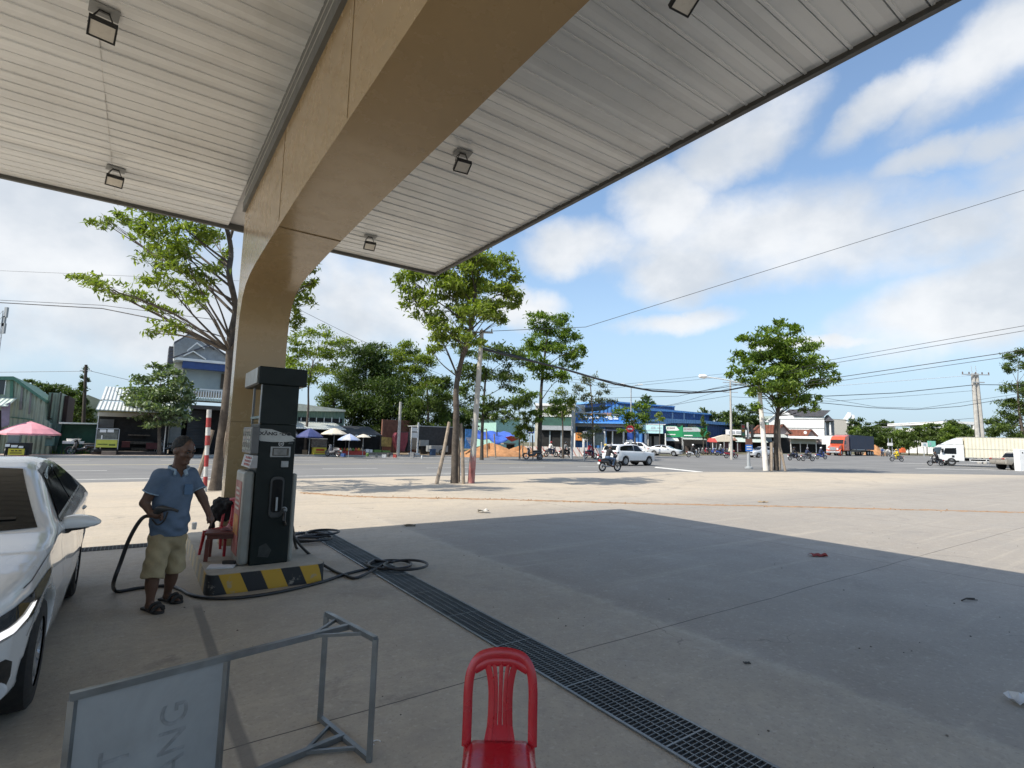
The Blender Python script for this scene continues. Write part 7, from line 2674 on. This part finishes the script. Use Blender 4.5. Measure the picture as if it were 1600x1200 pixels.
# white box truck (local +x forward)
Y = 61.5
xc = XP(1501, Y, 1)
T = thing('box_truck', 'white box truck heading left at the far right of the road', 'truck', (xc, Y, zt(Y)), 160)
TW = pm('truck_white', (.72, .73, .72), .35, .04, 1, coat=.4, dirt=.15)
TBX = corrug('cream_box_side', (.72, .67, .52), .35, 0, .4, .05, .15, .25)
q = M()
prf = [(0, .55), (2.15, .55), (2.3, .75), (2.28, 1.25), (2.05, 2.15), (1.75, 2.38), (0, 2.42)]
q.prism(prf, lambda x, z, y: (x, y, z), -1.05, 1.05)
q.build('cab', TW, T, bevel=.06)
q = M()
q.prism([(.02, 2.44), (1.6, 2.43), (.9, 2.85), (.25, 3.15), (.02, 3.2)], lambda x, z, y: (x, y, z), -.95, .95)
q.build('roof_fairing', TW, T, bevel=.05)
q = M()
q.prism([(2.30, 1.32), (2.10, 2.1), (2.085, 2.1), (2.285, 1.32)], lambda x, z, y: (x, y, z), -.93, .93)
q.build('windscreen', CGLS, T)
for sd in (-1, 1):
    q = M()
    q.prism([(.75, 1.35), (1.95, 1.35), (1.8, 2.0), (.75, 2.05)], lambda x, z, y: (x, y, z), sd * 1.055, sd * 1.065)
    q.build('side_window', CGLS, T)
    q = M()
    q.bar((2.1, sd * 1.2, 1.5), (2.1, sd * 1.2, 1.95), .1, .2)
    q.bar((2.05, sd * 1.05, 1.9), (2.1, sd * 1.2, 1.9), .03)
    q.build('mirror', TRIMB, T)
    q = M()
    q.box(.55, 1.75, sd * 1.05 - .02, sd * 1.05 + .02, .45, .62)
    q.build('step', TRIMB, T)
    q = M()
    q.box(.95, 1.2, sd * 1.06 - .006, sd * 1.06 + .006, .95, 1.2)
    q.build('door_plate', TRIMB, T)
q = M()
q.box(2.25, 2.36, -1.0, 1.0, .45, .72)
q.build('bumper', TW, T, bevel=.03)
q = M()
q.box(-8.8, .05, -.45, .45, .62, .9)
q.build('chassis', TRIMB, T)
q = M()
q.box(-8.9, -.12, -1.18, 1.18, 1.0, 3.3)
bx_ = q.build('cargo_box', TBX, T, bevel=.02)
for z_ in (.98, 1.95, 3.28):
    q = M()
    q.box(-8.92, -.1, -1.2, 1.2, z_, z_ + .05)
    q.build('side_rail', pm('pale_rail', (.42, .42, .36), .5), bx_)
for sd in (-1, 1):
    q = M()
    q.box(-6.5, -.4, sd * 1.1 - .02, sd * 1.1 + .02, .55, .62)
    q.box(-6.5, -.4, sd * 1.1 - .02, sd * 1.1 + .02, .80, .86)
    for k in range(5):
        q.box(-6.5 + k * 1.5, -6.42 + k * 1.5, sd * 1.1 - .02, sd * 1.1 + .02, .55, .95)
    q.build('side_guard', TW, T)
for x_ in (1.25, -5.9, -7.0):
    for sd in (-1, 1):
        tw(T, x_, sd * .92, .46)
# orange tractor with a dark container
Y = 99
T = thing('container_lorry', 'orange long nosed lorry with a dark blue container coming towards us', 'lorry', (XP(1308, Y, 1), Y, zt(Y)), 218)
ORG = pm('orange_lorry_paint', (.55, .085, .03), .3, .05, 1, coat=.6)
q = M()
q.prism([(-2.6, .9), (0, .9), (0, 2.2), (-.35, 2.95), (-.9, 3.55), (-2.4, 3.9), (-2.6, 3.9)], lambda x, z, y: (x, y, z), -1.2, 1.2)
q.build('cab', ORG, T, bevel=.12)
q = M()
q.prism([(0, .75), (1.7, .7), (1.85, 1.0), (1.75, 1.6), (.5, 2.0), (0, 2.15)], lambda x, z, y: (x, y, z), -.95, .95)
q.build('bonnet', ORG, T, bevel=.12)
q = M()
q.prism([(.02, 2.2), (-.33, 2.93), (-.30, 2.95), (.05, 2.22)], lambda x, z, y: (x, y, z), -1.08, 1.08)
q.build('windscreen', CGLS, T)
q = M()
q.box(1.86, 1.92, -.5, .5, .95, 1.55)
q.build('grille', RIM, T)
for sd in (-1, 1):
    q = M()
    q.box(1.72, 1.86, sd * .75 - .16, sd * .75 + .16, 1.05, 1.35)
    q.build('headlight', LAMPW, T, bevel=.03)
    q = M()
    q.box(-1.1, -.35, sd * 1.205 - .01, sd * 1.205 + .01, 2.1, 2.8)
    q.build('side_window', CGLS, T)
    q = M()
    q.lathe([(.56, -.25), (.62, -.2), (.62, .2), (.56, .25)], (1.15, sd * .98, .62), 14, axis='y', caps=False)
    q.build('fender', ORG, T)
    q = M()
    q.tube([(-2.75, sd * 1.0, .9), (-2.75, sd * 1.0, 4.0)], .09, 8)
    q.build('exhaust_stack', RIM, T)
q = M()
q.box(1.75, 2.0, -1.15, 1.15, .45, .8)
q.build('bumper', RIM, T, bevel=.04)
q = M()
q.box(-15.6, -1.5, -.5, .5, .75, 1.15)
q.build('chassis', TRIMB, T)
q = M()
q.box(-15.4, -3.1, -1.22, 1.22, 1.2, 3.95)
q.build('container', corrug('navy_container', (.03, .045, .09), .28, 0, .5, .15, .2), T)
for x_ in (1.15, -1.9, -3.2, -12.2, -13.5, -14.8):
    for sd in (-1, 1):
        tw(T, x_, sd * 1.0, .52, .3)
q = M()
q.prism([(1.5, 2.7), (1.2, 3.1), (-.2, 3.1), (-.2, 2.9)], lambda x, z, y: (x, y, z), 0, .01)

# ------------------------------------------------------------------ motorbikes and riders
BKP = [pm('bike_paint_%s' % n, c, .3, .05, 2, coat=.6) for n, c in (('black', (.015, .015, .017)), ('red', (.28, .015, .03)), ('white', (.62, .62, .62)), ('blue', (.03, .07, .30)), ('grey', (.16, .16, .17)))]
CHR = pm('bike_metal', (.30, .30, .30), .35, .1, 6, metal=.7)


def bike():
    T = thing('motorbike', '', 'motorbike')
    for x_ in (-.62, .62):
        q = M()
        q.torus((x_, 0, .29), .245, .05, 'y', 24, 8)
        w_ = q.build('wheel', TYRE, T, smooth=True)
        q = M()
        q.lathe([(.05, -.04), (.05, .04)], (x_, 0, .29), 12, axis='y')
        for k in range(6):
            g = k * math.pi / 3
            q.bar((x_, 0, .29), (x_ + .21 * math.cos(g), 0, .29 + .21 * math.sin(g)), .03, .02)
        q.torus((x_, 0, .29), .205, .02, 'y', 20, 6)
        q.build('rim', CHR, w_)
    sdf_obj('body', lambda P: smin(smin(smax(ell(P, (-.42, 0, .62), (.42, .13, .14)), -(P[:, 2] - .5), .03), ell(P, (.36, 0, .64), (.10, .17, .32)), .05), rc(P, (-.15, 0, .46), (.25, 0, .36), .11, .11), .08), (-1, -.3, .1), (.7, .3, 1.1), .035, BKP[0], T)
    sdf_obj('seat', lambda P: smax(ell(P, (-.32, 0, .73), (.40, .125, .09)), .70 - P[:, 2], .02), (-.9, -.25, .6), (.3, .25, .9), .03, pm('bike_seat', (.012, .012, .012), .6), T)
    q = M()
    q.tube(ospline([(.62, .07, .29), (.50, .07, .62), (.42, .04, .92)], 4), .025, 6)
    q.tube(ospline([(.62, -.07, .29), (.50, -.07, .62), (.42, -.04, .92)], 4), .025, 6)
    q.build('fork', CHR, T)
    q = M()
    q.tube(ospline([(.28, .34, 1.0), (.38, .2, .98), (.43, 0, .95), (.38, -.2, .98), (.28, -.34, 1.0)], 4), .018, 6)
    q.tube([(.40, .2, .98), (.42, .28, 1.14)], .008, 5)
    q.tube([(.40, -.2, .98), (.42, -.28, 1.14)], .008, 5)
    q.build('handlebar', TRIMB, T)
    for sd in (-1, 1):
        q = M()
        q.lathe([(.02, -.015), (.055, -.01), (.055, .01), (.02, .015)], (.42, sd * .30, 1.17), 10, axis='x')
        q.build('mirror', TRIMB, T)
    sdf_obj('front_cowl', lambda P: smin(ell(P, (.44, 0, .93), (.10, .15, .11)), smax(ell(P, (.62, 0, .36), (.36, .075, .25)), -(np.hypot(P[:, 0] - .62, P[:, 2] - .29) - .30), .01), .02), (.1, -.3, .2), (1.1, .3, 1.15), .03, BKP[0], T)
    q = M()
    q.lathe([(.02, .09), (.07, .07), (.08, .02)], (.46, 0, .92), 12, axis='x')
    q.build('headlight', LAMPW, T)
    q = M()
    q.tube([(-.1, -.15, .3), (-.45, -.17, .32), (-.85, -.18, .42)], [.03, .05, .06], 8)
    q.build('exhaust', CHR, T)
    q = M()
    q.box(-.86, -.80, -.09, .09, .62, .72)
    q.build('tail_light', LAMPR, T)
    q = M()
    q.box(-.92, -.90, -.09, .09, .45, .58)
    q.build('number_plate', WPAINT, T)
    return T


SKIN = pm('brown_skin', (.20, .105, .065), .55, .1, 8)
CLO = {k: pm('cloth_' + k, c, .85, .12, 6, .3, 30) for k, c in dict(black=(.018, .018, .02), white=(.62, .61, .58), cream=(.56, .50, .36), navy=(.02, .03, .07), jeans=(.07, .11, .18), yellow=(.66, .50, .03), grey=(.16, .17, .18), red=(.34, .03, .04), blue=(.05, .12, .32)).items()}
HELM = {k: pm('helmet_' + k, c, .25, .05, 4, coat=.5) for k, c in dict(white=(.66, .66, .66), black=(.02, .02, .02), yellow=(.62, .42, .05), grey=(.2, .2, .21), red=(.3, .02, .02)).items()}
J = dict(hip=(-.2, 0, .86), ch=(-.1, 0, 1.16), nk=(-.03, 0, 1.36), hd=(.03, 0, 1.53))


def rider():
    T = thing('person', '', 'person')

    def legs(P, g=0.0):
        d = ell(P, (-.2, 0, .86), (.15 + g, .17 + g, .13 + g))
        for s in (-1, 1):
            d = smin(d, rc(P, (-.18, s * .09, .84), (.22, s * .16, .76), .085 + g, .065 + g), .04)
            d = smin(d, rc(P, (.22, s * .16, .76), (.10, s * .15, .38), .06 + g, .042 + g), .03)
        return d

    def feet(P):
        d = np.full(len(P), 9.)
        for s in (-1, 1):
            d = np.minimum(d, rc(P, (.06, s * .15, .345), (.24, s * .17, .335), .042, .034))
        return d

    def torso(P, g=0.0):
        d = rc(P, (-.2, 0, .90), (-.08, 0, 1.25), .13 + g, .145 + g)
        d = smax(d, np.abs(P[:, 1]) - .19 - g, .05)
        d = smin(d, rc(P, (-.06, -.15, 1.30), (-.06, .15, 1.30), .06 + g, .06 + g), .06)
        for s in (-1, 1):
            d = smin(d, rc(P, (-.06, s * .18, 1.29), (.10, s * .25, 1.06), .052 + g, .042 + g), .03)
        return d

    def arms(P, g=0.0):
        d = np.full(len(P), 9.)
        for s in (-1, 1):
            d = np.minimum(d, rc(P, (.10, s * .25, 1.06), (.31, s * .29, 1.02), .04 + g, .03 + g))
            d = smin(d, ell(P, (.33, s * .29, 1.02), (.05, .045, .035)), .02)
        return d

    def head(P):
        d = ell(P, (.03, 0, 1.53), (.10, .078, .125))
        d = smin(d, rc(P, (-.03, 0, 1.34), (.01, 0, 1.46), .055, .055), .03)
        d = smin(d, ell(P, (.13, 0, 1.515), (.018, .015, .022)), .015)
        return d
    full = lambda P: smin(smin(smin(legs(P), torso(P), .05), smin(arms(P), head(P), .02), .03), feet(P), .02)
    sdf_obj('body', full, (-.5, -.45, .25), (.5, .45, 1.75), .032, SKIN, T, 2)
    sdf_obj('shirt', lambda P: smin(torso(P, .014), smax(arms(P, .012), P[:, 0] - .25, .01), .02), (-.5, -.45, .6), (.5, .45, 1.5), .034, CLO['black'], T, 2)
    sdf_obj('trousers', lambda P: legs(P, .012), (-.5, -.35, .25), (.5, .35, 1.15), .034, CLO['jeans'], T, 2)
    sdf_obj('shoe', feet, (-.1, -.35, .2), (.4, .35, .5), .026, CLO['black'], T, 1)
    sdf_obj('helmet', lambda P: smax(smax(ell(P, (.015, 0, 1.565), (.145, .125, .13)), 1.52 - P[:, 2] + .35 * (P[:, 0]), .01), -ell(P, (.14, 0, 1.49), (.09, .09, .07)), .01), (-.3, -.3, 1.3), (.4, .3, 1.8), .03, HELM['black'], T, 1)
    return T


B0, R0 = bike(), rider()
first = [True, True]


def setmat(o, m):
    if o.material_slots:
        o.material_slots[0].link = 'OBJECT'
        o.material_slots[0].material = m


def put(kind, label, px, Y, head, paint=0, shirt='black', trou='jeans', helm='black', group=None, z=None, lean=0):
    src = B0 if kind == 'bike' else R0
    k = 0 if kind == 'bike' else 1
    if first[k]:
        first[k] = False
        o = src
    else:
        o = copy_tree(src)
    o['label'] = label
    if group:
        o['group'] = group
    Z = zt(Y) - (.03 if z is None else z)
    o.location = (XP(px, Y, Z + .5), Y, Z)
    o.rotation_euler = (R_(lean), 0, R_(head))
    for c in o.children:
        n = c.name.split('.')[0]
        if kind == 'bike' and n in ('body', 'front_cowl'):
            setmat(c, BKP[paint])
        if n == 'shirt':
            setmat(c, CLO[shirt])
        if n == 'trousers':
            setmat(c, CLO[trou])
        if n == 'helmet':
            setmat(c, HELM[helm])
    return o


GB, GR, GP = 'motorbikes crossing the junction', 'riders on the junction', 'parked motorbikes'
RD = [(953, 32.9, 32, 0, 'black', 'jeans', 'grey', 'black motorbike nearest to us, crossing towards the white sport utility car', 'rider in black vest and jeans on the motorbike nearest to us'),
      (946, 47, 32, 4, 'cream', 'grey', 'yellow', 'grey motorbike hidden behind the nearest rider', 'rider with yellow helmet just behind the nearest rider'),
      (1083, 68, 8, 2, 'black', 'black', 'white', 'white tailed motorbike alone on the road before the green shops', 'rider in black with white helmet alone before the green shops'),
      (1142, 68, 5, 1, 'cream', 'grey', 'white', 'red motorbike crossing under the thin grey pole', 'rider in cream shirt on the red motorbike'),
      (1126, 78, 10, 3, 'grey', 'navy', 'white', 'blue motorbike on the far lane beside the parked row', 'rider in grey on the blue motorbike near the parked row'),
      (1241, 66, 12, 0, 'black', 'navy', 'black', 'dark motorbike just right of the corner tree, rear one of a pair', 'rider in black just right of the corner tree'),
      (1262, 65, 8, 4, 'navy', 'black', 'grey', 'dark motorbike right of the corner tree, front one of a pair', 'rider in navy with grey helmet ahead of the pair right of the tree'),
      (1283, 74, 10, 3, 'navy', 'navy', 'white', 'blue motorbike with white tail nearest the orange lorry', 'rider in navy with white helmet nearest the orange lorry'),
      (1401, 73, 175, 4, 'yellow', 'yellow', 'yellow', 'motorbike under the rider in a yellow raincoat', 'rider in a bright yellow raincoat'),
      (1462, 60.2, 176, 0, 'black', 'black', 'black', 'dark motorbike at the nose of the white box truck', 'rider in black beside the nose of the white box truck'),
      (1379, 103, 250, 0, 'blue', 'navy', 'white', 'motorbike waiting at the tail of the container lorry, left one', 'rider in blue waiting behind the container lorry'),
      (1388, 102, 255, 4, 'white', 'grey', 'black', 'motorbike waiting at the tail of the container lorry, right one', 'rider in white waiting behind the container lorry'),
      (922, 55, 30, 1, 'red', 'navy', 'black', 'red motorbike before the striped barrier panels', 'rider in red before the striped barrier panels'),
      (861, 57, 30, 4, 'white', 'navy', 'red', 'motorbike right of the tall dark tree, left one of two', 'rider in white right of the tall dark tree'),
      (884, 56, 30, 0, 'grey', 'black', 'black', 'motorbike left of the gantry pole, right one of two', 'rider in grey left of the gantry pole')]
for px, Y, hd_, pt, sh, tr, he, lb, lr in RD:
    b_ = put('bike', lb, px, Y, hd_, pt, group=GB)
    put('rider', lr, px, Y, hd_, 0, sh, tr, he, group=GR)
put('bike', 'black and white motorbike parked on the verge by the green tarp shelter', 130, 35.0, 205, 0, group=GP, lean=6, z=-.02)
put('bike', 'dark motorbike parked at the foot of the tall dark tree', 833, 47.0, 190, 0, group=GP, lean=6, z=-.1)
put('bike', 'motorbike parked between the yellow sign cart and the fruit stall', 520, 44.2, 150, 4, group=GP, lean=6, z=0)
put('bike', 'motorbike in the dark beside the small pale leaved tree', 262, 38.5, 200, 0, group=GP, lean=6, z=-.1)
put('bike', 'motorbike at the doorway of the two storey house', 288, 40.5, 160, 4, group=GP, lean=6, z=-.1)
pos = ['first', 'second', 'third', 'fourth', 'fifth', 'sixth', 'seventh', 'eighth', 'ninth']
for i in range(9):
    put('bike', pos[i] + ' motorbike from the green shops in the row parked under the awnings', 1093 + i * 5.2, 80 + .6 * (i % 3), 250 + (i * 37) % 30, (0, 4, 1, 0, 3, 0, 2, 4, 0)[i], group=GP, lean=6, z=-.02)
# ------------------------------------------------------------------ the man with the nozzle
YM = 5.22


def pj(px, py, dy=0.0):
    return np.array(P3(px, py, YM + dy))


A = dict(pel=pj(262, 838), chest=pj(270, 772), neck=pj(279, 735, .0), hd=pj(286.5, 704, -.02), shR=pj(250, 744, -.155), shL=pj(297, 741, .155), elR=pj(226, 786, -.19), haR=pj(236, 803, -.22), elL=pj(317, 779, .17), haL=pj(327, 804, .12),
         hipR=pj(250, 848, -.08), hipL=pj(273, 846, .08), knR=pj(240, 893, -.13), knL=pj(272, 886, .10), anR=pj(234, 943, -.12), anL=pj(262, 923, .17))
A['anR'][2], A['anL'][2] = .085, .085
SA = math.atan2(.31, .31)                       # line of the shoulders seen from above
FA = SA - math.pi / 2                           # facing: right and towards us
fd = np.array([math.cos(FA), math.sin(FA), 0])
sdv = np.array([math.cos(SA), math.sin(SA), 0])
HF = FA + .50                                   # the head turns a little further to his left
hfd = np.array([math.cos(HF), math.sin(HF), 0])
hsd = np.array([-hfd[1], hfd[0], 0])
hd = A['hd']
up = np.array([0, 0, 1.0])
hfd = hfd * .955 - up * .295                    # chin lowered
uh = np.cross(hfd, hsd)
base = Vector(((A['anR'][0] + A['anL'][0]) / 2, (A['anR'][1] + A['anL'][1]) / 2, 0))
man = thing('person', 'man in a blue polo shirt and khaki shorts holding the fuel nozzle', 'person', base)
B_ = np.array(base)


def W(fn):
    return lambda P: fn(P + B_)


def hfn(P):
    d = ell(P, hd + uh * .025, (.098, .076, .105), HF)
    d = smin(d, ell(P, hd + hfd * .03 - uh * .06, (.062, .055, .062), HF), .04)
    d = smin(d, ell(P, hd + hfd * .085 - uh * .10, (.022, .028, .018), HF), .03)          # chin
    d = smin(d, rc(P, hd + hfd * .092 + uh * .012, hd + hfd * .113 - uh * .028, .010, .016), .014)   # nose
    d = smin(d, rc(P, hd + hfd * .085 + uh * .026 - hsd * .045, hd + hfd * .085 + uh * .026 + hsd * .045, .012, .012), .02)  # brow
    for s in (-1, 1):
        d = smin(d, ell(P, hd + hsd * s * .078 - uh * .01 - hfd * .008, (.026, .012, .034), HF), .008)
        d = smin(d, ell(P, hd + hfd * .07 + hsd * s * .045 - uh * .028, (.02, .02, .018), HF), .02)
        d = smax(d, -(ell(P, hd + hfd * .098 + hsd * s * .03 + uh * .008, (.014, .016, .010), HF)), .012)
    d = smin(d, rc(P, hd + hfd * .092 - uh * .062 - hsd * .02, hd + hfd * .092 - uh * .062 + hsd * .02, .008, .008), .008)  # lips
    d = smin(d, rc(P, A['neck'] - fd * .02 - up * .03, hd - up * .07 - hfd * .015, .066, .056), .03)
    return d


def arm(P, s, e, h, g=0.0):
    d = rc(P, s, e, .055 + g, .042 + g)
    return smin(d, rc(P, e, h, .041 + g, .027 + g), .015)


def fingers(P, palm, dirv, side, curl, nrm):
    """palm block with four unequal fingers and a thumb"""
    c = palm + dirv * .045
    d = ell(P, c, (.05, .04, .05)) + .012
    d = np.minimum(d, rc(P, palm, c + dirv * .01, .027, .034))
    for i in range(4):
        r = c + dirv * .03 + side * (i - 1.5) * .019
        ln_ = (.075, .085, .08, .062)[i]
        m = r + (dirv * (1 - curl * .5) + nrm * curl * .6) * ln_ * .5
        t = m + (dirv * (1 - curl * 1.5) + nrm * curl * 1.1) * ln_ * .5
        d = smin(d, rc(P, r, m, .0095, .009), .005)
        d = smin(d, rc(P, m, t, .009, .0075), .004)
    th0 = palm + dirv * .02 + side * .03
    th1 = th0 + side * .028 + dirv * .03 + nrm * .012
    d = smin(d, rc(P, th0, th1, .014, .011), .008)
    return smin(d, rc(P, th1, th1 + dirv * .03 + nrm * .02 - side * .005, .011, .009), .004)


gR = np.array(P3(244, 803, 5.02))


def nrmv(v):
    return v / np.linalg.norm(v)


dR = nrmv(gR - A['haR'] + np.array([.02, 0, -.01]))
dL = nrmv(np.array([.06, -.02, -.14]))


def body(P):
    d = ell(P, A['chest'], (.150, .098, .20), SA)
    d = smin(d, ell(P, (A['chest'] + A['pel']) / 2, (.128, .092, .2), SA), .05)
    d = smin(d, ell(P, A['pel'], (.138, .10, .12), SA), .06)
    d = smin(d, rc(P, A['shR'], A['shL'], .048, .048), .05)
    d = smin(d, hfn(P), .03)
    for s, e, h in (('shR', 'elR', 'haR'), ('shL', 'elL', 'haL')):
        d = smin(d, arm(P, A[s], A[e], A[h]), .03)
    for h, k, a in (('hipR', 'knR', 'anR'), ('hipL', 'knL', 'anL')):
        d = smin(d, rc(P, A[h], A[k], .085, .055), .05)
        d = smin(d, rc(P, A[k], A[a], .052, .034), .03)
        calf = A[k] * .62 + A[a] * .38 - fd * .02
        d = smin(d, ell(P, calf, (.05, .05, .10)), .04)
        heel = A[a] - up * .045 - fd * .03
        fdir = ft[h]
        d = smin(d, rc(P, heel, A[a] + fdir * .10 - up * .052, .034, .028), .03)
        d = smin(d, rc(P, A[a] + fdir * .10 - up * .055, A[a] + fdir * .16 - up * .062, .03, .016), .02)
    d = smin(d, fingers(P, A['haR'], dR, nrmv(np.array([0.2, -.3, 1.0])), .8, nrmv(np.array([.3, -.8, -.2]))), .012)
    d = smin(d, fingers(P, A['haL'], dL, nrmv(np.array([.5, -.8, .1])), .35, nrmv(np.array([-.8, -.3, -.1]))), .012)
    return d


ft = {'hipR': nrmv(np.array([.85, -.45, 0])), 'hipL': nrmv(np.array([.9, -.35, 0]))}


def mbox(*names, pad=.2):
    q = np.array([A[n] for n in names])
    return q.min(0) - pad - B_, q.max(0) + pad - B_


DSK = pm('weathered_skin', (.115, .058, .036), .5, .16, 12, .15, 90)
lo, hi = mbox(*A.keys(), pad=.2)
lo[2] = -.01
sdf_obj('body', W(body), lo, hi, .0105, DSK, man, 2)
# hair
HAIR = pm('short_black_hair', (.012, .011, .010), .7, .3, 60, .8, 120)


def hair(P):
    d = ell(P, hd + up * .036 - hfd * .012, (.104, .086, .108), HF)
    q = P - hd
    f = q @ hfd
    z = q @ uh
    d = np.maximum(d, (.032 + .55 * np.maximum(f, -.02) + 1.3 * np.minimum(f + .02, 0)) - z)
    d = np.maximum(d, -.06 - z)
    return d


lo, hi = mbox('hd', pad=.19)
sdf_obj('hair', W(hair), lo, hi, .009, HAIR, man, 1)
q = M()
for s in (-1, 1):
    e_ = hd + hfd * .090 + hsd * s * .03 + uh * .008 - B_
    q.lathe([(0, -.011), (.008, -.008), (.011, 0), (.008, .008), (0, .011)], e_, 10, caps=False)
q.build('eye', pm('dark_eye', (.02, .015, .012), .2), man, smooth=True)
q = M()
for s in (-1, 1):
    e_ = hd + hfd * .098 + uh * .032 - B_
    q.tube([e_ + hsd * s * .014, e_ + hsd * s * .034 + uh * .004, e_ + hsd * s * .05 - hfd * .014], .0055, 6)
q.build('eyebrow', HAIR, man)
# polo shirt
SHIRT = pm('washed_blue_cotton', (.115, .16, .225), .9, .16, 7, .35, 60, dirt=.25, dcol=(.10, .15, .24), dscale=9)


def shirt(P):
    c = (A['chest'] * .45 + A['pel'] * .55)
    d = ell(P, A['chest'] - up * .01, (.172, .122, .235), SA)
    d = smin(d, ell(P, c + fd * .01, (.158, .122, .27), SA), .05)
    bot = A['pel'] + up * .0
    d = smin(d, np.maximum(rc(P, c, bot - up * .02, .132, .140) + .12 * np.abs((P - bot) @ fd) , -9), .08)
    d = smin(d, rc(P, A['shR'] + up * .004, A['shL'] + up * .004, .064, .064), .07)
    for s, e, t in (('shR', 'elR', .62), ('shL', 'elL', .66)):
        en = A[s] + (A[e] - A[s]) * t
        a = rc(P, A[s], en + (A[e] - A[s]) * .3, .067, .069)
        a = np.maximum(a, (P - en) @ nrmv(A[e] - A[s]))
        d = smin(d, a, .03)
    d = d + .007 * np.sin((P @ sdv) * 38 + P[:, 2] * 34 + 1.5 * np.sin(P[:, 2] * 17)) * np.clip((A['chest'][2] - P[:, 2]) * 5, 0, 1)
    d = d + .005 * np.sin(P[:, 2] * 60 + (P @ fd) * 40) * np.clip((A['chest'][2] - P[:, 2]) * 4, 0, 1)
    d = np.maximum(d, (bot[2] + .012 + .004 * np.sin((P @ sdv) * 20)) - P[:, 2])
    # open neck: a V cut at the front
    q = P - (A['neck'] - up * .02)
    v = np.maximum(np.abs(q @ hsd * .6 + q @ sdv * .4) - (.022 + .42 * np.minimum(q[:, 2], .06)), -(q @ fd) - .02)
    d = np.maximum(d, -v)
    return np.maximum(d, P[:, 2] - (A['neck'][2] + .026))


lo, hi = mbox('chest', 'pel', 'shR', 'shL', 'elR', 'elL', pad=.26)
sh = sdf_obj('shirt', W(shirt), lo, hi, .011, SHIRT, man, 2)
COLR = pm('pale_collar', (.27, .36, .44), .9, .1, 8)
q = M()
nk = A['neck'] - B_
pts = []
for i in range(15):
    g = FA + R_(32 + 296 * i / 14)
    k = i / 14
    pts.append(Vector(nk) + Vector((math.cos(g) * .078, math.sin(g) * .078, .032 - .03 * abs(2 * k - 1) ** 2)))
for i in (0, 1):
    pass
tipa, tipb = pts[0] + Vector(fd * .025 - up * .045 - sdv * -.01), pts[-1] + Vector(fd * .025 - up * .045 + sdv * -.01)
q.tube([tipa] + pts + [tipb], 1, 8, flat=(.012, .026))
q.build('collar', COLR, sh, smooth=True)
for s, e, t, r in (('shR', 'elR', .62, .070), ('shL', 'elL', .66, .070)):
    en = A[s] + (A[e] - A[s]) * t - B_
    ax_ = Vector(nrmv(A[e] - A[s]))
    a = ax_.cross(Vector((0, 0, 1))).normalized()
    b_ = ax_.cross(a)
    ring_ = [Vector(en) - ax_ * .004 + (a * math.cos(g) + b_ * math.sin(g)) * r for g in [2 * math.pi * i / 20 for i in range(21)]]
    q = M()
    q.tube(ring_, .006, 6)
    q.build('sleeve_hem', COLR, sh, smooth=True)
# pocket things at the chest
pk = A['chest'] + fd * .128 + sdv * .10 + up * .06 - B_
q = M(Matrix.Translation(pk) @ Matrix.Rotation(SA, 4, 'Z'))
q.box(-.035, .035, -.004, .012, -.06, .04)
q.build('pocket', pm('pocket_blue', (.10, .17, .27), .9), sh, bevel=.004)
# shorts
KH = pm('khaki_cotton', (.36, .29, .17), .9, .15, 6, .3, 60, dirt=.45, dcol=(.2, .15, .09), dscale=10)


def shorts(P):
    d = ell(P, A['pel'] - up * .02, (.162, .128, .13), SA)
    for h, k, t in (('hipR', 'knR', 1.22), ('hipL', 'knL', 1.16)):
        en = A[h] + (A[k] - A[h]) * t
        a = rc(P, A[h] + up * .02, en + (A[k] - A[h]) * .3, .092, .096)
        a = np.maximum(a, (P - en) @ nrmv(A[k] - A[h]))
        d = smin(d, a, .025)
    d = d + .004 * np.sin(P[:, 2] * 48 + (P @ sdv) * 45) + .003 * np.sin((P @ fd) * 70 - P[:, 2] * 30)
    return np.maximum(d, P[:, 2] - (A['pel'][2] + .06))


lo, hi = mbox('pel', 'hipR', 'hipL', 'knR', 'knL', pad=.22)
so2 = sdf_obj('shorts', W(shorts), lo, hi, .011, KH, man, 2)
# sandals
SAN = pm('dark_sandal', (.022, .018, .015), .7, .2, 10)
for h, a in (('hipR', 'anR'), ('hipL', 'anL')):
    f3 = Vector(ft[h])
    s3 = Vector((-f3.y, f3.x, 0))
    o3 = Vector(A[a]) - base
    o3.z = 0
    tm = Matrix.Translation(o3 + f3 * .055) @ Matrix((f3, s3, Vector((0, 0, 1)))).transposed().to_4x4()
    q = M(tm)
    ol = [(-.135, -.03), (-.12, -.042), (-.03, -.04), (.06, -.052), (.12, -.045), (.145, -.01), (.135, .03), (.08, .048), (-.03, .038), (-.12, .036), (-.14, .02)]
    q.prism(spline(ol, 3), lambda x, y, z: (x, y, z), .002, .024)
    sn = q.build('sandal', SAN, man, bevel=.004)
    q = M(tm)
    for x_, hh in ((.035, .072), (.085, .056)):
        q.tube(ospline([(x_, -.052, .015), (x_ + .005, -.036, hh * .85), (x_ + .01, 0, hh + .008), (x_ + .005, .036, hh * .85), (x_, .05, .015)], 4), 1, 6, flat=(.018, .006))
    q.build('strap', SAN, sn)
